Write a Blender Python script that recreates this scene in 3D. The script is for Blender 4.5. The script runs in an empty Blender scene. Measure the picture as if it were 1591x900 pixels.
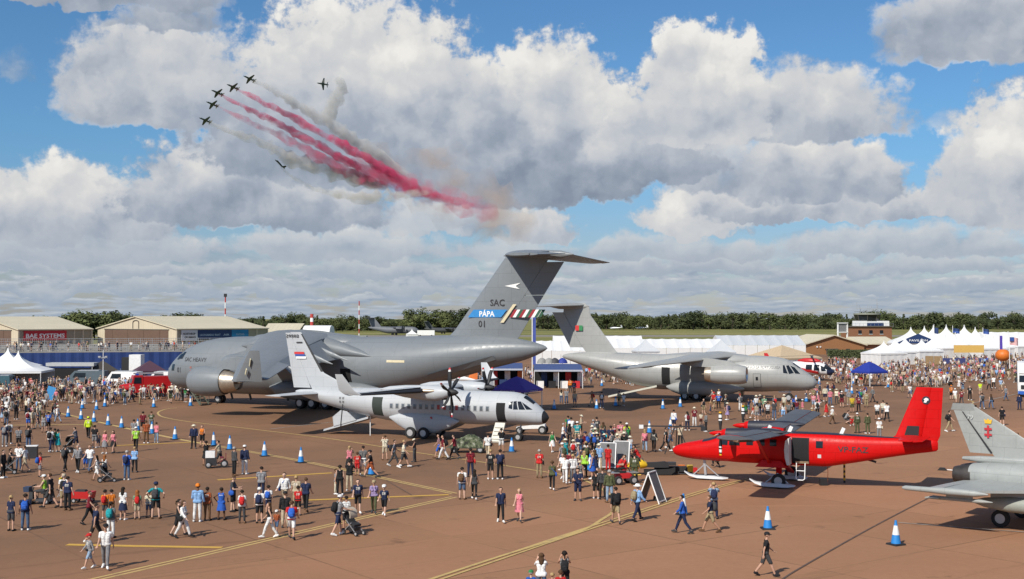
import bpy, bmesh, math, random, time
from mathutils import Vector, Matrix
import numpy as np
T0 = time.time()
R = math.radians
rnd = random.Random(7)
SC = bpy.context.scene
COL = SC.collection
# ------------------------------------------------------------------ camera, exposure
F = 1900.0          # focal length in photo pixels (1591 wide)
H = 9.9             # camera height above the apron
YH = 494.0          # photo row of the horizon
PITCH = math.atan((YH - 450.0) / F)
cam = bpy.data.cameras.new("camera")
cam.sensor_width = 36.0
cam.lens = 36.0 * F / 1591.0
cam.clip_start = 0.5
cam.clip_end = 20000
camo = bpy.data.objects.new("camera", cam)
COL.objects.link(camo)
camo.location = (0, 0, H)
camo.rotation_euler = (R(90) + PITCH, 0, 0)
SC.camera = camo
SC.view_settings.view_transform = 'Standard'
SC.view_settings.look = 'None'
SC.view_settings.exposure = 0.0
SC.view_settings.gamma = 1.0
SC.cycles.max_bounces = 6
SC.cycles.diffuse_bounces = 2
SC.cycles.glossy_bounces = 2
SC.cycles.transparent_max_bounces = 8
SC.cycles.volume_bounces = 2
SC.cycles.use_denoising = True
SC.cycles.volume_step_rate = 1.0

def G(px, py, z=0.0):
    """point of the place seen at photo pixel (px, py) on the level z"""
    dx = (px - 795.5) / F
    dz = (450.0 - py) / F
    c, s = math.cos(PITCH), math.sin(PITCH)
    d = Vector((dx, c - dz * s, s + dz * c))
    t = (z - H) / d.z
    return Vector((d.x * t, d.y * t, z))
def AT(px, py, dist):
    """point seen at photo pixel (px, py) at ground distance dist along the view axis"""
    dx = (px - 795.5) / F
    dz = (450.0 - py) / F
    c, s = math.cos(PITCH), math.sin(PITCH)
    d = Vector((dx, c - dz * s, s + dz * c))
    t = dist / d.y
    return Vector((d.x * t, dist, H + d.z * t))

# ------------------------------------------------------------------ sun
# light travels to the right and away from the camera
SUN_EL = R(41)
SUN_TO = Vector((-0.56, -0.83, 0)).normalized()      # horizontal direction towards the sun
sd = Vector((SUN_TO.x * math.cos(SUN_EL), SUN_TO.y * math.cos(SUN_EL), math.sin(SUN_EL)))
sun = bpy.data.lights.new("sun", 'SUN')
sun.energy = 5.0
sun.angle = R(0.5)
sun.color = (1.0, 0.94, 0.84)
suno = bpy.data.objects.new("sun", sun)
COL.objects.link(suno)
suno.rotation_euler = (-sd).to_track_quat('-Z', 'Y').to_euler()
suno.location = (0, 0, 60)

# ------------------------------------------------------------------ world: Nishita sky with cumulus
world = bpy.data.worlds.new("World")
SC.world = world
world.use_nodes = True
WN = world.node_tree.nodes
WL = world.node_tree.links
WN.clear()
class NG:
    """tiny expression helper over a node tree"""
    def __init__(s, tree):
        s.t = tree; s.n = tree.nodes; s.l = tree.links
    def put(s, sock, v):
        if isinstance(v, bpy.types.NodeSocket): s.l.new(v, sock)
        else: sock.default_value = v
    def m(s, op, a, b=None, c=None, clamp=False):
        n = s.n.new('ShaderNodeMath'); n.operation = op; n.use_clamp = clamp
        s.put(n.inputs[0], a)
        if b is not None: s.put(n.inputs[1], b)
        if c is not None: s.put(n.inputs[2], c)
        return n.outputs[0]
    def v(s, op, a, b=None, c=None):
        n = s.n.new('ShaderNodeVectorMath'); n.operation = op
        s.put(n.inputs[0], a)
        if b is not None: s.put(n.inputs[1], b)
        if c is not None: s.put(n.inputs[2], c)
        return n.outputs['Value'] if op in ('DOT_PRODUCT', 'LENGTH', 'DISTANCE') else n.outputs[0]
    def xyz(s, x, y, z=0.0):
        n = s.n.new('ShaderNodeCombineXYZ')
        s.put(n.inputs[0], x); s.put(n.inputs[1], y); s.put(n.inputs[2], z)
        return n.outputs[0]
    def sep(s, v):
        n = s.n.new('ShaderNodeSeparateXYZ'); s.put(n.inputs[0], v)
        return n.outputs
    def noise(s, vec, scale, detail=4, rough=0.5, lac=2.0, dist=0.0, color=False):
        n = s.n.new('ShaderNodeTexNoise'); s.put(n.inputs['Vector'], vec)
        n.inputs['Scale'].default_value = scale
        n.inputs['Detail'].default_value = detail
        n.inputs['Roughness'].default_value = rough
        n.inputs['Lacunarity'].default_value = lac
        n.inputs['Distortion'].default_value = dist
        return n.outputs['Color' if color else 'Fac']
    def ramp(s, fac, lo, hi, a=0.0, b=1.0, smooth=True):
        n = s.n.new('ShaderNodeMapRange')
        n.interpolation_type = 'SMOOTHSTEP' if smooth else 'LINEAR'
        s.put(n.inputs[0], fac)
        for i, x in enumerate((lo, hi, a, b)): s.put(n.inputs[i + 1], x)
        return n.outputs[0]
    def mix(s, fac, a, b):
        n = s.n.new('ShaderNodeMix'); n.data_type = 'RGBA'
        s.put(n.inputs[0], fac); s.put(n.inputs[6], a); s.put(n.inputs[7], b)
        return n.outputs[2]
    def cramp(s, fac, stops):
        n = s.n.new('ShaderNodeValToRGB'); s.put(n.inputs[0], fac)
        e = n.color_ramp.elements
        while len(e) < len(stops): e.new(0.5)
        for k, (p, c) in enumerate(stops):
            e[k].position = p; e[k].color = (*c, 1)
        return n.outputs[0]

def build_sky():
    g = NG(world.node_tree)
    sky = WN.new('ShaderNodeTexSky')
    sky.sky_type = 'NISHITA'
    sky.sun_disc = False
    sky.sun_elevation = SUN_EL
    sky.sun_rotation = math.atan2(SUN_TO.x, SUN_TO.y)
    sky.air_density = 1.0
    sky.dust_density = 0.35
    sky.ozone_density = 3.0
    tc = WN.new('ShaderNodeTexCoord')
    d = tc.outputs['Generated']
    x, y, z = g.sep(d)
    az = g.m('MULTIPLY', g.m('ARCTAN2', x, y), 57.2958)
    el = g.m('MULTIPLY', g.m('ARCSINE', z), 57.2958)
    elp = g.m('MAXIMUM', el, 0.0)
    # coordinates in which clouds shrink towards the horizon
    lg = g.m('LOGARITHM', g.m('ADD', elp, 2.2), 2.71828)
    k = g.m('DIVIDE', az, g.m('ADD', elp, 5.0))
    p = g.xyz(k, g.m('MULTIPLY', lg, 2.1), 0.0)
    # cauliflower relief: fractal cells, warped
    q0 = g.xyz(az, el, 0.0)
    wn = g.noise(q0, 0.55, 4, 0.6, color=True)
    wv = g.v('MULTIPLY', g.v('SUBTRACT', wn, (0.5, 0.5, 0.5)), (2.6, 1.9, 0.0))
    q = g.v('ADD', q0, wv)
    def puff(vec, scale, detail):
        n = WN.new('ShaderNodeTexVoronoi'); n.voronoi_dimensions = '2D'; n.feature = 'SMOOTH_F1'; n.normalize = True
        g.put(n.inputs['Vector'], vec); n.inputs['Scale'].default_value = scale
        n.inputs['Detail'].default_value = detail; n.inputs['Roughness'].default_value = 0.52
        n.inputs['Lacunarity'].default_value = 2.1; n.inputs['Smoothness'].default_value = 0.25
        return g.m('SUBTRACT', 1.0, n.outputs['Distance'])
    wq = g.noise(q0, 1.5, 5, 0.62, color=True)
    qp = g.v('ADD', q0, g.v('MULTIPLY', g.v('SUBTRACT', wq, (0.5, 0.5, 0.5)), (1.3, 1.0, 0.0)))
    f1 = puff(qp, 0.33, 3)
    f1b = puff(g.v('ADD', qp, (-0.5, 0.66, 0.0)), 0.33, 2)
    f2 = g.noise(q0, 1.3, 7, 0.62)
    big = g.noise(q0, 0.30, 3, 0.5)
    slope = g.m('SUBTRACT', f1, f1b)
    # clouds near the horizon lie in flat rows
    qs = g.xyz(g.m('MULTIPLY', az, 0.40), g.m('MULTIPLY', g.m('LOGARITHM', g.m('ADD', elp, 1.1), 2.71828), 4.4), 3.0)
    r1 = g.noise(qs, 1.15, 8, 0.58)
    r1b = g.noise(g.v('ADD', qs, (-0.07, 0.26, 0.0)), 1.15, 4, 0.5)
    # everything outside the placed clouds: the same kind of broken cumulus
    n1 = g.noise(p, 2.3, 9, 0.57)
    n1b = g.noise(g.v('ADD', p, (-0.10, 0.16, 0.0)), 2.3, 4, 0.5)
    highm = g.ramp(el, 14.5, 19.0)
    aside = g.ramp(g.m('ABSOLUTE', az), 23.0, 30.0)
    free = g.m('MAXIMUM', highm, aside)
    near = g.m('SUBTRACT', 1.0, free)
    # base layer: free field + horizon rows
    lowm = g.ramp(el, 1.8, 3.6, 1.0, 0.0)
    A = g.m('MULTIPLY', free, g.ramp(n1, 0.53, 0.63))
    Bv = g.m('ADD', g.m('MULTIPLY', g.m('SUBTRACT', n1, n1b), 2.6), 0.55)
    ar = g.m('MULTIPLY', g.ramp(r1, 0.38, 0.52), lowm)
    br = g.m('ADD', g.m('MULTIPLY', g.m('SUBTRACT', r1, r1b), 2.4), 0.56)
    Bv = g.m('ADD', g.m('MULTIPLY', Bv, g.m('SUBTRACT', 1.0, ar)), g.m('MULTIPLY', br, ar))
    A = g.m('MAXIMUM', A, ar)
    # clouds of the photograph, far ones first: centre, base row, half width, height, top and base brightness, softness, cover
    B = [(x_, y_, w_, h_, .74, .40, .2, .9) for x_, y_, w_, h_ in ((60, 462, 120, 20), (250, 455, 140, 24), (430, 460, 120, 20), (620, 456, 130, 24), (980, 458, 120, 22), (1170, 452, 150, 26), (1360, 458, 120, 22), (1540, 454, 110, 24), (180, 432, 120, 30), (350, 436, 100, 28), (560, 428, 130, 32), (700, 438, 80, 24), (960, 430, 110, 30), (1110, 420, 110, 32), (1290, 428, 130, 30), (1480, 424, 120, 32), (30, 425, 90, 30))] + [(130, 405, 230, 62, .72, .42, .22, .9), (520, 398, 240, 60, .74, .42, .22, .9), (760, 400, 140, 40, .7, .5, .25, .8),
         (1050, 400, 240, 42, .66, .42, .25, .85), (1400, 395, 260, 50, .70, .40, .22, .9),
         (845, 366, 72, 66, .85, .42, .14, 1.), (690, 350, 160, 70, .80, .5, .2, .9), (1075, 352, 105, 84, .86, .62, .14, 1.),
         (1300, 338, 250, 62, .84, .34, .14, 1.), (90, 368, 200, 120, .86, .42, .12, 1.), (1585, 332, 140, 190, .90, .48, .12, 1.),
         (400, 334, 240, 148, .88, .22, .12, 1.), (1262, 303, 165, 98, .88, .34, .12, 1.),
         (1140, 292, 140, 90, .62, .36, .2, .9), (830, 278, 250, 235, .84, .16, .10, 1.), (1010, 272, 130, 110, .70, .20, .14, 1.),
         (1245, 208, 190, 120, .74, .36, .16, 1.), (1090, 200, 125, 178, .96, .55, .09, 1.), (560, 244, 285, 270, .88, .24, .10, 1.),
         (245, 182, 190, 160, .66, .36, .16, 1.), (1540, 98, 180, 150, .60, .28, .18, 1.), (262, 56, 110, 50, .34, .18, .25, .9),
         (120, 24, 260, 60, .38, .20, .2, 1.), (135, 178, 60, 60, .72, .6, .5, .35), (20, 150, 40, 50, .7, .5, .4, .5), (1472, 218, 40, 34, .8, .66, .4, .5)]
    for (cx, by, hw, hh, bt, bo, so, wt) in B:
        ca = math.degrees(math.atan((cx - 795.5) / F)); ra = math.degrees(hw / F)
        eb = math.degrees(math.atan((YH - by) / F)); re = math.degrees(hh / F)
        u = g.v('MULTIPLY_ADD', q, (1 / ra, 1 / re, 0.0), (-ca / ra, -eb / re, 0.0))
        ux, uy, _ = g.sep(u)
        # flat base: falls off fast below 0, slow above
        vy = g.m('MAXIMUM', g.m('MULTIPLY', uy, -5.0), g.m('MULTIPLY', uy, 0.98))
        r2 = g.m('MULTIPLY_ADD', vy, vy, g.m('MULTIPLY', ux, ux))
        rel = min(1.0, 0.40 + 26.0 / hh)
        de = g.m('MULTIPLY_ADD', f1, 1.5 * rel, g.m('SUBTRACT', 1.0 - 0.86 * 1.5 * rel, r2))
        de = g.m('MULTIPLY_ADD', g.m('SUBTRACT', f2, 0.5), 0.9, de)
        a = g.m('MULTIPLY', g.ramp(de, -.05, so * 2.3), wt)
        b = g.ramp(g.m('MULTIPLY_ADD', g.m('SUBTRACT', big, 0.5), 0.9, uy), 0.0, 0.75, bo, bt)
        A = g.m('MULTIPLY_ADD', g.m('MULTIPLY', a, near), g.m('SUBTRACT', 1.0, A), A)
        Bv = g.m('MULTIPLY_ADD', a, g.m('SUBTRACT', b, Bv), Bv)
    bb = g.m('ADD', Bv, g.m('MULTIPLY', g.m('MULTIPLY', slope, near), g.ramp(el, 1.5, 5.0, 0.15, 0.8)))
    bb = g.m('ADD', bb, g.m('MULTIPLY', g.m('SUBTRACT', f2, 0.5), 0.12))
    cc = g.cramp(bb, [(0.0, (.235, .285, .365)), (0.28, (.36, .41, .49)), (0.50, (.52, .55, .60)), (0.76, (.66, .665, .67)), (1.0, (.86, .84, .80))])
    # far clouds take the colour of the air in front of them
    hz = g.ramp(el, 0.0, 5.0, 0.62, 0.0)
    cc = g.mix(hz, cc, (.28, .365, .47, 1))
    cs = WN.new('ShaderNodeVectorMath'); cs.operation = 'SCALE'
    g.l.new(cc, cs.inputs[0]); cs.inputs['Scale'].default_value = 10.0
    # the camera's deep blue
    skyc = WN.new('ShaderNodeVectorMath'); skyc.operation = 'MULTIPLY'
    g.l.new(sky.outputs[0], skyc.inputs[0])
    g.l.new(g.mix(g.ramp(el, 0.0, 9.0), (.62, .64, .80, 1), (0.52, 0.80, 1.0, 1)), skyc.inputs[1])
    up = g.ramp(el, -1.0, 0.0)
    fin = g.mix(g.m('MULTIPLY', A, up), skyc.outputs[0], cs.outputs[0])
    bg = WN.new('ShaderNodeBackground')
    g.l.new(fin, bg.inputs[0]); bg.inputs[1].default_value = 0.1
    out = WN.new('ShaderNodeOutputWorld')
    g.l.new(bg.outputs[0], out.inputs[0])
build_sky()
# ------------------------------------------------------------------ materials
MATS = {}
def mat(name, col, rough=0.6, metal=0.0, var=0.12, scale=3.0, spec=0.5, coat=0.0, lines=None, alpha=None, bump=0.0, emit=None):
    """paint / cloth / metal with procedural wear; lines = (width, height) of panel seams in metres"""
    if name in MATS: return MATS[name]
    m = bpy.data.materials.new(name); m.use_nodes = True
    g = NG(m.node_tree)
    b = m.node_tree.nodes['Principled BSDF']
    tc = m.node_tree.nodes.new('ShaderNodeTexCoord')
    co = tc.outputs['Object']
    n = g.noise(co, scale, 6, 0.62)
    n2 = g.noise(co, scale * 9, 3, 0.5)
    f = g.m('ADD', g.m('MULTIPLY', n, 0.75), g.m('MULTIPLY', n2, 0.25))
    lo = [max(0, c * (1 - var)) for c in col]; hi = [min(1, c * (1 + var)) for c in col]
    c = g.cramp(f, [(0.32, lo), (0.68, hi)])
    if lines:
        x, y, z = g.sep(co)
        bt = m.node_tree.nodes.new('ShaderNodeTexBrick')
        g.l.new(g.xyz(x, z, 0.0), bt.inputs['Vector'])
        bt.inputs['Scale'].default_value = 1.0
        bt.inputs['Brick Width'].default_value = lines[0]; bt.inputs['Row Height'].default_value = lines[1]
        bt.inputs['Mortar Size'].default_value = lines[2] if len(lines) > 2 else 0.012
        bt.inputs['Mortar Smooth'].default_value = 0.2
        bt.inputs['Color1'].default_value = (1, 1, 1, 1); bt.inputs['Color2'].default_value = (.965, .965, .965, 1)
        bt.inputs['Mortar'].default_value = (.64, .64, .64, 1)
        mx = m.node_tree.nodes.new('ShaderNodeMix'); mx.data_type = 'RGBA'; mx.blend_type = 'MULTIPLY'
        mx.inputs[0].default_value = 1.0
        g.l.new(c, mx.inputs[6]); g.l.new(bt.outputs[0], mx.inputs[7]); c = mx.outputs[2]
    g.l.new(c, b.inputs['Base Color'])
    g.l.new(g.ramp(n2, 0.3, 0.7, max(0.02, rough - 0.06), min(1, rough + 0.08)), b.inputs['Roughness'])
    b.inputs['Metallic'].default_value = metal
    b.inputs['Specular IOR Level'].default_value = spec
    b.inputs['Coat Weight'].default_value = coat
    if alpha is not None: b.inputs['Alpha'].default_value = alpha
    if bump:
        bp = m.node_tree.nodes.new('ShaderNodeBump'); bp.inputs['Strength'].default_value = bump
        g.l.new(n2, bp.inputs['Height']); g.l.new(bp.outputs[0], b.inputs['Normal'])
    if emit:
        b.inputs['Emission Color'].default_value = (*emit[0], 1); b.inputs['Emission Strength'].default_value = emit[1]
    MATS[name] = m
    return m
def colmat(name, rough=0.8, var=0.10, scale=14.0):
    """cloth / skin / hair that takes its colour from the object"""
    if name in MATS: return MATS[name]
    m = bpy.data.materials.new(name); m.use_nodes = True
    g = NG(m.node_tree); b = m.node_tree.nodes['Principled BSDF']
    oi = m.node_tree.nodes.new('ShaderNodeObjectInfo')
    tc = m.node_tree.nodes.new('ShaderNodeTexCoord')
    n = g.noise(tc.outputs['Object'], scale, 3, 0.6)
    k = g.ramp(n, 0.3, 0.7, 1 - var, 1 + var)
    mu = m.node_tree.nodes.new('ShaderNodeVectorMath'); mu.operation = 'SCALE'
    g.l.new(oi.outputs['Color'], mu.inputs[0]); g.l.new(k, mu.inputs['Scale'])
    g.l.new(mu.outputs[0], b.inputs['Base Color'])
    if name == 'dyed_cloth':
        bp = m.node_tree.nodes.new('ShaderNodeBump'); bp.inputs['Strength'].default_value = .7; bp.inputs['Distance'].default_value = .05
        g.l.new(g.noise(tc.outputs['Object'], 8.5, 3, .55), bp.inputs['Height']); g.l.new(bp.outputs[0], b.inputs['Normal'])
    if name == 'dyed_cloth':       # striped or printed tops are marked by the alpha of the object colour
        x, y, z = g.sep(tc.outputs['Object']); al = oi.outputs['Alpha']
        st = g.m('MULTIPLY', g.m('GREATER_THAN', g.m('SINE', g.m('MULTIPLY', z, 105.0)), .1), g.m('MULTIPLY', g.m('LESS_THAN', al, .4), .55))
        pr = g.m('MULTIPLY', g.m('LESS_THAN', g.m('ABSOLUTE', x), .095), g.m('LESS_THAN', g.m('ABSOLUTE', g.m('SUBTRACT', z, 1.30)), .075))
        pr = g.m('MULTIPLY', pr, g.m('MULTIPLY', g.m('GREATER_THAN', al, .4), g.m('LESS_THAN', al, .6)))
        pr = g.m('MULTIPLY', pr, g.ramp(g.noise(tc.outputs['Object'], 26, 2, .5), .45, .5, .15, .85))
        tone = g.mix(st, mu.outputs[0], (.5, .5, .49, 1)); tone = g.mix(pr, tone, (.6, .58, .52, 1))
        g.l.new(tone, b.inputs['Base Color'])
    b.inputs['Roughness'].default_value = rough
    b.inputs['Specular IOR Level'].default_value = 0.25
    MATS[name] = m
    return m
# ------------------------------------------------------------------ mesh collector
class MB:
    def __init__(s): s.v = []; s.f = []; s.m = []; s.sm = []
    def add(s, vs, fs, mi=0, smooth=False):
        o = len(s.v); s.v.extend([tuple(v) for v in vs])
        for f in fs:
            s.f.append(tuple(i + o for i in f)); s.m.append(mi); s.sm.append(smooth)
        return s
    def box(s, c, size, rz=0.0, mi=0, rx=0.0, ry=0.0, taper=1.0):
        x, y, z = [k / 2 for k in size]
        M = Matrix.Translation(Vector(c)) @ Matrix.Rotation(rz, 4, 'Z') @ Matrix.Rotation(ry, 4, 'Y') @ Matrix.Rotation(rx, 4, 'X')
        P = []
        for dz in (-1, 1):
            t = taper if dz > 0 else 1.0
            for dx, dy in ((-1, -1), (1, -1), (1, 1), (-1, 1)):
                P.append(M @ Vector((dx * x * t, dy * y * t, dz * z)))
        return s.add(P, [(3, 2, 1, 0), (4, 5, 6, 7), (0, 1, 5, 4), (1, 2, 6, 5), (2, 3, 7, 6), (3, 0, 4, 7)], mi)
    def bar(s, a, b, w, h=None, mi=0):
        h = h or w
        a = Vector(a); b = Vector(b); d = (b - a); L = d.length
        if L < 1e-6: return s
        q = d.to_track_quat('X', 'Z').to_matrix()
        P = []
        for t in (0, L):
            for dy, dz in ((-1, -1), (1, -1), (1, 1), (-1, 1)):
                P.append(a + q @ Vector((t, dy * w / 2, dz * h / 2)))
        return s.add(P, [(3, 2, 1, 0), (4, 5, 6, 7), (0, 1, 5, 4), (1, 2, 6, 5), (2, 3, 7, 6), (3, 0, 4, 7)], mi)
    def tube(s, pts, rad, n=8, mi=0, cap=True):
        pts = [Vector(p) for p in pts]
        if not hasattr(rad, '__len__'): rad = [rad] * len(pts)
        rings = []
        for i, p in enumerate(pts):
            d = (pts[min(i + 1, len(pts) - 1)] - pts[max(i - 1, 0)]).normalized()
            up = Vector((0, 0, 1)) if abs(d.z) < 0.95 else Vector((1, 0, 0))
            a = d.cross(up).normalized(); b = d.cross(a).normalized()
            rings.append([p + (a * math.cos(t) + b * math.sin(t)) * rad[i] for t in [2 * math.pi * k / n for k in range(n)]])
        return s.rings(rings, mi, cap)
    def rings(s, rings, mi=0, cap=True, smooth=True, closed=True):
        n = len(rings[0]); V = [v for r in rings for v in r]; Fc = []
        for i in range(len(rings) - 1):
            for k in range(n if closed else n - 1):
                k2 = (k + 1) % n
                Fc.append((i * n + k, i * n + k2, (i + 1) * n + k2, (i + 1) * n + k))
        s.add(V, Fc, mi, smooth)
        if cap:
            s.add(rings[0], [tuple(range(n))[::-1]], mi); s.add(rings[-1], [tuple(range(n))], mi)
        return s
    def disc(s, c, r, axis='x', n=20, mi=0, r2=None):
        c = Vector(c); P = []
        for k in range(n):
            a = 2 * math.pi * k / n
            u, w = r * math.cos(a), (r2 or r) * math.sin(a)
            P.append(c + (Vector((0, u, w)) if axis == 'x' else Vector((u, 0, w)) if axis == 'y' else Vector((u, w, 0))))
        return s.add(P, [tuple(range(n))], mi)
    def cyl(s, c, r, L, axis='z', n=16, mi=0, r2=None):
        c = Vector(c); d = {'x': Vector((1, 0, 0)), 'y': Vector((0, 1, 0)), 'z': Vector((0, 0, 1))}[axis]
        return s.tube([c - d * L / 2, c + d * L / 2], [r, r if r2 is None else r2], n, mi)
    def ball(s, c, r, n=12, mi=0, sc=(1, 1, 1)):
        c = Vector(c); rings = []
        for i in range(1, n // 2):
            t = math.pi * i / (n // 2)
            rings.append([c + Vector((r * math.sin(t) * math.cos(2 * math.pi * k / n) * sc[0], r * math.sin(t) * math.sin(2 * math.pi * k / n) * sc[1], -r * math.cos(t) * sc[2])) for k in range(n)])
        return s.rings(rings, mi, True)
    def quad(s, a, b, c, d, mi=0): return s.add([a, b, c, d], [(0, 1, 2, 3)], mi)
    def prism(s, poly, y0, y1, mi=0, fn=None):
        """polygon of (x, z) extruded along y"""
        n = len(poly); fn = fn or (lambda x, y, z: (x, y, z))
        P = [fn(x, y0, z) for x, z in poly] + [fn(x, y1, z) for x, z in poly]
        Fc = [tuple(range(n)), tuple(range(2 * n - 1, n - 1, -1))] + [(i, i + n, (i + 1) % n + n, (i + 1) % n) for i in range(n)]
        return s.add(P, Fc, mi)
    def mesh(s, name, mats):
        me = bpy.data.meshes.new(name)
        me.from_pydata(s.v, [], s.f)
        for m in (mats if isinstance(mats, (list, tuple)) else [mats]): me.materials.append(m)
        me.polygons.foreach_set('material_index', s.m)
        me.polygons.foreach_set('use_smooth', s.sm)
        me.update()
        return me
    def obj(s, name, mats, parent=None, fix=True, sharp=0.6):
        me = s.mesh(name, mats)
        if fix:
            bm = bmesh.new(); bm.from_mesh(me)
            bmesh.ops.remove_doubles(bm, verts=bm.verts, dist=1e-4)
            bmesh.ops.recalc_face_normals(bm, faces=bm.faces)
            bm.to_mesh(me); bm.free()
        if any(s.sm):
            try: me.set_sharp_from_angle(angle=sharp)
            except Exception: pass
        o = bpy.data.objects.new(name, me); COL.objects.link(o)
        if parent: o.parent = parent
        return o
def root(name, label, cat, loc=(0, 0, 0), rz=0.0, group=None):
    o = bpy.data.objects.new(name, None); COL.objects.link(o)
    o.empty_display_size = 0.5
    o.location = loc; o.rotation_euler = (0, 0, rz)
    return tag(o, label, cat, group)
def tag(o, label, cat, group=None):
    o['label'] = label; o['category'] = cat
    if group: o['group'] = group
    return o
def struct(o): o['kind'] = 'structure'; return o
def stuff(o, label=None, cat=None):
    o['kind'] = 'stuff'
    if label: o['label'] = label
    if cat: o['category'] = cat
    return o
KIDS = {}
def dup(r, loc=None, rz=None, label=None, group=None, scale=None):
    c = r.copy(); COL.objects.link(c)
    if loc is not None: c.location = loc
    if rz is not None: c.rotation_euler = (0, 0, rz)
    if scale is not None: c.scale = scale if hasattr(scale, '__len__') else (scale,) * 3
    if label: c['label'] = label
    if group: c['group'] = group
    if r.name not in KIDS: KIDS[r.name] = list(r.children)
    def kids(a, b):
        for ch in (KIDS[a.name] if a.name in KIDS else a.children):
            d = ch.copy(); COL.objects.link(d); d.parent = b
            d.matrix_parent_inverse = ch.matrix_parent_inverse.copy()
            KIDS[d.name] = []
            if ch.children: kids(ch, d)
    kids(r, c)
    KIDS.pop(r.name, None)
    return c
# ------------------------------------------------------------------ lettering
_txt = {}
def text_mesh(body, size, bold=0.0, sx=1.0):
    """verts (x right, y up) and triangles of a line of lettering, origin at lower left"""
    key = (body, size, bold, sx)
    if key in _txt: return _txt[key]
    cu = bpy.data.curves.new("lettering", 'FONT'); cu.body = body; cu.size = size; cu.resolution_u = 2; cu.offset = bold
    o = bpy.data.objects.new("lettering", cu); COL.objects.link(o)
    bpy.context.view_layer.update()
    me = bpy.data.meshes.new_from_object(o.evaluated_get(bpy.context.evaluated_depsgraph_get()))
    bpy.data.objects.remove(o)
    V = [(v.co.x * sx, v.co.y) for v in me.vertices]; Fc = [tuple(p.vertices) for p in me.polygons]
    if V:
        x0 = min(v[0] for v in V); V = [(x - x0, y) for x, y in V]
    _txt[key] = (V, Fc)
    return _txt[key]
def lettering(mb, body, size, fn, bold=0.0, sx=1.0, mi=0, center=False, width=None):
    V, Fc = text_mesh(body, size, bold, sx)
    w = max(v[0] for v in V)
    k = width / w if width else 1.0
    c = w * k / 2 if center else 0.0
    mb.add([fn(x * k - c, y) for x, y in V], Fc, mi)
# ------------------------------------------------------------------ aircraft bodies (local frame: nose at x = 0, tail towards -x, y to port, z up)
class Body:
    """stations: (s, zc, half width, top, bottom, power)"""
    def __init__(b, st):
        b.s = np.array([t[0] for t in st], float)
        b.c = np.array([t[1:] if len(t) == 6 else (*t[1:], 2.0) for t in st], float)
        # monotone cubic tangents
        h = np.diff(b.s)[:, None]; d = np.diff(b.c, axis=0) / h
        m = np.zeros_like(b.c); m[0] = d[0]; m[-1] = d[-1]
        for i in range(1, len(b.s) - 1):
            for j in range(b.c.shape[1]):
                if d[i - 1, j] * d[i, j] > 0:
                    w1 = 2 * h[i, 0] + h[i - 1, 0]; w2 = h[i, 0] + 2 * h[i - 1, 0]
                    m[i, j] = (w1 + w2) / (w1 / d[i - 1, j] + w2 / d[i, j])
        b.mt = m
    def at(b, s):
        s = min(max(s, b.s[0]), b.s[-1]); i = min(max(int(np.searchsorted(b.s, s)) - 1, 0), len(b.s) - 2)
        h = b.s[i + 1] - b.s[i]; t = (s - b.s[i]) / h
        return ((2 * t**3 - 3 * t**2 + 1) * b.c[i] + (t**3 - 2 * t**2 + t) * h * b.mt[i] + (-2 * t**3 + 3 * t**2) * b.c[i + 1] + (t**3 - t**2) * h * b.mt[i + 1])
    def pt(b, s, th, off=0.0):
        """th in degrees: 0 port side, 90 top, 180 starboard, 270 keel"""
        zc, a, bt, bb, p = b.at(s)
        c, sn = math.cos(R(th)), math.sin(R(th))
        e = 2.0 / p
        y = (a + off) * math.copysign(abs(c) ** e, c)
        z = zc + ((bt if sn > 0 else bb) + off) * math.copysign(abs(sn) ** e, sn)
        return Vector((-s, y, z))
    def side(b, s, z, sg, off=0.0):
        """point of the skin at station s and height z on side sg"""
        zc, a, bt, bb, p = b.at(s)
        k = (z - zc) / (bt if z > zc else bb)
        k = min(max(k, -0.999), 0.999)
        y = a * (1 - abs(k) ** p) ** (1 / p)
        return Vector((-s, sg * (y + off), z))
    def loft(b, mb, n=32, step=0.6, mi=0, s0=None, s1=None):
        s0 = b.s[0] if s0 is None else s0; s1 = b.s[-1] if s1 is None else s1
        ss = sorted(set([round(float(x), 3) for x in np.arange(s0, s1, step)] + [round(float(x), 3) for x in b.s if s0 <= x <= s1] + [s1]))
        mb.rings([[b.pt(s, 360.0 * k / n) for k in range(n)] for s in ss], mi, True)
    def patch(b, mb, quad, sg, off=0.02, n=(3, 4), mi=0, deep=0.03):
        """panel on the skin: corners (s, z) lower front, lower rear, upper rear, upper front"""
        (a, c_, d, e) = quad; nu, nv = n; P = []
        nv = max(nv, int(abs(d[1] - a[1]) / .11) + 1) if nv > 1 else nv
        for lay in (off, off - deep):
            for j in range(nv + 1):
                v = j / nv
                for i in range(nu + 1):
                    u = i / nu
                    s = (a[0] * (1 - u) + c_[0] * u) * (1 - v) + (e[0] * (1 - u) + d[0] * u) * v
                    z = (a[1] * (1 - u) + c_[1] * u) * (1 - v) + (e[1] * (1 - u) + d[1] * u) * v
                    P.append(b.side(s, z, sg, lay))
        w = nu + 1; Fc = []; N = w * (nv + 1)
        for j in range(nv):
            for i in range(nu): Fc.append((j * w + i, j * w + i + 1, (j + 1) * w + i + 1, (j + 1) * w + i))
        rim = [i for i in range(nu)] + [j * w + nu for j in range(nv)] + [nv * w + i for i in range(nu, 0, -1)] + [j * w for j in range(nv, 0, -1)]
        for k in range(len(rim)):
            p, q = rim[k], rim[(k + 1) % len(rim)]
            Fc.append((p, q, q + N, p + N))
        mb.add(P, Fc, mi, False)
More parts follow.
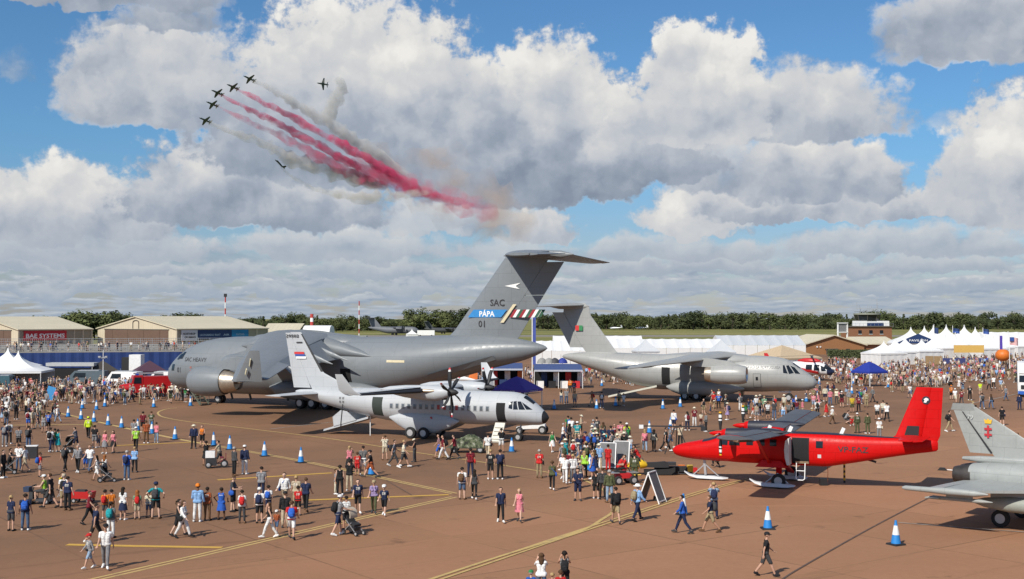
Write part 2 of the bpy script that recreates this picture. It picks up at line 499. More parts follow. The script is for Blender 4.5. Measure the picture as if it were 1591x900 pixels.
def patch_th(b, mb, quad, off=0.02, n=(4, 4), mi=0):
    """panel on the skin given by (s, angle) corners"""
    (a, c_, d, e) = quad; nu, nv = n; P = []
    for j in range(nv + 1):
        v = j / nv
        for i in range(nu + 1):
            u = i / nu
            s = (a[0] * (1 - u) + c_[0] * u) * (1 - v) + (e[0] * (1 - u) + d[0] * u) * v
            t = (a[1] * (1 - u) + c_[1] * u) * (1 - v) + (e[1] * (1 - u) + d[1] * u) * v
            P.append(b.pt(s, t, off))
    w = nu + 1
    mb.add(P, [(j * w + i, j * w + i + 1, (j + 1) * w + i + 1, (j + 1) * w + i) for j in range(nv) for i in range(nu)], mi)
AF = [(1, 0), (.9, .016), (.75, .036), (.55, .054), (.35, .062), (.2, .056), (.1, .043), (.04, .028), (.01, .014), (0, 0),
      (.01, -.012), (.04, -.02), (.1, -.027), (.2, -.032), (.35, -.034), (.55, -.028), (.75, -.018), (.9, -.008)]
def airfoil(le, chord, tk, vertical=False, sym=False, c0=0.0, c1=1.0):
    """section ring: le = leading edge, chord towards -x; part of the chord from c0 to c1"""
    P = []
    for x, t in AF:
        x = min(max(x, c0), c1)
        t = t * tk / 0.096
        if sym: t = math.copysign((abs(t) * 0.5 + abs(t) * 0.25), t) if t else 0.0
        if vertical: P.append(Vector((le[0] - x * chord, le[1] + t * chord, le[2])))
        else: P.append(Vector((le[0] - x * chord, le[1], le[2] + t * chord)))
    return P
def wing(mb, secs, vertical=False, sym=False, mi=0, c0=0.0, c1=1.0):
    """secs: (x of leading edge, y, z, chord, thickness ratio)"""
    mb.rings([airfoil((x, y, z), c, t, vertical, sym, c0, c1) for x, y, z, c, t in secs], mi, True)
def interp(secs, v, axis=1):
    """wing section at span coordinate v"""
    for a, b in zip(secs, secs[1:]):
        lo, hi = a[axis], b[axis]
        if min(lo, hi) - 1e-6 <= v <= max(lo, hi) + 1e-6:
            t = (v - lo) / (hi - lo)
            return tuple(p * (1 - t) + q * t for p, q in zip(a, b))
    return secs[-1]
def wheel(parent, c, r, w, tyre=None, rim=None, name='wheel', lab=None):
    a = MB(); n = 20
    prof = [(-w / 2, r * .62), (-w / 2, r * .9), (-w * .36, r), (w * .36, r), (w / 2, r * .9), (w / 2, r * .62)]
    a.rings([[Vector((c[0] + q * math.cos(2 * math.pi * k / n), c[1] + y, c[2] + q * math.sin(2 * math.pi * k / n))) for k in range(n)] for y, q in prof], 0, True)
    t = a.obj('wheel', tyre or M_tyre, parent)
    b = MB(); b.rings([[Vector((c[0] + q * math.cos(2 * math.pi * k / n), c[1] + y, c[2] + q * math.sin(2 * math.pi * k / n))) for k in range(n)] for y, q in
                       ((-w * .53, r * .2), (-w * .51, r * .55), (-w * .40, r * .6), (w * .40, r * .6), (w * .51, r * .55), (w * .53, r * .2))], 0, True)
    b.obj('rim', rim or M_alloy, t)
    return t
def surf_text(mb, body, b, s, z, sg, size, off=0.03, mi=0, sx=1.0, bold=0.0, width=None):
    """lettering on the side of a body; reads left to right seen from outside; s = station of the first letter"""
    d = sg  # seen from port the text runs towards the tail
    lettering(mb, body, size, lambda x, y: b.side(s + d * x, z + y, sg, off), bold, sx, mi, False, width)
M_tyre = mat('tyre_rubber', (.018, .018, .019), .85)
M_alloy = mat('wheel_alloy', (.42, .42, .43), .45, .3)
M_glass = mat('dark_glazing', (.012, .016, .022), .12, spec=.4)
M_black = mat('black_paint', (.015, .015, .017), .6)
M_dark = mat('dark_interior', (.012, .012, .013), .9)
M_white = mat('white_paint', (.78, .78, .77), .5)
M_cloth = colmat('dyed_cloth', .85, .2, 9)
M_skin = colmat('skin', .55, .05, 20)
M_steel = mat('galvanised_steel', (.45, .46, .47), .45, .6)
# ------------------------------------------------------------------ ground
def mat_apron():
    m = bpy.data.materials.new('apron_concrete'); m.use_nodes = True
    g = NG(m.node_tree); b = m.node_tree.nodes['Principled BSDF']
    geo = m.node_tree.nodes.new('ShaderNodeNewGeometry'); p = geo.outputs['Position']
    x, y, z = g.sep(p)
    big = g.noise(p, .012, 5, .6); mid = g.noise(p, .10, 6, .62); fine = g.noise(p, 3.0, 5, .65); gr = g.noise(p, 38, 3, .6)
    st = g.noise(g.xyz(g.m('MULTIPLY', x, .03), g.m('MULTIPLY', y, .22), 0.0), 1.0, 5, .6)
    c = g.cramp(g.m('ADD', g.m('MULTIPLY', big, .45), g.m('ADD', g.m('MULTIPLY', mid, .3), g.m('MULTIPLY', st, .25))),
                [(.34, (.275, .138, .070)), (.50, (.325, .164, .086)), (.66, (.365, .190, .104))])
    # older, greyer slabs on the left beyond the double line
    side = g.m('ADD', g.m('ADD', g.m('MULTIPLY', x, -.6), g.m('MULTIPLY', g.m('SUBTRACT', y, 70.0), .55)), g.m('MULTIPLY', mid, 8.0))
    c = g.mix(g.m('MULTIPLY', g.ramp(side, -3, 9), g.ramp(mid, .3, .7, .95, .62)), c, (.182, .099, .054, 1))
    k = g.m('ADD', g.m('MULTIPLY', g.m('SUBTRACT', fine, .5), .28), g.m('MULTIPLY', g.m('SUBTRACT', gr, .5), .30))
    sc = m.node_tree.nodes.new('ShaderNodeVectorMath'); sc.operation = 'SCALE'
    # slab joints every 7.5 m, oil spots
    def joint(v, w, per, rot):
        u = g.m('FRACT', g.m('DIVIDE', g.m('ADD', v, 400.0), per))
        return g.m('LESS_THAN', g.m('ABSOLUTE', g.m('SUBTRACT', u, .5)), w / per)
    u1 = g.m('ADD', g.m('MULTIPLY', x, .80), g.m('MULTIPLY', y, .60)); u2 = g.m('SUBTRACT', g.m('MULTIPLY', y, .80), g.m('MULTIPLY', x, .60))
    j = g.m('MAXIMUM', joint(u1, .05, 7.5, 0), joint(u2, .05, 7.5, 0))
    jn = g.m('MULTIPLY', j, g.ramp(mid, .36, .60, .06, .34))
    wn = m.node_tree.nodes.new('ShaderNodeTexWhiteNoise'); wn.noise_dimensions = '2D'
    g.l.new(g.xyz(g.m('FLOOR', g.m('DIVIDE', g.m('ADD', u1, 403.75), 7.5)), g.m('FLOOR', g.m('DIVIDE', g.m('ADD', u2, 403.75), 7.5))), wn.inputs['Vector'])
    k = g.m('ADD', k, g.m('MULTIPLY', g.m('SUBTRACT', wn.outputs['Value'], .5), .11))
    # tyre marks: long faint dark bands, and pale scuffs
    ty = g.noise(g.xyz(g.m('MULTIPLY', g.m('ADD', u2, g.m('MULTIPLY', mid, 3.0)), 1.1), g.m('MULTIPLY', u1, .018), 5.0), 1.0, 4, .6)
    k = g.m('SUBTRACT', k, g.ramp(ty, .60, .70, .0, .17))
    k = g.m('ADD', k, g.ramp(g.noise(g.xyz(g.m('MULTIPLY', x, .10), g.m('MULTIPLY', y, .7), 2.0), 1.0, 6, .7), .60, .72, .0, .13))
    oil = g.ramp(g.noise(p, .45, 5, .6), .62, .72, 0.0, .34)
    tot = g.m('SUBTRACT', g.m('ADD', 1.0, k), g.m('ADD', jn, oil))
    g.l.new(c, sc.inputs[0]); g.l.new(tot, sc.inputs['Scale'])
    g.l.new(sc.outputs[0], b.inputs['Base Color'])
    b.inputs['Roughness'].default_value = .85; b.inputs['Specular IOR Level'].default_value = .3
    bp = m.node_tree.nodes.new('ShaderNodeBump'); bp.inputs['Strength'].default_value = .25; bp.inputs['Distance'].default_value = .02
    g.l.new(gr, bp.inputs['Height']); g.l.new(bp.outputs[0], b.inputs['Normal'])
    return m
def mat_field():
    m = bpy.data.materials.new('airfield_grass'); m.use_nodes = True
    g = NG(m.node_tree); b = m.node_tree.nodes['Principled BSDF']
    p = m.node_tree.nodes.new('ShaderNodeNewGeometry').outputs['Position']
    x, y, z = g.sep(p)
    q = g.xyz(g.m('MULTIPLY', x, .004), g.m('MULTIPLY', y, .02), 0.0)
    n = g.noise(q, 1.0, 6, .6); f = g.noise(p, .15, 5, .7)
    c = g.cramp(g.m('ADD', g.m('MULTIPLY', n, .7), g.m('MULTIPLY', f, .3)), [(.36, (.12, .135, .040)), (.5, (.19, .19, .065)), (.64, (.30, .25, .12))])
    g.l.new(c, b.inputs['Base Color']); b.inputs['Roughness'].default_value = .95; b.inputs['Specular IOR Level'].default_value = .1
    return m
M_apron = mat_apron(); M_field = mat_field()
def sheet(name, pts, z, m):
    b = MB(); b.add([(x, y, z) for x, y in pts], [tuple(range(len(pts)))])
    o = b.obj(name, m, fix=False); return struct(o)
sheet('grass_field', [(-5000, -300), (5000, -300), (5000, 9000), (-5000, 9000)], -.012, M_field)
sheet('apron', [(-420, -40), (420, -40), (420, 330), (200, 372), (-60, 372), (-420, 520)], -.004, M_apron)
M_run = mat('runway_asphalt', (.21, .19, .165), .9, 0, .15, .05)
sheet('runway', [(-2500, 640), (2500, 640), (2500, 700), (-2500, 700)], -.004, M_run)
sheet('taxiway', [(-60, 500), (2500, 470), (2500, 495), (-60, 525)], -.004, mat('taxiway_asphalt', (.25, .22, .18), .9, 0, .15, .05))
def mat_line(name, col, wear):
    m = bpy.data.materials.new(name); m.use_nodes = True
    g = NG(m.node_tree); b = m.node_tree.nodes['Principled BSDF']
    p = m.node_tree.nodes.new('ShaderNodeNewGeometry').outputs['Position']
    n = g.noise(p, 1.6, 6, .7)
    c = g.mix(g.ramp(n, .45, .72, 0.0, wear), (*col, 1), (.2, .13, .09, 1))
    g.l.new(c, b.inputs['Base Color']); b.inputs['Roughness'].default_value = .8
    MATS[name] = m
    return m
Y_LINE = mat_line('yellow_line_paint', (.52, .36, .13), .55); Y_BOLD = mat_line('bold_yellow_paint', (.56, .33, .055), .25); W_LINE = mat_line('white_line_paint', (.38, .35, .32), .6); D_LINE = mat_line('tar_seam', (.10, .065, .05), .7)
_lz = [0.0]
def line(pts, w, m, off=0.0, smooth=True):
    P = [G(*p) for p in pts]
    if smooth and len(P) > 2:
        Q = []
        for i in range(len(P) - 1):
            a, b, c, d = P[max(i - 1, 0)], P[i], P[i + 1], P[min(i + 2, len(P) - 1)]
            for k in range(8):
                t = k / 8
                Q.append(.5 * ((2 * b) + (c - a) * t + (2 * a - 5 * b + 4 * c - d) * t * t + (3 * b - a - 3 * c + d) * t**3))
        P = Q + [P[-1]]
    V = []
    _lz[0] += .0012
    for i, p in enumerate(P):
        d = (P[min(i + 1, len(P) - 1)] - P[max(i - 1, 0)]).normalized(); n = Vector((-d.y, d.x, 0))
        for s in (-.5, .5): q = p + n * (off + s * w); V.append((q.x, q.y, .001 + _lz[0]))
    b = MB(); b.add(V, [(2 * i, 2 * i + 1, 2 * i + 3, 2 * i + 2) for i in range(len(P) - 1)])
    return struct(b.obj('painted_line', m, fix=False))
for o_ in (-.17, .17):
    line([(60, 922), (150, 900), (300, 865.5), (500, 819), (706, 772)], .16, Y_LINE, o_)
    line([(706, 767), (590, 742), (467, 716), (330, 692)], .16, Y_LINE, o_)
line([(330, 692), (272, 681.5), (189, 664), (106, 645), (60, 636)], .42, Y_LINE)
line([(104, 846.5), (200, 848.5), (345, 851)], .40, Y_BOLD)
line([(338, 746), (516, 735)], .42, Y_BOLD)
line([(475, 777.5), (697, 769)], .40, Y_BOLD)
line([(172, 693), (297, 687.5)], .40, Y_BOLD)
line([(10, 661), (130, 660), (150, 659)], .40, Y_LINE)
line([(275, 634), (258, 636), (247, 640), (246, 644), (256, 649), (290, 655), (340, 661), (400, 668), (520, 683), (651, 704), (760, 720), (873, 738), (912, 747)], .20, Y_LINE)
line([(560, 652), (480, 660), (420, 667)], .15, W_LINE)
line([(905, 745), (935, 760), (958, 778), (955, 793), (936, 807), (900, 826), (780, 864), (680, 897), (640, 911)], .20, Y_LINE)
for o_ in (-.16, .16): line([(1165, 744), (1095, 763), (1020, 787), (950, 810), (870, 836), (780, 866.5), (680, 900), (640, 914)], .14, Y_LINE, o_)
line([(1451, 770), (1404, 794), (1340, 828), (1240, 885), (1210, 905)], .09, D_LINE)
line([(1395, 812.5), (1480, 819), (1600, 828)], .12, W_LINE)
line([(1491, 631), (1508, 628.5), (1512, 625), (1503, 622)], .22, Y_LINE)
line([(1494, 630), (1540, 621), (1591, 610)], .15, W_LINE)
line([(1290, 575), (1330, 578), (1380, 574)], .25, Y_LINE)
line([(600, 747), (640, 770)], .06, D_LINE)
# ------------------------------------------------------------------ big grey four-engined transport
G17 = mat('transport_grey', (.182, .200, .215), .42, 0, .05, .25, lines=(3.2, 1.45))
G17b = mat('transport_grey_worn', (.168, .184, .197), .45, 0, .07, .4)
METAL_HOT = mat('heat_stained_steel', (.42, .36, .29), .38, .75, .35, 1.2)
INK = mat('stencil_black', (.03, .03, .034), .7)
def nacelle(parent, c, prof, mats, name='engine_nacelle', n=28, hot=None, inner=.3, fan=True):
    """prof: list of (dx back from the lip, radius)"""
    a = MB()
    a.rings([[Vector((c[0] - d, c[1] + r * math.cos(2 * math.pi * k / n), c[2] + r * math.sin(2 * math.pi * k / n))) for k in range(n)] for d, r in prof], 0, False)
    o = a.obj(name, mats[0], parent)
    r0 = prof[0][1]
    b = MB()
    b.rings([[Vector((c[0] - d, c[1] + r * math.cos(2 * math.pi * k / n), c[2] + r * math.sin(2 * math.pi * k / n))) for k in range(n)]
             for d, r in ((.30, r0 * 1.06), (.10, r0 * 1.03), (-.03, r0 * .97), (.0, r0 * .90), (.2, r0 * .85))], 0, False)
    b.obj('intake_lip', mats[1], o)
    if fan:
        f = MB()
        f.rings([[Vector((c[0] - .2 - d, c[1] + r * math.cos(2 * math.pi * k / n), c[2] + r * math.sin(2 * math.pi * k / n))) for k in range(n)]
                 for d, r in ((0, r0 * .85), (.7, r0 * .84), (.72, r0 * .30), (.35, r0 * .18), (.2, .02))], 0, False)
        f.obj('fan', M_dark, o)
    d1, r1 = prof[-1]
    e = MB()
    h = hot or (1.3, .75)
    e.rings([[Vector((c[0] - d, c[1] + r * math.cos(2 * math.pi * k / n), c[2] + r * math.sin(2 * math.pi * k / n))) for k in range(n)]
             for d, r in ((d1 - .15, r1 * .94), (d1 + h[0] * .5, r1 * (1 + h[1]) / 2), (d1 + h[0], r1 * h[1]), (d1 + h[0] - .25, r1 * h[1] * .9), (d1 + h[0] - .3, r1 * h[1] * .3), (d1 + h[0] + .5, .03))], 0, False)
    e.obj('exhaust_nozzle', METAL_HOT, o)
    return o
def transport17():
    nose = (-40.6, 145.6)
    t = root('transport_jet', 'huge grey four-engined transport jet with a T-tail marked SAC PAPA 01, side cargo door open', 'plane', (nose[0], nose[1], 0), R(155))
    t.scale = (.968, 1, 1)
    B = Body([(0, 3.15, .03, .03, .03), (.25, 3.2, .75, .8, .8), (.9, 3.3, 1.35, 1.5, 1.35), (2.2, 3.55, 2.05, 2.25, 1.95), (3.6, 3.8, 2.6, 2.75, 2.35), (5.5, 4.05, 3.05, 3.12, 2.75),
              (8, 4.25, 3.33, 3.33, 3.05), (11, 4.35, 3.43, 3.4, 3.2), (24, 4.4, 3.43, 3.42, 3.25), (29, 4.5, 3.43, 3.35, 3.2), (33, 4.9, 3.38, 3.0, 3.0), (37, 5.5, 3.15, 2.5, 2.65),
              (41, 6.05, 2.7, 2.02, 2.2), (44, 6.4, 2.1, 1.62, 1.75), (47, 6.65, 1.35, 1.1, 1.3), (49, 6.75, .75, .62, .75), (50.2, 6.8, .2, .18, .2), (50.4, 6.8, .03, .03, .03)])
    f = MB(); B.loft(f, 40, .6); f.obj('fuselage', G17, t)
    # cockpit glazing: four panes each side
    for sg in (1, -1):
        for (s0, s1, z0, z1) in ((2.55, 3.15, 5.05, 5.75), (3.22, 3.9, 5.15, 5.95)):
            p = MB(); B.patch(p, [(s0, z0), (s1, z0), (s1 + .25, z1), (s0 + .3, z1)], sg, .02); p.obj('cockpit_window', M_glass, t)
        p = MB(); B.patch(p, [(1.75, 3.75), (2.45, 3.75), (2.45, 4.5), (1.75, 4.5)], sg, .02); p.obj('lower_window', M_glass, t)
    for a0, a1 in ((62, 88), (92, 118)):
        p = MB(); patch_th(B, p, [(2.05, a0), (2.05, a1), (2.9, a1), (2.9, a0)], .03); p.obj('windscreen', M_glass, t)
    m = MB(); surf_text(m, 'SAC HEAVY', B, 4.5, 4.9, 1, .66, .03, 0, 1.0, 0, 3.7); m.obj('nose_lettering', INK, t)
    m = MB(); surf_text(m, '01', B, 3.2, 3.6, 1, .85, .03); m.obj('nose_number', INK, t)
    for k in range(6):
        m = MB(); B.patch(m, [(5.6, 4.1 - .42 * k), (5.9, 4.1 - .42 * k), (5.9, 4.32 - .42 * k), (5.6, 4.32 - .42 * k)], 1, .02, (1, 1)); m.obj('warning_mark', mat('faded_red', (.30, .12, .10), .7), t)
    m = MB(); B.patch(m, [(6.9, 3.1), (8.3, 3.1), (8.1, 3.42), (7.1, 3.42)], 1, .03); m.obj('air_scoop', M_dark, t)
    # crew door with stairs down
    d = MB(); B.patch(d, [(5.2, 1.7), (6.3, 1.7), (6.3, 3.3), (5.2, 3.3)], 1, .025); d.obj('crew_door_opening', M_dark, t)
    st = MB()
    for k in range(7):
        u = k / 6; st.box((-6.6 - 2.6 * (1 - u) * 0 - 1.9 * (1 - u), 3.2 + 1.0 * (1 - u), .2 + 1.5 * u), (.42, 1.0, .07))
    for yy in (2.75, 4.2):
        st.bar((-8.6, yy + .5, .1), (-6.4, yy - .2, 1.8), .08, .16); st.bar((-8.6, yy + .5, 1.0), (-6.4, yy - .2, 2.7), .05)
        st.bar((-8.6, yy + .5, .1), (-8.6, yy + .5, 1.0), .05)
    st.obj('crew_stairs', mat('olive_steel', (.10, .11, .08), .6), t)
    # side cargo door aft of the wing
    d = MB(); B.patch(d, [(26.9, 2.3), (28.2, 2.3), (28.2, 4.45), (26.9, 4.45)], 1, .02); d.obj('paratroop_door', M_dark, t)
    d = MB(); B.patch(d, [(32.8, 5.2), (35.0, 5.2), (35.0, 5.45), (32.8, 5.45)], 1, .02)
    d.obj('rescue_panel', mat('cream_paint', (.62, .54, .36), .6), t)
    # root fairing of the wing
    for sg in (1, -1):
        a = MB()
        rr = []
        for s, h, w in ((12.5, .05, .05), (13.8, .55, .5), (16.3, .95, .9), (20, 1.1, 1.0), (24.5, .95, .9), (27, .7, .6), (29.5, .35, .3), (31, .04, .04)):
            zc = 6.75 - max(0, s - 24) * .14; y0 = B.side(s, zc, 1, 0).y
            rr.append([Vector((-s, sg * (y0 - .35 + (w + .3) * max(0, math.cos(q))), zc + h * math.sin(q) * 1.15)) for q in [2 * math.pi * k / 16 for k in range(16)]])
        a.rings(rr); a.obj('wing_fairing', G17b, t)
    hump = MB()
    hump.rings([[Vector((-s, w * math.cos(q), 7.25 + h * math.sin(q))) for q in [2 * math.pi * k / 20 for k in range(20)]] for s, w, h in ((11.8, .3, .1), (13.5, 1.7, .75), (16, 2.5, 1.02), (22, 2.6, 1.02), (26, 2.2, .8), (29.5, .3, .1))])
    hump.obj('wing_centre_fairing', G17, t)
    # wings
    for sg in (1, -1):
        W = [(-14.3, sg * 1.2, 7.55, 12.3, .13), (-15.7, sg * 3.6, 7.35, 11.0, .13), (-19.2, sg * 9.2, 6.55, 8.3, .12), (-24.0, sg * 17.2, 5.45, 5.9, .11), (-29.6, sg * 25.3, 4.25, 3.5, .10)]
        a = MB(); wing(a, W, c1=.80); w = a.obj('wing', G17b, t)
        # flaps drooped, hinge fairings, spoilers
        for y0, y1, nm in ((3.7, 9.6, 'flap'), (9.8, 16.8, 'flap'), (17.0, 24.2, 'aileron')):
            A_, B_ = interp(W, sg * y0), interp(W, sg * y1)
            drop = .75 if nm == 'flap' else .12
            q = MB(); ring = []
            for S_ in (A_, B_):
                c = S_[3]; x0 = S_[0] - c * .805; x1 = S_[0] - c * 1.04; z0 = S_[2] + .01; z1 = z0 - c * drop * .22
                ring.append([Vector((x0, S_[1], z0 + .14)), Vector((x1, S_[1], z1 + .03)), Vector((x1, S_[1], z1 - .03)), Vector((x0, S_[1], z0 - .18))])
            q.rings(ring, 0, True, False); q.obj(nm, G17b, t)
        for y0 in (5.2, 8.4, 12.2, 15.8):
            S_ = interp(W, sg * y0); c = S_[3]
            q = MB(); q.rings([[Vector((S_[0] - c * u, S_[1] + r * .55 * math.cos(k), S_[2] - .32 - c * du + r * math.sin(k))) for k in [2 * math.pi * j / 10 for j in range(10)]]
                               for u, r, du in ((.45, .03, 0), (.6, .32, .0), (.85, .36, .03), (1.05, .24, .09), (1.22, .03, .14))])
            q.obj('flap_track_fairing', G17, t)
        q = MB(); tip = W[-1]
        wl = [(tip[0] - .35, sg * 25.25, 4.2, 3.1, .09), (tip[0] - 1.5, sg * 25.75, 5.5, 2.2, .08), (tip[0] - 2.7, sg * 26.2, 7.0, 1.15, .07)]
        q.rings([airfoil((x, y, z), c, k, True, True) for x, y, z, c, k in wl]); q.obj('winglet', G17, t)
        if sg == 1:
            q = MB()
            for z0, z1, xo in ((4.85, 5.35, 2.0), (5.6, 6.25, 2.55)): q.bar((tip[0] - xo, sg * 25.82 + .16 * (z0 - 4.8), z0), (tip[0] - xo - .3, sg * 25.98 + .16 * (z1 - 5), z1), .06, .22)
            q.obj('formation_light', mat('pale_yellow', (.6, .55, .38), .5), t)
        # engines under the wing
        for y in (8.0, 15.4):
            S_ = interp(W, sg * y)
            cx = S_[0] + (6.2 if y > 10 else 3.6); cz = S_[2] - 2.2
            e = nacelle(t, (cx, sg * y, cz), [(0, 1.16), (.4, 1.36), (1.0, 1.50), (2.0, 1.55), (3.3, 1.46), (4.2, 1.30)], (G17, mat('bare_aluminium', (.62, .62, .62), .3, .9)), hot=(1.6, .62))
            q = MB()
            ring = []
            for u, zt, zb, wd in ((cx - .9, cz + 1.45, cz + 1.2, .05), (cx - 3.0, cz + 1.9, cz + 1.3, .34), (S_[0] + .3, S_[2] + .35, cz + 1.2, .4), (S_[0] - 3.0, S_[2], cz + .9, .38), (S_[0] - 5.2, S_[2] - .2, S_[2] - .9, .06)):
                ring.append([Vector((u, sg * y - wd, zb)), Vector((u, sg * y + wd, zb)), Vector((u, sg * y + wd * .8, zt)), Vector((u, sg * y - wd * .8, zt))])
            q.rings(ring, 0, True, False); q.obj('engine_pylon', G17, t)
    # undercarriage sponsons
    for sg in (1, -1):
        a = MB(); rr = []
        for s, w, h, zc in ((17, .1, .15, 2.2), (18.5, .9, .85, 2.0), (21, 1.25, 1.15, 1.95), (27, 1.25, 1.15, 1.95), (29.5, .9, .8, 2.1), (31.5, .1, .1, 2.4)):
            rr.append([Vector((-s, sg * (2.9 + w * math.cos(q)), zc + h * math.sin(q))) for q in [2 * math.pi * k / 18 for k in range(18)]])
        a.rings(rr); a.obj('gear_sponson', G17b, t)
        for s in (21.6, 23.2, 25.0, 26.6):
            wheel(t, (-s, sg * 3.2, .62), .62, .9)
    for sg in (.35, -.35): wheel(t, (-7.6, sg, .5), .5, .34)
    q = MB(); q.bar((-7.6, 0, .5), (-7.4, 0, 2.2), .22); q.obj('nose_gear_leg', M_steel, t)
    for s in (9.5, 12.2, 17.5):
        q = MB(); q.bar((-s, .4, 1.3), (-s - .25, .4, .55), .08, .25); q.obj('belly_aerial', M_black, t)
    q = MB(); B.patch(q, [(37.6, 3.4), (45.2, 5.6), (45.0, 6.0), (37.4, 3.9)], 1, .3, (4, 1), 0, .2); q.obj('cargo_door_edge', G17b, t)
    # fin
    FN = [(-38.3, 0, 7.6, 8.6, .10), (-39.4, 0, 8.6, 8.1, .11), (-45.6, 0, 16.3, 7.2, .11)]
    a = MB(); wing(a, FN, True, True, c1=.72); a.obj('fin', G17, t)
    for z0, z1 in ((7.75, 12.2), (12.25, 15.6)):
        A_, B_ = interp(FN, z0, 2), interp(FN, z1, 2)
        a = MB(); a.rings([[Vector((S_[0] - S_[3] * .725, sgn * S_[3] * w, S_[2])) if u == 0 else Vector((S_[0] - S_[3], sgn * .03, S_[2])) for u, sgn, w in ((0, 1, .036), (1, 1, 0), (1, -1, 0), (0, -1, .036))] for S_ in (A_, B_)], 0, True, False)
        a.obj('rudder', G17, t)
    # bullet and tailplane
    a = MB(); a.rings([[Vector((-s, r * .8 * math.cos(q), 16.35 + r * math.sin(q))) for q in [2 * math.pi * k / 16 for k in range(16)]] for s, r in ((45.3, .03), (46.2, .3), (47.6, .5), (50, .52), (52.0, .4), (53.4, .03))])
    a.obj('tail_bullet', G17, t)
    for sg in (1, -1):
        TP = [(-45.5, sg * .1, 16.45, 7.2, .10), (-50.7, sg * 9.9, 15.9, 3.0, .09)]
        a = MB(); wing(a, TP, c1=.72); a.obj('tailplane', G17, t)
        A_, B_ = interp(TP, sg * .7), interp(TP, sg * 9.7)
        a = MB(); a.rings([[Vector((S_[0] - S_[3] * .725, S_[1], S_[2] + .16)), Vector((S_[0] - S_[3], S_[1], S_[2] + .0)), Vector((S_[0] - S_[3], S_[1], S_[2] - .05)), Vector((S_[0] - S_[3] * .725, S_[1], S_[2] - .12))] for S_ in (A_, B_)], 0, True, False)
        a.obj('elevator', G17b, t)
    # fin markings on both faces
    def fin_y(z): S_ = interp(FN, min(z, 16.2), 2); return S_[3] * .052
    for sg in (1, -1):
        fm = lambda x, z, o=.0: Vector((-x, sg * (fin_y(z) + .03 + o), z))
        q = MB(); q.add([fm(41.2, 9.95), fm(45.2, 9.95), fm(45.9, 10.75), fm(41.9, 10.75)], [(0, 1, 2, 3)])
        q.obj('fin_band', mat('light_blue_paint', (.03, .22, .52), .5), t)
        ms = [mat('deep_red', (.30, .02, .03), .5), M_white, mat('dark_green_paint', (.03, .10, .06), .5)]
        q = MB(); x = 46.2
        for k in range(9):
            q.add([fm(x, 9.95), fm(x + .36, 9.95), fm(x + .36 + .55, 10.75), fm(x + .55, 10.75)], [(0, 1, 2, 3)], k % 3); x += .36 if x < 49 else .01
        q.obj('tricolour_band', ms, t)
        q = MB(); q.add([fm(45.1, 9.4), fm(45.5, 9.4), fm(47.0, 11.3), fm(46.6, 11.3)], [(0, 1, 2, 3)]); q.obj('fin_slash', mat('cream_paint', (.62, .54, .36), .6), t)
        rt = (lambda x0: (lambda x, y, z0: fm(x0 + x, z0 + y, .01))) if sg == 1 else (lambda x0: (lambda x, y, z0: fm(x0 + 2.2 - x, z0 + y, .01)))
        q = MB(); lettering(q, 'SAC', .95, lambda x, y: rt(43.9)(x, y, 11.15), .015); q.obj('fin_lettering', INK, t)
        q = MB(); lettering(q, '01', .95, lambda x, y: rt(42.5)(x, y, 8.95), .015); q.obj('fin_number', INK, t)
        q = MB(); lettering(q, 'PÁPA', .78, lambda x, y: rt(42.6)(x, y, 10.05), .02); q.obj('fin_place_name', M_white, t)
        q = MB(); q.add([fm(45.6, 13.2), fm(47.4, 12.85), fm(46.9, 13.18), fm(47.5, 13.5)], [(0, 1, 2, 3)]); q.obj('fin_arrow', M_white, t)
    return t
transport17()
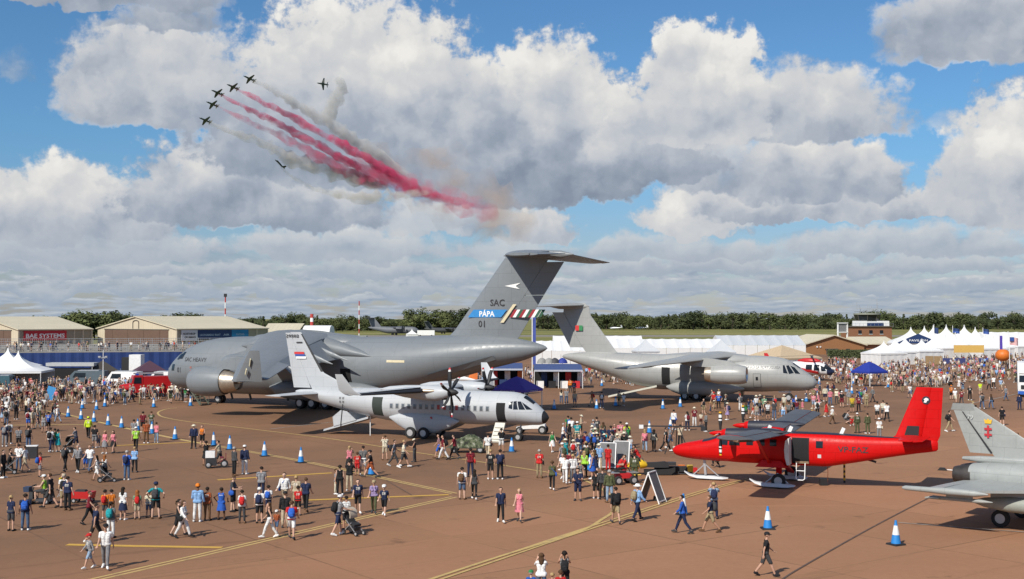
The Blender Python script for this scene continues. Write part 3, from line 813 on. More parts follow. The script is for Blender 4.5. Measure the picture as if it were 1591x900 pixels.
# ------------------------------------------------------------------ grey twin-jet transport
GKC = mat('pale_grey_satin', (.33, .335, .325), .34, 0, .05, .3, lines=(2.4, 1.1))
GKCb = mat('pale_grey_plain', (.31, .315, .305), .36, 0, .06, .5)
def twinjet():
    nose = AT(1270, 578, 143.5)
    t = root('transport_jet', 'pale grey twin-engined jet transport with a T-tail, Portuguese fin flag and rear ramp lowered', 'plane', (nose.x, nose.y, 0), R(-20))
    t.scale = (.917, 1, 1)
    B = Body([(0, 2.25, .03, .03, .03), (.35, 2.3, .6, .55, .6), (1.2, 2.42, 1.05, 1.0, 1.0), (2.4, 2.65, 1.45, 1.55, 1.35), (3.8, 2.95, 1.75, 2.05, 1.65), (5.5, 3.1, 1.95, 2.2, 1.9), (8, 3.1, 2.0, 2.3, 2.0),
              (20, 3.15, 2.0, 2.3, 2.0), (23, 3.5, 1.95, 2.0, 1.95), (26.5, 4.1, 1.7, 1.5, 1.6), (30, 4.65, 1.2, 1.0, 1.1), (32.5, 4.95, .65, .55, .6), (34, 5.05, .2, .18, .18), (34.2, 5.05, .03, .03, .03)])
    f = MB(); B.loft(f, 36, .5); f.obj('fuselage', GKC, t)
    for sg in (1, -1):
        for q in ([(2.75, 3.45), (3.35, 3.35), (3.75, 4.3), (3.45, 4.35)], [(3.5, 3.4), (4.05, 3.45), (4.15, 4.35), (3.95, 4.35)], [(2.0, 3.35), (2.6, 3.4), (3.25, 4.3), (2.75, 4.1)]):
            p = MB(); B.patch(p, q, sg, .02); p.obj('cockpit_window', M_glass, t)
        p = MB(); B.patch(p, [(6.9, 1.75), (7.8, 1.75), (7.8, 3.3), (6.9, 3.3)], sg, .015); d = p.obj('crew_door', GKCb, t)
        p = MB(); B.patch(p, [(7.2, 2.55), (7.5, 2.55), (7.5, 2.95), (7.2, 2.95)], sg, .035, (1, 1)); p.obj('pane', M_glass, d)
        for a, b_ in (((6.86, 1.7), (7.84, 1.74)), ((6.86, 3.3), (7.84, 3.34)), ((6.85, 1.75), (6.89, 3.29)), ((7.8, 1.75), (7.84, 3.29))):
            p = MB(); B.patch(p, [a, (b_[0], a[1]), b_, (a[0], b_[1])], sg, .02, (2, 3)); p.obj('door_seam', INK, t)
        p = MB(); B.patch(p, [(18.7, 1.85), (19.8, 1.9), (19.8, 3.95), (18.7, 3.9)], sg, .02); p.obj('paratroop_door', M_dark, t)
    p = MB(); surf_text(p, 'FORÇA AÉREA PORTUGUESA', B, 9.6, 3.95, -1, .42, .02, 0, 1.0, 0, 5.2)
    p.obj('nose_lettering', mat('faded_grey_ink', (.16, .165, .17), .7), t)
    for a0, a1 in ((70, 89), (91, 110)):
        p = MB(); patch_th(B, p, [(2.1, a0), (2.1, a1), (3.0, a1), (3.0, a0)], .03); p.obj('windscreen', M_glass, t)
    hump = MB()
    hump.rings([[Vector((-s, w * math.cos(q), 4.75 + h * math.sin(q))) for q in [2 * math.pi * k / 20 for k in range(20)]] for s, w, h in ((7.2, .2, .1), (9, 1.4, .72), (11.5, 1.75, .98), (16.5, 1.75, .98), (20, 1.2, .7), (23, .2, .1))])
    hump.obj('wing_centre_fairing', GKC, t)
    for sg in (1, -1):
        W = [(-10.3, sg * .8, 5.3, 6.8, .13), (-11.3, sg * 2.1, 5.25, 6.2, .13), (-13.2, sg * 5.6, 5.05, 4.9, .12), (-19.9, sg * 17.4, 4.35, 2.0, .10)]
        a = MB(); wing(a, W, c1=.76); a.obj('wing', GKCb, t)
        for y0, y1, nm, dr in ((2.3, 7.6, 'flap', .35), (7.8, 12.6, 'flap', .3), (12.8, 17.0, 'aileron', .05)):
            A_, B_ = interp(W, sg * y0), interp(W, sg * y1); q = MB()
            q.rings([[Vector((S_[0] - S_[3] * .765, S_[1], S_[2] + .1)), Vector((S_[0] - S_[3], S_[1], S_[2] - S_[3] * dr * .22 + .02)), Vector((S_[0] - S_[3], S_[1], S_[2] - S_[3] * dr * .22 - .02)), Vector((S_[0] - S_[3] * .765, S_[1], S_[2] - .12))] for S_ in (A_, B_)], 0, True, False)
            q.obj(nm, GKCb, t)
        for y0 in (4.2, 8.3, 11.4):
            S_ = interp(W, sg * y0); c = S_[3]; q = MB()
            q.rings([[Vector((S_[0] - c * u, S_[1] + r * .5 * math.cos(k), S_[2] - .22 - c * du + r * math.sin(k))) for k in [2 * math.pi * j / 10 for j in range(10)]] for u, r, du in ((.45, .02, 0), (.65, .2, 0), (.9, .22, .02), (1.15, .02, .07))])
            q.obj('flap_track_fairing', GKC, t)
        nacelle(t, (-8.0, sg * 5.6, 3.35), [(0, .9), (.3, 1.02), (1.0, 1.12), (2.2, 1.14), (3.6, 1.08), (4.4, .98)], (GKC, mat('bare_aluminium', (.62, .62, .62), .3, .9)), hot=(.8, .86))
        q = MB(); y = sg * 5.6
        q.rings([[Vector((u, y - wd, zb)), Vector((u, y + wd, zb)), Vector((u, y + wd * .8, zt)), Vector((u, y - wd * .8, zt))] for u, zt, zb, wd in ((-8.7, 4.42, 4.2, .05), (-10.2, 4.9, 4.2, .3), (-13.1, 5.25, 4.2, .34), (-15.5, 5.0, 4.3, .3), (-17, 4.9, 4.7, .05))], 0, True, False)
        q.obj('engine_pylon', GKC, t)
        a = MB(); a.rings([[Vector((-s, sg * (1.75 + w * math.cos(q)), zc + h * math.sin(q))) for q in [2 * math.pi * k / 16 for k in range(16)]] for s, w, h, zc in ((9.0, .1, .1, 1.5), (10.6, .5, .55, 1.45), (12.4, .72, .82, 1.45), (17.2, .72, .85, 1.45), (18.4, .45, .5, 1.5), (19.2, .1, .1, 1.6))])
        a.obj('gear_sponson', GKCb, t)
        for s in (15.2, 16.7): wheel(t, (-s, sg * 1.95, .55), .55, .42)
    for y in (.22, -.22): wheel(t, (-3.6, y, .5), .5, .3)
    q = MB(); q.bar((-3.6, 0, .5), (-3.5, 0, 1.5), .16); q.box((-4.1, 0, 1.15), (1.6, .7, .12)); q.obj('nose_gear_leg', M_white, t)
    FN = [(-25.6, 0, 5.0, 6.6, .11), (-26.6, 0, 5.8, 6.2, .11), (-30.1, 0, 10.2, 5.6, .11), (-30.3, 0, 11.2, 5.2, .10), (-30.9, 0, 11.75, 4.2, .08)]
    a = MB(); wing(a, FN, True, True, c1=.7); a.obj('fin', GKC, t)
    A_, B_ = interp(FN, 6.2, 2), interp(FN, 10.6, 2)
    a = MB(); a.rings([[Vector((S_[0] - S_[3] * .705, S_[3] * .034, S_[2])), Vector((S_[0] - S_[3], .02, S_[2])), Vector((S_[0] - S_[3], -.02, S_[2])), Vector((S_[0] - S_[3] * .705, -S_[3] * .034, S_[2]))] for S_ in (A_, B_)], 0, True, False)
    a.obj('rudder', GKC, t)
    a = MB(); a.rings([[Vector((-s, r * .75 * math.cos(q), 11.35 + r * math.sin(q))) for q in [2 * math.pi * k / 14 for k in range(14)]] for s, r in ((30.3, .03), (30.9, .3), (32.5, .42), (34.6, .36), (36.2, .03))]); a.obj('tail_bullet', GKC, t)
    for sg in (1, -1):
        TP = [(-30.9, sg * .1, 11.5, 5.2, .10), (-35.6, sg * 6.8, 11.25, 2.2, .09)]
        a = MB(); wing(a, TP); a.obj('tailplane', GKCb, t)
    for sg in (1, -1):
        fy = lambda z: interp(FN, z, 2)[3] * .052 + .03
        q = MB()
        for k, m0 in ((0, 0), (1, 1)):
            x0 = 31.6 + .52 * k if sg < 0 else 32.1 - .52 * k
            x1 = x0 + .52 if sg < 0 else x0 - .52
            q.add([Vector((-(32.2 - (x0 - 31.6)), sg * fy(8.4), 8.3)), Vector((-(32.2 - (x1 - 31.6)), sg * fy(8.4), 8.3)), Vector((-(32.2 - (x1 - 31.6)), sg * fy(9), 8.95)), Vector((-(32.2 - (x0 - 31.6)), sg * fy(9), 8.95))], [(0, 1, 2, 3)], m0)
        q.obj('fin_flag', [mat('flag_red', (.55, .03, .03), .6), mat('flag_green', (.03, .22, .08), .6)], t)
    rp = MB(); rp.prism([(-20.6, 1.72), (-27.2, .34), (-27.25, .12), (-20.6, 1.5)], -1.4, 1.4); rp.obj('loading_ramp', mat('ramp_cream', (.55, .54, .46), .6), t)
    for u, v in ((12.6, .3), (11.6, -.2)):
        q = MB(); q.bar((-u, v, 1.2), (-u - .2, v, .6), .06, .2); q.obj('belly_aerial', M_black, t)
    return t
twinjet()
# ------------------------------------------------------------------ twin turboprop transport
G295 = mat('light_grey_matt', (.43, .45, .47), .55, 0, .04, .5, lines=(1.6, .8, .008))
G295b = mat('light_grey_wing', (.42, .44, .46), .5, 0, .05, .5)
DEICE = mat('black_rubber_boot', (.02, .02, .023), .6)
def blade_mesh(L, root_w, mid_w, tip_w, sweep, mats, bands):
    """propeller blade along +z in the x-thin plane, chord along y; bands = [(from, material)]"""
    mb = MB(); n = 12; rings = []
    us = [i / n for i in range(n + 1)]
    for u in us:
        w = root_w + (mid_w - root_w) * min(1, u * 2.2) if u < .5 else mid_w + (tip_w - mid_w) * ((u - .5) / .5) ** 1.6
        off = sweep * (u - .35) ** 2 * (1 if u > .35 else -.2)
        tw = R(84 - 12 * u); th = .055 * (1 - u) + .012
        z = .22 + (L - .22) * u
        c, s = math.cos(tw), math.sin(tw)
        rings.append([Vector((a * w * s * .5 + b * th * c, off + a * w * c * .5 - b * th * s, z)) for a, b in ((-1, 0), (-.3, 1), (.5, .7), (1, 0), (.5, -.7), (-.3, -1))])
    for i in range(n):
        mi = 0
        for f0, k in bands:
            if us[i] + .5 / n >= f0: mi = k
        mb.rings([rings[i], rings[i + 1]], mi, i == n - 1)
    return mb.mesh('blade', mats)
def propeller(parent, c, nb, me, hub_r, hub_m, phase):
    h = MB()
    h.rings([[Vector((d, r * math.cos(2 * math.pi * k / 14), r * math.sin(2 * math.pi * k / 14))) for k in range(14)] for d, r in ((-.22, hub_r), (.12, hub_r), (.42, hub_r * .7), (.62, hub_r * .3), (.68, .01))])
    o = h.obj('propeller', hub_m, parent); o.location = c
    for k in range(nb):
        b = bpy.data.objects.new('blade', me); COL.objects.link(b); b.parent = o
        b.rotation_euler = (R(phase + 360 * k / nb), 0, 0)
    return o
def turboprop():
    nose = AT(853, 648, 97.5)
    t = root('turboprop_transport', 'light grey twin-propeller military transport with Serbian fin flag, front door stairs and rear ramp lowered', 'plane', (nose.x, nose.y, 0), R(-23))
    B = Body([(0, 1.95, .03, .03, .03), (.2, 1.95, .34, .33, .33), (.55, 1.98, .62, .62, .57), (1.3, 2.15, .98, 1.08, .82), (2.2, 2.35, 1.22, 1.42, 1.02), (3.0, 2.5, 1.35, 1.43, 1.2), (4.6, 2.55, 1.4, 1.4, 1.32),
              (13.5, 2.55, 1.4, 1.4, 1.32), (15.5, 2.7, 1.38, 1.28, 1.25), (18, 2.95, 1.15, .95, 1.05), (20.5, 3.2, .8, .56, .75), (22.6, 3.4, .42, .32, .40), (23.6, 3.5, .1, .1, .1), (23.7, 3.5, .02, .02, .02)])
    f = MB(); B.loft(f, 32, .4, s0=.42); f.obj('fuselage', G295, t)
    f = MB(); B.loft(f, 24, .1, s0=0, s1=.43); f.obj('radome', M_black, t)
    for sg in (1, -1):
        for q in ([(1.62, 2.62), (2.1, 2.62), (2.3, 3.25), (2.05, 3.25)], [(2.18, 2.62), (2.55, 2.62), (2.6, 3.25), (2.38, 3.28)], [(2.63, 2.65), (2.95, 2.72), (2.88, 3.18), (2.67, 3.26)], [(1.1, 2.62), (1.54, 2.62), (1.97, 3.2), (1.65, 3.0)]):
            p = MB(); B.patch(p, q, sg, .015, deep=.03); p.obj('cockpit_window', M_glass, t)
    for a0, a1 in ((62, 88), (92, 118)):
        p = MB(); patch_th(B, p, [(1.15, a0), (1.15, a1), (1.95, a1), (1.95, a0)], .02); p.obj('windscreen', M_glass, t)
    W_in = mat('cabin_window', (.10, .115, .13), .15, spec=.7)
    W_fr = mat('window_surround', (.33, .345, .36), .5)
    W_red = mat('window_cover_red', (.35, .05, .05), .6)
    for sg in (1, -1):
        for k in range(18):
            s = 4.75 + .545 * k
            if s > 13.9: break
            fr = MB(); B.patch(fr, [(s - .17, 2.38), (s + .17, 2.38), (s + .17, 2.86), (s - .17, 2.86)], sg, .012, (1, 3)); o = fr.obj('window', W_fr, t)
            p = MB(); B.patch(p, [(s - .12, 2.44), (s + .12, 2.44), (s + .12, 2.80), (s - .12, 2.80)], sg, .022, (1, 2)); p.obj('pane', W_red if (k in (5, 7, 8) and sg < 0) else W_in, o)
    # doors on the right side
    p = MB(); B.patch(p, [(3.25, 1.6), (4.0, 1.6), (4.0, 3.12), (3.25, 3.12)], -1, .012); p.obj('crew_door_opening', M_dark, t)
    p = MB(); P0, P1 = Vector((-4.9, -1.38, 1.5)), Vector((-4.9, -2.25, .12))
    p.prism([(-1.38, 1.55), (-1.30, 1.42), (-2.28, .02), (-2.36, .15)], -4.05, -3.2, 0, lambda x, y, z: (y, x, z)); st = p.obj('airstair', mat('pale_cream_door', (.60, .58, .50), .6), t)
    for k in range(4):
        q = MB(); u = .25 + .2 * k; q.box((-3.62, -1.42 - .96 * u, 1.56 - 1.43 * u), (.7, .16, .03)); q.obj('step', mat('pale_cream_door', (.60, .58, .50), .6), st)
    p = MB(); B.patch(p, [(14.35, 1.72), (15.3, 1.8), (15.3, 3.3), (14.35, 3.3)], -1, .014); p.obj('paratroop_door', mat('dark_green_interior', (.03, .04, .035), .8), t)
    p = MB()
    p.rings([B_ring for B_ring in [[B.pt(8.05 + .07 * k, th, .014) for th in range(190, 366, 8)] for k in (0, 1)]], 0, False, False, False); p.obj('propeller_line', mat('warning_red', (.45, .05, .06), .6), t)
    # dark protective panel beside the propeller: wheel fairing
    for sg in (1, -1):
        a = MB(); rr = []
        for s, w, h, zc in ((7.4, .05, .05, 1.5), (8.2, .3, .45, 1.4), (9.4, .45, .82, 1.3), (11.9, .45, .84, 1.28), (12.9, .3, .5, 1.5), (13.8, .05, .05, 1.65)):
            rr.append([Vector((-s, sg * (1.12 + w * math.cos(q)), zc + h * math.sin(q))) for q in [2 * math.pi * k / 16 for k in range(16)]])
        a.rings(rr); a.obj('gear_sponson', G295, t)
        for s in (10.4, 11.6): wheel(t, (-s, sg * 1.5, .48), .48, .34)
        q = MB(); B.patch(q, [(9.6, 1.5), (9.75, 1.5), (9.75, 1.85), (9.6, 1.85)], sg, .5, (1, 1)); q.obj('warning_label', mat('warning_red', (.45, .05, .06), .6), t)
    hump = MB()
    hump.rings([[Vector((-s, w * math.cos(q), 3.55 + h * math.sin(q))) for q in [2 * math.pi * k / 18 for k in range(18)]] for s, w, h in ((7.0, .1, .1), (8.0, 1.0, .5), (9.2, 1.28, .68), (11.6, 1.28, .64), (13.2, .9, .45), (14.4, .1, .1))])
    hump.obj('wing_centre_fairing', G295, t)
    me = blade_mesh(1.95, .16, .34, .16, .55, [DEICE, mat('blade_tip_red', (.5, .04, .05), .5), M_white], [(0, 0), (.80, 1), (.87, 2), (.92, 1)])
    for sg in (1, -1):
        W = [(-8.9, sg * .6, 4.08, 3.0, .15), (-8.95, sg * 3.5, 4.1, 3.0, .15), (-9.05, sg * 5.6, 4.12, 2.85, .14), (-9.85, sg * 12.6, 4.25, 1.45, .12)]
        a = MB(); wing(a, W, c1=.74); a.obj('wing', G295b, t)
        q = MB(); wing(q, [(S_[0] + .012, S_[1], S_[2], S_[3], S_[4] * 1.06) for S_ in (interp(W, sg * 4.3), W[2], W[3])], c1=.09); q.obj('de_icing_boot', DEICE, t)
        for y0, y1, nm in ((1.5, 2.95, 'flap'), (4.1, 9.4, 'flap'), (9.5, 12.5, 'aileron')):
            A_, B_ = interp(W, sg * y0), interp(W, sg * y1); q = MB()
            q.rings([[Vector((S_[0] - S_[3] * .745, S_[1], S_[2] + .1)), Vector((S_[0] - S_[3], S_[1], S_[2] + .02)), Vector((S_[0] - S_[3], S_[1], S_[2] - .02)), Vector((S_[0] - S_[3] * .745, S_[1], S_[2] - .1))] for S_ in (A_, B_)], 0, True, False)
            q.obj(nm, G295b, t)
        q = MB(); q.rings([airfoil(S_[:3], S_[3], S_[4], True, True) for S_ in ((-9.85, sg * 12.58, 4.25, 1.45, .11), (-10.35, sg * 12.75, 4.55, 1.3, .10), (-11.25, sg * 12.98, 5.75, .6, .08))]); q.obj('winglet', G295b, t)
        a = MB(); rr = []
        for s, w, h, zc in ((7.1, .34, .36, 4.0), (7.5, .5, .52, 3.95), (8.2, .58, .62, 3.9), (9.2, .6, .62, 3.92), (11.0, .55, .5, 4.0), (12.4, .38, .3, 4.08), (13.3, .04, .04, 4.12)):
            rr.append([Vector((-s, sg * 3.55 + w * math.cos(q), zc + h * math.sin(q))) for q in [2 * math.pi * k / 18 for k in range(18)]])
        a.rings(rr); n = a.obj('engine_nacelle', G295b, t)
        q = MB(); q.ball((-7.55, sg * 3.55, 3.55), .3, 12, 0, (1.0, .9, .6)); q.obj('intake', M_black, n)
        q = MB(); q.tube([(-8.2, sg * 4.0, 4.1), (-8.9, sg * 4.22, 4.12), (-9.3, sg * 4.3, 4.1)], [.12, .15, .13], 10); q.obj('exhaust_pipe', METAL_HOT, n)
        propeller(t, Vector((-6.95, sg * 3.55, 4.0)), 6, me, .3, M_black, 12 if sg < 0 else 35)
    FN = [(-17.7, 0, 3.5, 6.1, .05), (-18.5, 0, 4.1, 5.4, .07), (-20.8, 0, 5.15, 3.25, .11), (-23.15, 0, 8.66, 1.6, .11)]
    a = MB(); wing(a, FN, True, True, c1=.68); a.obj('fin', G295, t)
    q = MB(); wing(q, [(S_[0] + .012, S_[1], S_[2], S_[3], S_[4] * 1.08) for S_ in (interp(FN, 5.25, 2), interp(FN, 8.5, 2))], True, True, c1=.07); q.obj('de_icing_boot', DEICE, t)
    A_, B_ = interp(FN, 3.85, 2), interp(FN, 8.6, 2)
    a = MB(); a.rings([[Vector((S_[0] - S_[3] * .69, S_[3] * .034 * (S_[4] / .11), S_[2])), Vector((S_[0] - S_[3], .015, S_[2])), Vector((S_[0] - S_[3], -.015, S_[2])), Vector((S_[0] - S_[3] * .69, -S_[3] * .034 * (S_[4] / .11), S_[2]))] for S_ in (A_, B_)], 0, True, False); a.obj('rudder', G295, t)
    fy = lambda z: interp(FN, z, 2)[3] * .05 * (interp(FN, z, 2)[4] / .11) + .02
    for sg in (1, -1):
        cols = [mat('flag_red', (.55, .03, .03), .6), mat('flag_blue', (.03, .08, .30), .6), M_white]
        for k in range(3):
            z1 = 6.95 - .2 * k; z0 = z1 - .2; x = 22.75 - .10 * k; q = MB()
            q.add([Vector((-x, sg * fy(z0), z0)), Vector((-x - 1.0, sg * fy(z0), z0)), Vector((-x - 1.0, sg * fy(z1), z1)), Vector((-x, sg * fy(z1), z1))], [(0, 1, 2, 3)]); q.obj('flag_stripe', cols[k], t)
        q = MB(); x0 = 23.15 if sg > 0 else 24.65
        lettering(q, '29502', .36, lambda x, y: Vector((-(x0 + (x if sg > 0 else -x)), sg * (fy(8.35) + .01), 8.2 + y)), .008, width=1.35); q.obj('serial_number', INK, t)
        q = MB(); q.add([Vector((-23.0, sg * (fy(7.8) + .01), 7.72)), Vector((-23.6, sg * (fy(7.8) + .01), 7.72)), Vector((-23.5, sg * (fy(7.8) + .01), 7.82)), Vector((-22.9, sg * (fy(7.8) + .01), 7.82))], [(0, 1, 2, 3)]); q.obj('aerial_mark', INK, t)
        TP = [(-20.9, sg * .25, 3.4, 2.7, .10), (-21.6, sg * 5.4, 3.45, 1.6, .09)]
        a = MB(); wing(a, TP); a.obj('tailplane', G295b, t)
        # cross of Serbia: four grey dots ring on the rear fuselage
        for dx, dz in ((-.16, .16), (.16, .16), (-.16, -.16), (.16, -.16)):
            q = MB(); B.patch(q, [(18.4 + dx - .1, 2.95 + dz - .1), (18.4 + dx + .1, 2.95 + dz - .1), (18.4 + dx + .1, 2.95 + dz + .1), (18.4 + dx - .1, 2.95 + dz + .1)], sg, .014, (1, 1)); q.obj('roundel_mark', mat('faded_grey_ink', (.16, .165, .17), .7), t)
    a = MB(); a.prism([(-15.9, 1.62), (-20.2, .42), (-20.25, .25), (-15.9, 1.45)], -1.0, 1.0); rp = a.obj('loading_ramp', G295b, t)
    for sg in (1, -1):
        a = MB(); a.prism([(-17.0, 1.3), (-19.2, .7), (-19.3, 1.5), (-18.5, 2.1), (-17.9, 2.0)], sg * 1.0, sg * 1.06); a.obj('ramp_side_panel', G295, t)
        a = MB(); a.bar((-18.5, sg * 1.1, .7), (-18.3, sg * 1.1, 2.6), .05); a.obj('ramp_strut', M_black, t)
    a = MB(); a.bar((-15.9, -.6, 0), (-15.9, -.6, 1.6), .06); a.obj('tail_prop', M_white, t)
    for y in (.16, -.16): wheel(t, (-2.6, y, .33), .33, .2)
    q = MB(); q.bar((-2.6, 0, .33), (-2.4, 0, 1.4), .12); q.obj('nose_gear_leg', M_steel, t)
    return t
T295 = turboprop()
# ------------------------------------------------------------------ red ski plane
RED = mat('signal_red_gloss', (.54, .005, .005), .40, 0, .03, .8, spec=.2, lines=(1.25, .52, .009))
NAVY = mat('anti_glare_navy', (.02, .022, .035), .5)
WTOP = mat('dark_grey_wing_top', (.085, .09, .10), .55, 0, .2, 1.0)
SKI = mat('ski_white', (.52, .53, .54), .5, 0, .1, 2)
def skiplane():
    nose = AT(1045, 700, 76.0)
    t = root('ski_plane', 'bright red twin-propeller ski plane with open door lettered VP-FAZ', 'plane', (nose.x, nose.y, 0), R(156))
    B = Body([(0, 1.72, .03, .03, .03), (.15, 1.72, .24, .22, .24), (.7, 1.75, .44, .42, .44), (1.6, 1.82, .62, .55, .60, 2.3), (2.5, 1.92, .75, .66, .72, 2.5), (3.05, 2.0, .8, .8, .8, 2.7), (3.7, 2.05, .82, 1.0, .86, 3.0), (4.2, 2.05, .82, 1.08, .88, 3.2),
              (9.2, 2.05, .82, 1.08, .88, 3.2), (10.5, 2.15, .76, .95, .78, 3.0), (12.5, 2.35, .55, .68, .58, 2.6), (14.5, 2.55, .3, .45, .4, 2.2), (15.5, 2.62, .12, .3, .3), (15.6, 2.62, .03, .2, .2)])
    f = MB(); B.loft(f, 32, .3); f.obj('fuselage', RED, t)
    f = MB(); patch_th(B, f, [(2.0, 50), (2.0, 130), (3.0, 130), (3.0, 50)], .012, (6, 10)); f.obj('anti_glare_panel', NAVY, t)
    f = MB(); patch_th(B, f, [(6.2, 62), (6.2, 118), (14.0, 112), (14.0, 68)], .012, (14, 10)); f.obj('dorsal_stripe', NAVY, t)
    for sg in (1, -1):
        for q in ([(3.15, 2.25), (3.65, 2.25), (3.7, 2.85), (3.45, 2.85)], [(3.75, 2.25), (4.4, 2.25), (4.4, 2.85), (3.78, 2.85)]):
            p = MB(); B.patch(p, q, sg, .012); p.obj('cockpit_window', M_glass, t)
        for s in (5.0, 5.7, 6.4, 7.1, 9.1):
            if s > 7 and s < 8 and sg > 0: continue
            p = MB(); B.patch(p, [(s - .2, 2.3), (s + .2, 2.3), (s + .2, 2.7), (s - .2, 2.7)], sg, .012, (2, 2)); p.obj('cabin_window', M_glass, t)
    for a0, a1 in ((52, 88), (92, 128)):
        p = MB(); patch_th(B, p, [(3.02, a0), (3.02, a1), (3.6, a1), (3.6, a0)], .02); p.obj('windscreen', M_glass, t)
    # open cabin door and ladder (port)
    p = MB(); B.patch(p, [(7.5, 1.32), (8.5, 1.32), (8.5, 2.85), (7.5, 2.85)], 1, .014); d = p.obj('door_opening', M_dark, t)
    q = MB(); B.patch(q, [(7.7, 1.34), (8.47, 1.34), (8.47, 1.48), (7.7, 1.48)], 1, .03, (2, 1)); q.obj('door_sill', mat('pale_wood', (.5, .38, .25), .7), d)
    p = MB(); p.prism([(-7.49, 1.3), (-7.37, 1.3), (-7.25, 1.7), (-7.21, 2.2), (-7.27, 2.7), (-7.43, 2.86), (-7.49, 2.86)], .88, 1.6, 0); p.obj('open_door', mat('door_lining_white', (.6, .6, .57), .5), t)
    p = MB()
    for x in (-7.8, -8.3): p.tube([(x, .95, 1.4), (x, 1.05, .9), (x, 1.12, .5)], .03, 6)
    p.tube([(-7.8, 1.12, .5), (-7.9, 1.13, .42), (-8.2, 1.13, .42), (-8.3, 1.12, .5)], .03, 6)
    for z in (.95,): p.tube([(-7.8, 1.04, z), (-8.3, 1.04, z)], .025, 6)
    p.obj('boarding_ladder', M_white, t)
    q = MB(); surf_text(q, 'VP-FAZ', B, 10.15, 2.12, 1, .46, .012, 0, 1.0, .006, 1.7); q.obj('registration', INK, t)
    q = MB(); surf_text(q, 'VP-FAZ', B, 13.0, 2.1, -1, .46, .012, 0, 1.0, .006, 1.7); q.obj('registration', INK, t)
    q = MB(); B.patch(q, [(9.0, 1.72), (9.2, 1.72), (9.2, 1.92), (9.0, 1.92)], 1, .012, (1, 1)); q.obj('crest_mark', mat('pale_grey_decal', (.5, .5, .52), .6), t)
    me = blade_mesh(1.28, .12, .22, .17, 0.0, [M_black, M_white, mat('blade_tip_yellow', (.7, .38, .02), .5)], [(0, 0), (.48, 1), (.60, 0), (.70, 1), (.82, 0), (.9, 2)])
    for sg in (1, -1):
        W = [(-5.35, sg * .3, 3.12, 2.0, .16), (-5.35, sg * 9.9, 3.55, 2.0, .15)]
        a = MB(); wing(a, W, c1=.72); w = a.obj('wing', RED, t)
        # dark walkway skin over most of the top
        a = MB(); zz = .105
        def top(y, u): S_ = interp(W, sg * y); return Vector((S_[0] - u * S_[3], S_[1], S_[2] + S_[3] * (.0 + np.interp(u, [0, .01, .04, .1, .2, .35, .55, .72], [0, .014, .028, .043, .056, .062, .054, .040])) * S_[4] / .096 + .008))
        P = [top(y, u) for y in (.5, 9.8) for u in (.02, .06, .12, .2, .35, .55, .715)]
        a.add(P, [(i, i + 1, i + 8, i + 7) for i in range(6)]); a.obj('wing_top_skin', WTOP, t)
        for y0, y1, nm in ((.9, 5.9, 'flap'), (6.0, 9.8, 'aileron')):
            A_, B_ = interp(W, sg * y0), interp(W, sg * y1); q = MB()
            q.rings([[Vector((S_[0] - S_[3] * .73, S_[1], S_[2] + .12)), Vector((S_[0] - S_[3], S_[1], S_[2] - .05)), Vector((S_[0] - S_[3], S_[1], S_[2] - .09)), Vector((S_[0] - S_[3] * .73, S_[1], S_[2] - .04))] for S_ in (A_, B_)], 0, True, False)
            q.obj(nm, WTOP, t)
        q = MB(); q.rings([airfoil((x, y, z), c, k) for x, y, z, c, k in ((-5.33, sg * 9.88, 3.55, 2.02, .15), (-5.6, sg * 10.02, 3.55, 1.5, .12))]); q.obj('wing_tip', WTOP, t)
        q = MB(); q.bar((-6.2, sg * .78, 1.25), (-6.1, sg * 4.3, 3.22), .16, .07); q.obj('wing_strut', RED, t)
        a = MB(); rr = []
        for s, wd, h, zc in ((3.85, .2, .24, 3.12), (4.1, .32, .36, 3.08), (4.7, .38, .42, 3.05), (5.6, .38, .4, 3.1), (6.6, .3, .26, 3.25), (7.6, .04, .04, 3.35)):
            rr.append([Vector((-s, sg * 2.85 + wd * math.cos(q), zc + h * math.sin(q))) for q in [2 * math.pi * k / 16 for k in range(16)]])
        a.rings(rr[1:]); n = a.obj('engine_nacelle', NAVY, t); a = MB(); a.rings(rr[:2]); a.obj('red_cowl', RED, n)
        q = MB(); q.tube([(-4.5, sg * 3.2, 2.95), (-4.7, sg * 3.42, 2.85), (-5.0, sg * 3.5, 2.8)], [.1, .12, .11], 10); q.obj('exhaust_pipe', METAL_HOT, n)
        propeller(t, Vector((-3.75, sg * 2.85, 3.12)), 4 if sg > 0 else 3, me, .17, RED, 180 if sg > 0 else 0)
        # leg, ski
        q = MB(); q.bar((-6.7, sg * .6, 1.2), (-6.95, sg * 1.85, .5), .34, .12); q.obj('main_gear_leg', RED, t)
        q = MB(); q.box((-6.3, sg * .72, 1.25), (1.9, .5, .4), taper=.6); q.obj('gear_fairing', RED, t)
        wheel(t, (-6.95, sg * 1.95, .42), .42, .26)
        q = MB(); q.rings([[Vector((-x, sg * 1.95 + e * w_, z + dz)) for e, dz in ((-1, 0), (1, 0), (.7, h), (-.7, h))] for x, w_, z, h in ((5.25, .05, .42, .06), (5.6, .22, .22, .1), (6.1, .36, .1, .16), (7.0, .38, .09, .2), (7.5, .34, .09, .16), (7.9, .2, .14, .06))], 0, True, False)
        sk = q.obj('main_ski', SKI, t)
        q = MB(); q.tube([(-6.2, sg * 1.95, .3), (-6.9, sg * 1.95, .85), (-7.5, sg * 1.95, .28)], .04, 6); q.obj('ski_rigging', M_steel, sk)
    q = MB(); q.rings([[Vector((-x, e * w_, z + dz)) for e, dz in ((-1, 0), (1, 0), (.7, h), (-.7, h))] for x, w_, z, h in ((.75, .05, .42, .06), (1.1, .22, .22, .08), (1.6, .3, .1, .14), (2.6, .3, .09, .16), (3.2, .26, .1, .1), (3.5, .1, .14, .05))], 0, True, False)
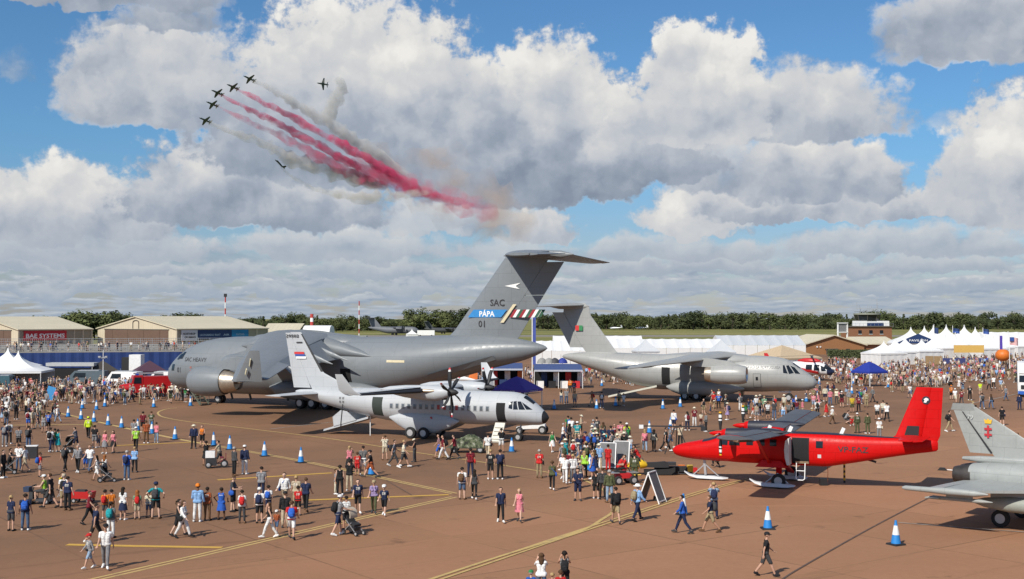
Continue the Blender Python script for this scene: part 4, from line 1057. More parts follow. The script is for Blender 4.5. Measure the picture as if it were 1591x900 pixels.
    sk = q.obj('nose_ski', SKI, t)
    for x in (1.3, 2.9):
        q = MB(); q.bar((-x, 0, .25), (-2.05, 0, .95), .06); q.obj('ski_rigging', M_steel, sk)
    q = MB(); q.bar((-2.1, 0, .3), (-2.0, 0, 1.35), .14); q.obj('nose_gear_leg', M_steel, t)
    FN = [(-12.7, 0, 2.75, 2.9, .10), (-13.3, 0, 3.15, 2.45, .11), (-14.45, 0, 5.94, 1.42, .10)]
    a = MB(); wing(a, FN, True, True, c1=.58); a.obj('fin', RED, t)
    A_, B_ = interp(FN, 3.2, 2), interp(FN, 5.92, 2)
    a = MB(); a.rings([[Vector((x0, S_[3] * .05, z)), Vector((x1, .015, z)), Vector((x1, -.015, z)), Vector((x0, -S_[3] * .05, z))] for S_, x0, x1, z in ((A_, -14.75, -15.35, 2.35), (A_, A_[0] - A_[3] * .585, -15.72, 3.2), (B_, B_[0] - B_[3] * .585, -15.9, 5.92))], 0, True, False); a.obj('rudder', RED, t)
    for sg in (1, -1):
        TP = [(-13.6, sg * .1, 3.12, 1.6, .10), (-13.75, sg * 3.15, 3.12, 1.3, .10)]
        a = MB(); wing(a, TP, sym=True, c1=.6); a.obj('tailplane', RED, t)
        A_, B_ = interp(TP, sg * .3), interp(TP, sg * 3.1)
        a = MB(); a.rings([[Vector((S_[0] - S_[3] * .61, S_[1], S_[2] + .05)), Vector((S_[0] - S_[3], S_[1], S_[2] + .01)), Vector((S_[0] - S_[3], S_[1], S_[2] - .01)), Vector((S_[0] - S_[3] * .61, S_[1], S_[2] - .05))] for S_ in (A_, B_)], 0, True, False); a.obj('elevator', RED, t)
        fy = lambda z: interp(FN, z, 2)[3] * .056 + .012
        q = MB(); q.disc((-14.98, sg * fy(5.2), 5.2), .23, 'y', 20); ob = q.obj('fin_badge', NAVY, t)
        q = MB(); q.add([Vector((-14.98 + a, sg * (fy(5.2) + .008), 5.2 + b)) for a, b in ((-.12, .1), (0, .15), (.13, .06), (.08, -.02), (.14, -.12), (0, -.14), (-.06, -.02), (-.14, 0))], [tuple(range(8))]); q.obj('badge_bird', M_white, ob)
        q = MB(); q.add([Vector((-x, sg * (fy(3.6) + .01), z)) for x, z in ((13.75, 3.05), (14.55, 3.05), (14.6, 3.72), (13.95, 3.72))], [(0, 1, 2, 3)]); q.obj('fin_dark_panel', M_black, t)
    for s, y in ((5.9, 0), (7.2, .2), (10.2, 0)):
        q = MB(); q.bar((-s, y, 3.05), (-s - .18, y, 3.45), .05, .2); q.obj('blade_aerial', M_white, t)
    q = MB(); q.bar((-11.6, 0, 1.7), (-12.2, 0, 1.55), .04, .12); q.obj('tail_bumper', M_black, t)
    return t
TSKI = skiplane()
# ------------------------------------------------------------------ delta-wing fighter
GTY = mat('fighter_grey', (.30, .315, .305), .5, 0, .10, 1.2, lines=(1.1, .6, .008))
def fighter():
    rear = AT(1490, 735, 61.0)
    t = root('fighter_jet', 'grey delta-wing fighter jet at the right edge, gold crown and red cross on its fin', 'plane', (rear.x + .0, rear.y, 0), R(-38))
    # local: x forward from the nozzles
    def ring(x, yc, w, zc, h, p=2.6, n=24):
        return [Vector((x, yc + w * math.copysign(abs(math.cos(q)) ** (2 / p), math.cos(q)), zc + h * math.copysign(abs(math.sin(q)) ** (2 / p), math.sin(q)))) for q in [2 * math.pi * k / n for k in range(n)]]
    a = MB(); a.rings([ring(x, 0, w, z, h, p) for x, w, z, h, p in ((.75, 1.0, 2.25, .5, 3), (1.4, 1.12, 2.22, .62, 3), (4, 1.2, 2.15, .78, 3), (7, 1.15, 2.1, .85, 3), (9.2, .95, 2.25, .8, 2.6), (11.2, .6, 2.5, .62, 2.3), (13.2, .36, 2.55, .42, 2), (14.9, .04, 2.5, .05, 2))])
    a.obj('fuselage', GTY, t)
    a = MB(); a.rings([ring(x, 0, w, z, h, 2) for x, w, z, h in ((8.2, .1, 3.0, .1), (9.4, .42, 3.0, .42), (10.6, .44, 2.95, .5), (12.0, .3, 2.8, .25), (12.6, .05, 2.75, .05))]); a.obj('canopy', M_glass, t)
    a = MB(); a.rings([ring(x, 0, w, z, h, 2.4) for x, w, z, h in ((.2, .12, 2.95, .08), (1.0, .2, 2.95, .16), (3.5, .28, 2.95, .22), (8.0, .34, 2.95, .3))]); a.obj('spine', GTY, t)
    for sg in (1, -1):
        a = MB(); a.rings([[Vector((x, sg * .52 + r * math.cos(q), 2.2 + r * math.sin(q))) for q in [2 * math.pi * k / 20 for k in range(20)]] for x, r in ((.85, .52), (.55, .5), (.1, .42), (-.05, .37), (.1, .33), (.7, .3), (.72, .02))]); a.obj('exhaust_nozzle', mat('burnt_steel', (.07, .062, .058), .5, .6, .3), t)
        # delta wing with elevons
        P = [Vector((7.4, sg * 1.0, 2.0)), Vector((1.35, sg * 1.0, 2.0)), Vector((.75, sg * 5.2, 1.95)), Vector((1.6, sg * 5.2, 1.95))]
        U = [p + Vector((0, 0, d)) for p, d in zip(P, (.10, .10, .05, .05))]; L = [p - Vector((0, 0, d)) for p, d in zip(P, (.10, .06, .04, .04))]
        a = MB(); a.add(U + L, [(0, 1, 2, 3), (7, 6, 5, 4), (0, 3, 7, 4), (3, 2, 6, 7), (2, 1, 5, 6), (1, 0, 4, 5)]); a.obj('wing', GTY, t)
        for (x0a, x0b, y0), (x1a, x1b, y1) in (((1.32, .55, 1.1), (1.06, .28, 3.0)), ((1.05, .27, 3.05), (.78, .05, 5.0))):
            a = MB(); a.rings([[Vector((xa, sg * y, 2.06)), Vector((xb, sg * y, 1.99)), Vector((xb, sg * y, 1.96)), Vector((xa, sg * y, 1.93))] for xa, xb, y in ((x0a, x0b, y0), (x1a, x1b, y1))], 0, True, False); a.obj('elevon', GTY, t)
        a = MB(); a.tube([(-.9, sg * 5.3, 1.97), (-.75, sg * 5.3, 1.97), (.4, sg * 5.3, 1.97), (1.2, sg * 5.3, 1.97), (2.4, sg * 5.3, 1.97), (3.0, sg * 5.3, 1.97)], [.05, .11, .13, .17, .15, .03], 12); a.obj('wing_tip_pod', GTY, t)
        # drop tank and pylons
        a = MB(); a.tube([(-.4 + 1.9, sg * 2.9, 1.28), (2.1, sg * 2.9, 1.28), (3.2, sg * 2.9, 1.28), (5.4, sg * 2.9, 1.28), (6.6, sg * 2.9, 1.28), (7.1, sg * 2.9, 1.28)], [.03, .22, .36, .37, .24, .03], 18); k = a.obj('drop_tank', mat('tank_grey_green', (.27, .29, .26), .55, 0, .1), t)
        a = MB(); a.box((3.6, sg * 2.9, 1.75), (2.4, .12, .45)); a.obj('pylon', GTY, k)
        a = MB(); a.tube([(-.2, sg * 4.3, 1.45), (.2, sg * 4.3, 1.5), (2.4, sg * 4.3, 1.5), (2.9, sg * 4.3, 1.5)], [.03, .09, .09, .02], 10); a.box((.3, sg * 4.3, 1.5), (.5, .6, .02)); a.box((1.4, sg * 4.3, 1.75), (1.2, .08, .4)); a.obj('missile', GTY, t)
        wheel(t, (2.5, sg * 1.75, .42), .42, .28)
        a = MB(); a.bar((2.5, sg * 1.55, .45), (2.7, sg * 1.1, 1.6), .14); a.obj('main_gear_leg', M_steel, t)
        a = MB()
        for i in range(5):
            for j in range(3):
                if (i + j) % 2 == 0: a.add([Vector((4.3 + .17 * (i + u), sg * (2.9 + .385 * math.cos(R(-20 + 25 * (j + v)))), 1.28 + .385 * math.sin(R(-20 + 25 * (j + v))))) for u, v in ((0, 0), (1, 0), (1, 1), (0, 1))], [(0, 1, 2, 3)])
        stuff(a.obj('checker_marking', M_black, k))
    wheel(t, (10.2, 0, .32), .32, .2)
    a = MB(); a.bar((10.2, 0, .35), (10.0, 0, 1.9), .12); a.obj('nose_gear_leg', M_steel, t)
    FN = [(5.1, 0, 2.95, 4.6, .06), (4.7, 0, 3.1, 4.1, .06), (.85, 0, 5.5, 1.15, .06)]
    a = MB(); wing(a, FN, True, True, c1=.72); a.obj('fin', GTY, t)
    A_, B_ = interp(FN, 3.25, 2), interp(FN, 5.3, 2)
    a = MB(); a.rings([[Vector((S_[0] - S_[3] * .73, S_[3] * .02, S_[2])), Vector((S_[0] - S_[3], .012, S_[2])), Vector((S_[0] - S_[3], -.012, S_[2])), Vector((S_[0] - S_[3] * .73, -S_[3] * .02, S_[2]))] for S_ in (A_, B_)], 0, True, False); a.obj('rudder', GTY, t)
    a = MB(); wing(a, [(.93, 0, 5.32, 1.3, .08), (.72, 0, 5.65, 1.0, .06)], True, True); a.obj('fin_cap', mat('fin_cap_grey', (.22, .23, .225), .6), t)
    fy = lambda z: interp(FN, z, 2)[3] * .033 + .012
    for sg in (1, -1):
        q = MB()
        A_, B_ = interp(FN, 3.3, 2), interp(FN, 5.25, 2)
        q.quad(*[Vector((x, sg * (fy(z)), z)) for x, z in ((A_[0] - A_[3] * .70, 3.3), (A_[0] - A_[3] * .73, 3.3), (B_[0] - B_[3] * .73, 5.25), (B_[0] - B_[3] * .69, 5.25))]); q.obj('rudder_hinge_line', M_black, t)
        rd = mat('cross_red', (.42, .02, .03), .6); gd = mat('crown_gold', (.72, .42, .03), .5)
        q = MB(); q.add([Vector((1.45 + x, sg * (fy(4.75) + .004), 4.72 + z)) for x, z in ((-.15, 0), (.15, 0), (.19, .22), (.08, .16), (0, .25), (-.08, .16), (-.19, .22))], [tuple(range(7))]); q.obj('crown_emblem', gd, t)
        q = MB()
        for cx, cz, w, h in ((0, -.35, .1, .62), (0, -.22, .36, .1), (0, -.5, .36, .1)):
            q.add([Vector((1.45 + cx + u * w / 2, sg * (fy(4.4) + .004 + .002 * (w > .2)), 4.68 + cz + v * h / 2)) for u, v in ((-1, -1), (1, -1), (1, 1), (-1, 1))], [(0, 1, 2, 3)])
        q.obj('cross_emblem', rd, t)
        q = MB(); lettering(q, '79', .3, lambda x, y: Vector((.45 + (x if sg < 0 else .4 - x), sg * (fy(4.9) + .006), 4.9 + y)), .006); q.obj('tail_code', mat('pale_stencil', (.46, .48, .47), .7), t)
    return t
TFTR = fighter()
# ------------------------------------------------------------------ trees
def mat_leaf(name, a, b):
    m = bpy.data.materials.new(name); m.use_nodes = True
    g = NG(m.node_tree); bs = m.node_tree.nodes['Principled BSDF']
    oi = m.node_tree.nodes.new('ShaderNodeObjectInfo'); tc = m.node_tree.nodes.new('ShaderNodeTexCoord')
    n = g.noise(tc.outputs['Object'], .45, 4, .65)
    f = g.m('ADD', g.m('MULTIPLY', n, .7), g.m('MULTIPLY', oi.outputs['Random'], .34))
    g.l.new(g.cramp(f, [(.25, a), (.8, b)]), bs.inputs['Base Color'])
    bs.inputs['Roughness'].default_value = .8; bs.inputs['Specular IOR Level'].default_value = .15
    return m
LEAF = mat_leaf('leaf_green', (.052, .066, .027), (.135, .155, .062)); LEAF_D = mat_leaf('leaf_dark', (.036, .047, .022), (.085, .10, .042))
BARK = mat('bark', (.07, .055, .04), .9)
def tree_mesh(seed, h, w, kind=0, n=1100):
    r = random.Random(seed); mb = MB(); tr = MB()
    tr.tube([(0, 0, 0), (r.uniform(-.1, .1), 0, h * .3), (r.uniform(-.3, .3), r.uniform(-.3, .3), h * .75)], [h * .025, h * .018, h * .006], 7)
    lobes = []
    for k in range(16):
        a = r.uniform(0, 6.28); u = r.uniform(0, 1)
        if kind == 2: z = h * (.12 + .86 * u); rad = w * .5 * (1 - u) * .8
        else: z = h * (.26 + .58 * u); rad = w * .34 * math.sin(math.pi * min(1, .25 + .75 * (1 - abs(u - .35))) * .5)
        c = Vector((rad * math.cos(a), rad * math.sin(a), z)); s = (w * r.uniform(.16, .27)) * (1 if kind < 2 else .7 * (1.1 - u * .7))
        lobes.append((c, s)); tr.tube([(0, 0, z * .55), c], [h * .008, h * .003], 5)
    for i in range(n):
        c, s = lobes[i % len(lobes)]
        d = Vector((r.gauss(0, 1), r.gauss(0, 1), r.gauss(0, .8))).normalized()
        p = c + d * s * r.uniform(.55, 1.12)
        if p.z < h * .10: continue
        q = h * r.uniform(.022, .05)
        nrm = (d + Vector((r.uniform(-.6, .6), r.uniform(-.6, .6), r.uniform(-.2, .8)))).normalized()
        t = nrm.cross(Vector((r.uniform(-1, 1), r.uniform(-1, 1), r.uniform(-1, 1)))).normalized(); b = nrm.cross(t)
        mb.add([p + t * q, p + b * q * .8, p - t * q, p - b * q * .8], [(0, 1, 2, 3)])
    return mb.mesh('crown', LEAF_D if kind == 1 else LEAF), tr.mesh('trunk', BARK)
TREES = []
for sd, h, w, k in ((1, 14, 12, 0), (2, 15, 10, 0), (3, 12, 13, 0), (4, 16, 11, 1), (5, 13, 11, 1), (6, 17, 7, 2)):
    c, t = tree_mesh(sd, h, w, k); TREES.append((c, t, h))
def tree(x, y, h, kind, label, group, wide=1.0):
    c, t, h0 = TREES[kind]
    o = bpy.data.objects.new('tree', None); COL.objects.link(o)
    o.location = (x, y, 0); k = h / h0; o.scale = (k * wide, k * wide, k); o.rotation_euler = (0, 0, rnd.uniform(0, 6.28))
    for nm, me in (('crown', c), ('trunk', t)):
        q = bpy.data.objects.new(nm, me); COL.objects.link(q); q.parent = o
    return tag(o, label, 'tree', group)
def tree_row(x0, x1, dist, y_top, step, label, group, kinds=(0, 1, 2, 3, 4, 0, 1, 2, 3, 4, 5), jit=60, wide=1.35):
    x = x0
    while x < x1:
        top = y_top(x) if callable(y_top) else y_top
        d = dist + rnd.uniform(-jit, jit); h = H + (YH - top) * d / F
        p = AT(x, 494, d); tree(p.x, d, max(7, h * rnd.uniform(.66, 1.1)), rnd.choice(kinds), label, group, wide * rnd.uniform(.85, 1.15)); x += step * rnd.uniform(.7, 1.3)
tree_row(836, 1620, 1050, lambda x: 486.5 + 2.2 * math.sin(x / 47) - (1.5 if 1040 < x < 1160 else 0), 10.5, 'leafy green tree in the long tree line beyond the far side of the airfield', 'trees in the far tree line')
tree_row(842, 1620, 1130, lambda x: 485 + 2 * math.sin(x / 31), 14, 'leafy green tree in the long tree line beyond the far side of the airfield', 'trees in the far tree line')
tree_row(372, 640, 930, lambda x: 490 + 1.5 * math.sin(x / 19), 8.5, 'green tree in the tree line behind the brown huts and red-white chimney', 'trees behind the huts', (0, 1, 2, 3, 5))
tree_row(640, 745, 900, lambda x: 481 + 2 * math.sin(x / 12), 8, 'tall dark tree in the wood left of the big grey tail fin', 'trees left of the grey tail fin', (0, 1, 3, 4))
tree_row(112, 212, 560, lambda x: 480 + 2.5 * math.sin(x / 9), 8.5, 'tall tree rising in the gap between the two cream hangars', 'trees between the hangars', (0, 1, 2), 15)
tree_row(42, 112, 600, lambda x: 490, 11, 'tree top showing just above the roof of the hangar with the red banner', 'trees over the left hangar', (0, 3), 15)
tree_row(266, 318, 640, lambda x: 486, 9, 'dark tree top showing above the ridge of the right cream hangar', 'trees over the right hangar', (3, 4), 8)
# a low wood fills the depth behind the tree lines
def wood(x0, x1, d, hgt):
    mb = MB(); r = random.Random(5)
    a, b = AT(x0, 494, d).x, AT(x1, 494, d).x
    for i in range(9000):
        x = r.uniform(a, b); y = d + r.uniform(0, 45); z = hgt * r.random() ** .8 * (.8 + .2 * math.sin(x / 9))
        q = r.uniform(.6, 1.3); n = Vector((r.uniform(-.6, .6), -1, r.uniform(-.2, 1))).normalized(); t = n.cross(Vector((r.uniform(-1, 1), r.uniform(-1, 1), r.uniform(-1, 1)))).normalized(); u = n.cross(t)
        p = Vector((x, y, z)); mb.add([p + t * q, p + u * q, p - t * q, p - u * q], [(0, 1, 2, 3)])
    return mb.obj('wood', LEAF_D, fix=False)
stuff(wood(836, 1620, 1060, 8.5), 'dark undergrowth filling the far tree line', 'wood'); stuff(wood(372, 745, 940, 8.5), 'dark undergrowth behind the brown huts', 'wood')
# ------------------------------------------------------------------ hangars
CREAM = mat('cream_cladding', (.56, .49, .36), .7, 0, .06, .3, lines=(1.2, 40, .03)); CREAM_R = mat('cream_roof', (.58, .52, .38), .6, 0, .06, .12, lines=(1.5, 60, .03))
DOORB = mat('brown_door', (.13, .08, .055), .7, 0, .12, .6); BEIGE = mat('beige_panel', (.36, .32, .23), .7, 0, .08, .4)
TRIM = mat('dark_trim', (.10, .09, .075), .7)
def hangar(c, al, W_, L_, he, hr, label, banner):
    t = root('hangar', label, 'hangar', (c.x, c.y, 0), -R(al) + math.pi)      # local x along the front (away to the left), local y inverted: depth is -y
    def P(u, v, z): return Vector((u, -v, z))
    w = MB(); w.add([P(0, 0, 0), P(W_, 0, 0), P(W_, 0, he), P(W_ / 2, 0, hr), P(0, 0, he)], [(0, 1, 2, 3, 4)])
    w.add([P(0, L_, 0), P(W_, L_, 0), P(W_, L_, he), P(W_ / 2, L_, hr), P(0, L_, he)], [(4, 3, 2, 1, 0)])
    w.quad(P(0, 0, 0), P(0, 0, he), P(0, L_, he), P(0, L_, 0)); w.quad(P(W_, 0, 0), P(W_, L_, 0), P(W_, L_, he), P(W_, 0, he)); w.obj('wall', CREAM, t)
    for a, b in (((0, he), (W_ / 2, hr)), ((W_, he), (W_ / 2, hr))):
        r = MB(); s = 1 if a[0] == 0 else -1
        e = (a[0] - s * .5, a[1] - .5 * (hr - he) / (W_ / 2))
        r.add([P(e[0], -.5, e[1] + .05), P(e[0], L_ + .5, e[1] + .05), P(b[0], L_ + .5, b[1] + .05), P(b[0], -.5, b[1] + .05), P(e[0], -.5, e[1] + .35), P(e[0], L_ + .5, e[1] + .35), P(b[0], L_ + .5, b[1] + .35), P(b[0], -.5, b[1] + .35)],
              [(0, 1, 2, 3), (4, 5, 6, 7), (0, 1, 5, 4), (1, 2, 6, 5), (2, 3, 7, 6), (3, 0, 4, 7)]); r.obj('roof', CREAM_R, t)
    n = 8; x0, x1 = W_ * .10, W_ * .9
    for k in range(n):
        a, b = x0 + (x1 - x0) * k / n, x0 + (x1 - x0) * (k + 1) / n
        d = MB(); d.box(((a + b) / 2, .06 + .05 * (k % 2), (he - .2) / 2), (b - a - .04, .12, he - .3)); d.obj('door_leaf', DOORB, t)
    q = MB(); q.box((W_ / 2, .1, he - .05), (W_ * .82, .2, .22)); q.obj('door_track', TRIM, t)
    q = MB(); m = W_ / 2
    q.box((m - 1.6, .1, he + 1.2), (.22, .2, 2.0)); q.box((m + 1.6, .1, he + 1.2), (.22, .2, 2.0))
    arc = [Vector((m + 1.6 * math.cos(R(a)), .1, he + 2.15 + .75 * math.sin(R(a)))) for a in range(0, 181, 20)]
    for a, b in zip(arc, arc[1:]): q.bar(a, b, .2, .22)
    q.obj('arched_surround', TRIM, t)
    # long side: pilasters, beige panels, low windows
    for k in range(9):
        v = L_ * k / 8; q = MB(); q.box((-.12, -v, he / 2), (.24, .5, he)); q.obj('pilaster', CREAM, t)
    for k in range(8):
        v = L_ * (k + .5) / 8; q = MB(); q.box((-.05, -v, he / 2), (.1, L_ / 8 - .6, he - .3)); o = q.obj('side_panel', BEIGE, t)
        q = MB(); q.box((-.13, -v, 2.1), (.06, 1.7, .75)); q.obj('window', M_glass, o)
    for (v0, v1, z0, z1, m_, name) in banner:
        q = MB(); q.box((-.32, -(v0 + v1) / 2, (z0 + z1) / 2), (.1, v1 - v0, z1 - z0)); q.obj(name, m_, t)
    return t, P
al = 38
C2 = AT(275, 494, 385); C1 = AT(29, 494, 386)
BN_RED = mat('banner_red', (.52, .02, .03), .6, 0, .05); BN_WHT = mat('banner_white', (.62, .63, .64), .6, 0, .04); BN_BLU = mat('banner_navy', (.012, .035, .12), .6, 0, .1); BN_TEAL = mat('banner_teal', (.01, .18, .38), .6, 0, .25, .5)
t1, P1_ = hangar(C1, al, 43, 26, 6.0, 10.0, 'cream hangar with a large red banner on its side at the far left', [(1.6, 16.6, 2.7, 5.8, BN_RED, 'banner')])
q = MB(); lettering(q, 'BAE SYSTEMS', 1.9, lambda x, y: Vector((-.39, -(2.3 + x), 3.5 + y)), .05, width=13.6); q.obj('banner_lettering', M_white, t1)
t2, P2_ = hangar(C2, al, 43, 36.7, 6.2, 10.1, 'cream hangar with brown folding doors and white and navy banners on its side', [(1.4, 7.7, 2.7, 6.0, BN_WHT, 'white_banner'), (7.8, 21.3, 3.0, 6.0, BN_BLU, 'navy_banner'), (21.4, 28.4, 3.0, 6.0, BN_TEAL, 'teal_banner')])
q = MB(); lettering(q, 'NORTHROP', .95, lambda x, y: Vector((-.385, -(2.1 + x), 4.5 + y)), .03, width=4.7); q.obj('banner_lettering', INK, t2)
q = MB(); lettering(q, 'GRUMMAN', .95, lambda x, y: Vector((-.385, -(2.6 + x), 3.4 + y)), .03, width=4.4); q.obj('banner_lettering', INK, t2)
q = MB(); lettering(q, 'LEONARDO', .9, lambda x, y: Vector((-.385, -(8.6 + x), 4.1 + y)), .01, width=5.6); q.obj('banner_lettering', mat('pale_blue_ink', (.35, .45, .55), .6), t2)
for v, bz, wd in ((14.6, 'RIAT', 2.2), (18.0, 'AIR', 2.4), (23.2, 'TATTOO', 3.4)):
    q = MB(); lettering(q, bz, .9, lambda x, y: Vector((-.385, -(v + x), 4.1 + y)), .01, width=wd); q.obj('banner_lettering', mat('pale_blue_ink', (.35, .45, .55), .6), t2)
def shed(name, label, cat, px0, px1, d, he, hr, depth, mw, mr, rz=0, group=None):
    a, b = AT(px0, 494, d), AT(px1, 494, d); w = b.x - a.x
    t = root(name, label, cat, ((a.x + b.x) / 2, d, 0), rz, group)
    q = MB(); q.box((0, depth / 2, he / 2), (w, depth, he)); q.obj('wall', mw, t)
    q = MB(); q.prism([(-.4, he), (depth / 2, hr), (depth + .4, he), (depth + .4, he + .18), (depth / 2, hr + .2), (-.4, he + .18)], -w / 2 - .4, w / 2 + .4, 0, lambda x, y, z: (y, x, z)); q.obj('roof', mr, t)
    return t, w
shed('hangar', 'small cream hangar beyond the right cream hangar, roof sloping to the right', 'hangar', 408, 462, 455, 4.4, 7.6, 26, BEIGE, CREAM_R)
BRICK_D = mat('brown_brick', (.13, .075, .05), .8, 0, .15, 2)
t, w = shed('brick_hut', 'low brown hut under a white barrel roof beside the red-white chimney', 'building', 470, 512, 430, 4.2, 4.6, 12, BRICK_D, BEIGE)
q = MB(); q.rings([[Vector((x, 6 + 6.3 * math.cos(R(a)), 4.6 + 2.6 * math.sin(R(a)))) for a in range(0, 181, 15)] for x in (-w / 2, w / 2)], 0, True, True, False); q.obj('barrel_roof', M_white, t)
shed('brick_hut', 'low beige and brown building in front of the white barrel roof', 'building', 488, 520, 395, 3.0, 3.6, 9, BRICK_D, BEIGE)
shed('brick_hut', 'long grey-roofed brown building right of the barrel-roofed hut', 'building', 520, 566, 420, 2.8, 3.6, 9, BRICK_D, mat('grey_sheet_roof', (.25, .26, .22), .7))
def mast(px, d, ytop, label, col2=True, r=.18, name='radio_mast'):
    p = AT(px, 494, d); hh = H + (YH - ytop) * d / F
    t = root(name, label, 'mast', (p.x, d, 0)); n = 8
    for k in range(n):
        q = MB(); q.cyl((0, 0, hh * (k + .5) / n), r, hh / n * .999, 'z', 8); q.obj('mast_section', mat('mast_red', (.45, .05, .04), .6) if k % 2 else M_white, t)
    return t, hh
t, hh = mast(350, 470, 461, 'red and white lattice mast behind the right cream hangar', r=.25); q = MB(); q.box((0, 0, hh + .5), (1.0, 1.0, 1.2)); q.obj('mast_head', M_black, t)
mast(558, 600, 468, 'thin red and white mast in front of the tree line', r=.25); mast(484.5, 440, 488, 'thick red and white striped chimney behind the brown huts', r=.6, name='chimney')
# ------------------------------------------------------------------ grandstand platform with blue skirt
BLUE = mat('blue_scrim', (.009, .035, .15), .75, 0, .18, .5); DECK = mat('scaffold_deck', (.30, .29, .27), .8)
def grandstand():
    a = AT(-60, 494, 212); b = AT(420, 494, 226); d = (b - a); L = Vector((d.x, d.y, 0)).length; rz = math.atan2(d.y, d.x)
    t = root('grandstand', 'long viewing platform with a blue skirt and scaffold railings in front of the hangars', 'grandstand', (a.x, a.y, 0), rz)
    n = 10
    for k in range(n):
        q = MB(); u0, u1 = L * k / n, L * (k + 1) / n
        ring = []
        for i in range(13):
            u = u0 + (u1 - u0) * i / 12; ring.append((u, .05 * math.sin(i * 1.7 + k)))
        P = [Vector((u, y + .1 * (z == 0), z)) for z in (0, 1.9, 3.75) for u, y in ring]
        q.add(P, [(j * 13 + i, j * 13 + i + 1, (j + 1) * 13 + i + 1, (j + 1) * 13 + i) for j in range(2) for i in range(12)]); q.obj('skirt_panel', BLUE, t)
    for k in range(4):
        q = MB(); q.box((L / 2, 1.2 + 2.2 * k, 3.9 + .35 * k), (L, 2.2, .14)); q.obj('deck', DECK, t)
    q = MB(); q.box((L / 2, 10.2, 2.4), (L, .2, 4.8)); q.obj('back_board', DECK, t)
    n = int(L / 2.1)
    for row, y, z0 in ((0, .25, 3.9), (1, 9.9, 4.9)):
        for k in range(n + 1):
            q = MB(); q.cyl((L * k / n, y, z0 + .6), .05, 1.2, 'z', 6); q.obj('rail_post', M_steel, t)
        for z in (.35, .7, 1.15):
            q = MB(); q.box((L / 2, y, z0 + z), (L, .05, .06)); q.obj('rail', M_steel, t)
        q = MB()
        for k in range(n * 6): q.bar((L * k / n / 6, y, z0 + .05), (L * k / n / 6, y, z0 + 1.1), .03)
        stuff(q.obj('railing_bars', M_steel, t))
    return t, a, rz, L
TGS, GSA, GSR, GSL = grandstand()
def fence(label, pts, h, m, step=3.4, name='mesh_fence'):
    a, b = pts; d = b - a; L = d.length; t = root(name, label, 'fence', (a.x, a.y, 0), math.atan2(d.y, d.x)); n = max(1, int(L / step))
    for k in range(n + 1):
        q = MB(); q.cyl((L * k / n, 0, h / 2), .04, h, 'z', 6); q.obj('post', M_steel, t)
    for k in range(n):
        q = MB(); q.box((L * (k + .5) / n, 0, h / 2 + .03), (L / n - .1, .03, h - .1)); q.obj('fence_panel', m, t)
    return t
fence('blue mesh-covered fence standing in front of the viewing platform', (AT(72, 494, 186), AT(300, 494, 192)), 2.1, mat('blue_mesh', (.025, .055, .16), .8, 0, .2, .8))
# ------------------------------------------------------------------ tents
PVC = mat('white_pvc', (.74, .74, .73), .55, 0, .03, .6); PVC_S = mat('white_pvc_wall', (.68, .68, .67), .6, 0, .04, .8)
def pagoda(loc, w, he, hp, rz, label, group=None, walls=(1, 1, 1, 1), mroof=None, name='pagoda_tent', cat='tent', pw=2.2):
    t = root(name, label, cat, loc, rz, group); h = w / 2
    q = MB(); rings = []
    N = 9
    for i in range(N + 1):
        u = i / N; r = h * (1 - u) ** pw * .97 + h * .03 * (1 - u) + .05; z = he + (hp - he) * u
        ring = []
        for cx, cy in ((-1, -1), (0, -1.0), (1, -1), (1.0, 0), (1, 1), (0, 1.0), (-1, 1), (-1.0, 0)):
            sag = 0.0 if abs(cx) == abs(cy) else -.10 * (1 - u) * u * 2
            ring.append(Vector((cx * r, cy * r, z + sag)))
        rings.append(ring)
    q.rings(rings, 0, False); q.rings([[Vector((cx * (h + .03), cy * (h + .03), z)) for cx, cy in ((-1, -1), (0, -1), (1, -1), (1, 0), (1, 1), (0, 1), (-1, 1), (-1, 0))] for z in (he - .28, he + .02)], 0, False, False)
    q.obj('roof', mroof or PVC, t, sharp=.5)
    for cx, cy in ((-1, -1), (1, -1), (1, 1), (-1, 1)):
        q = MB(); q.cyl((cx * (h - .06), cy * (h - .06), he / 2), .05, he, 'z', 6); q.obj('leg', M_white, t)
    for k, on in enumerate(walls):
        if not on: continue
        q = MB(); a = [(-1, -1), (1, -1), (1, 1), (-1, 1)]; p0, p1 = a[k], a[(k + 1) % 4]; P = []
        for z in (0.0, he - .1):
            for i in range(9):
                v = i / 8; off = .04 * (i % 2)
                x = (p0[0] + (p1[0] - p0[0]) * v) * (h - .05 - off); y = (p0[1] + (p1[1] - p0[1]) * v) * (h - .05 - off); P.append(Vector((x, y, z)))
        q.add(P, [(i, i + 1, i + 10, i + 9) for i in range(8)]); q.obj('wall', PVC_S, t)
    return t
p = G(28, 601); pagoda((p.x, p.y, 0), 8.2, 2.35, 5.15, R(8), 'white pagoda tent with an open front at the left edge, nearer of two', walls=(0, 0, 1, 1))
p = AT(13, 494, 188); pagoda((p.x, p.y, 0), 8.2, 2.5, 5.3, R(8), 'white pagoda tent at the left edge, behind its neighbour', walls=(1, 0, 1, 1))
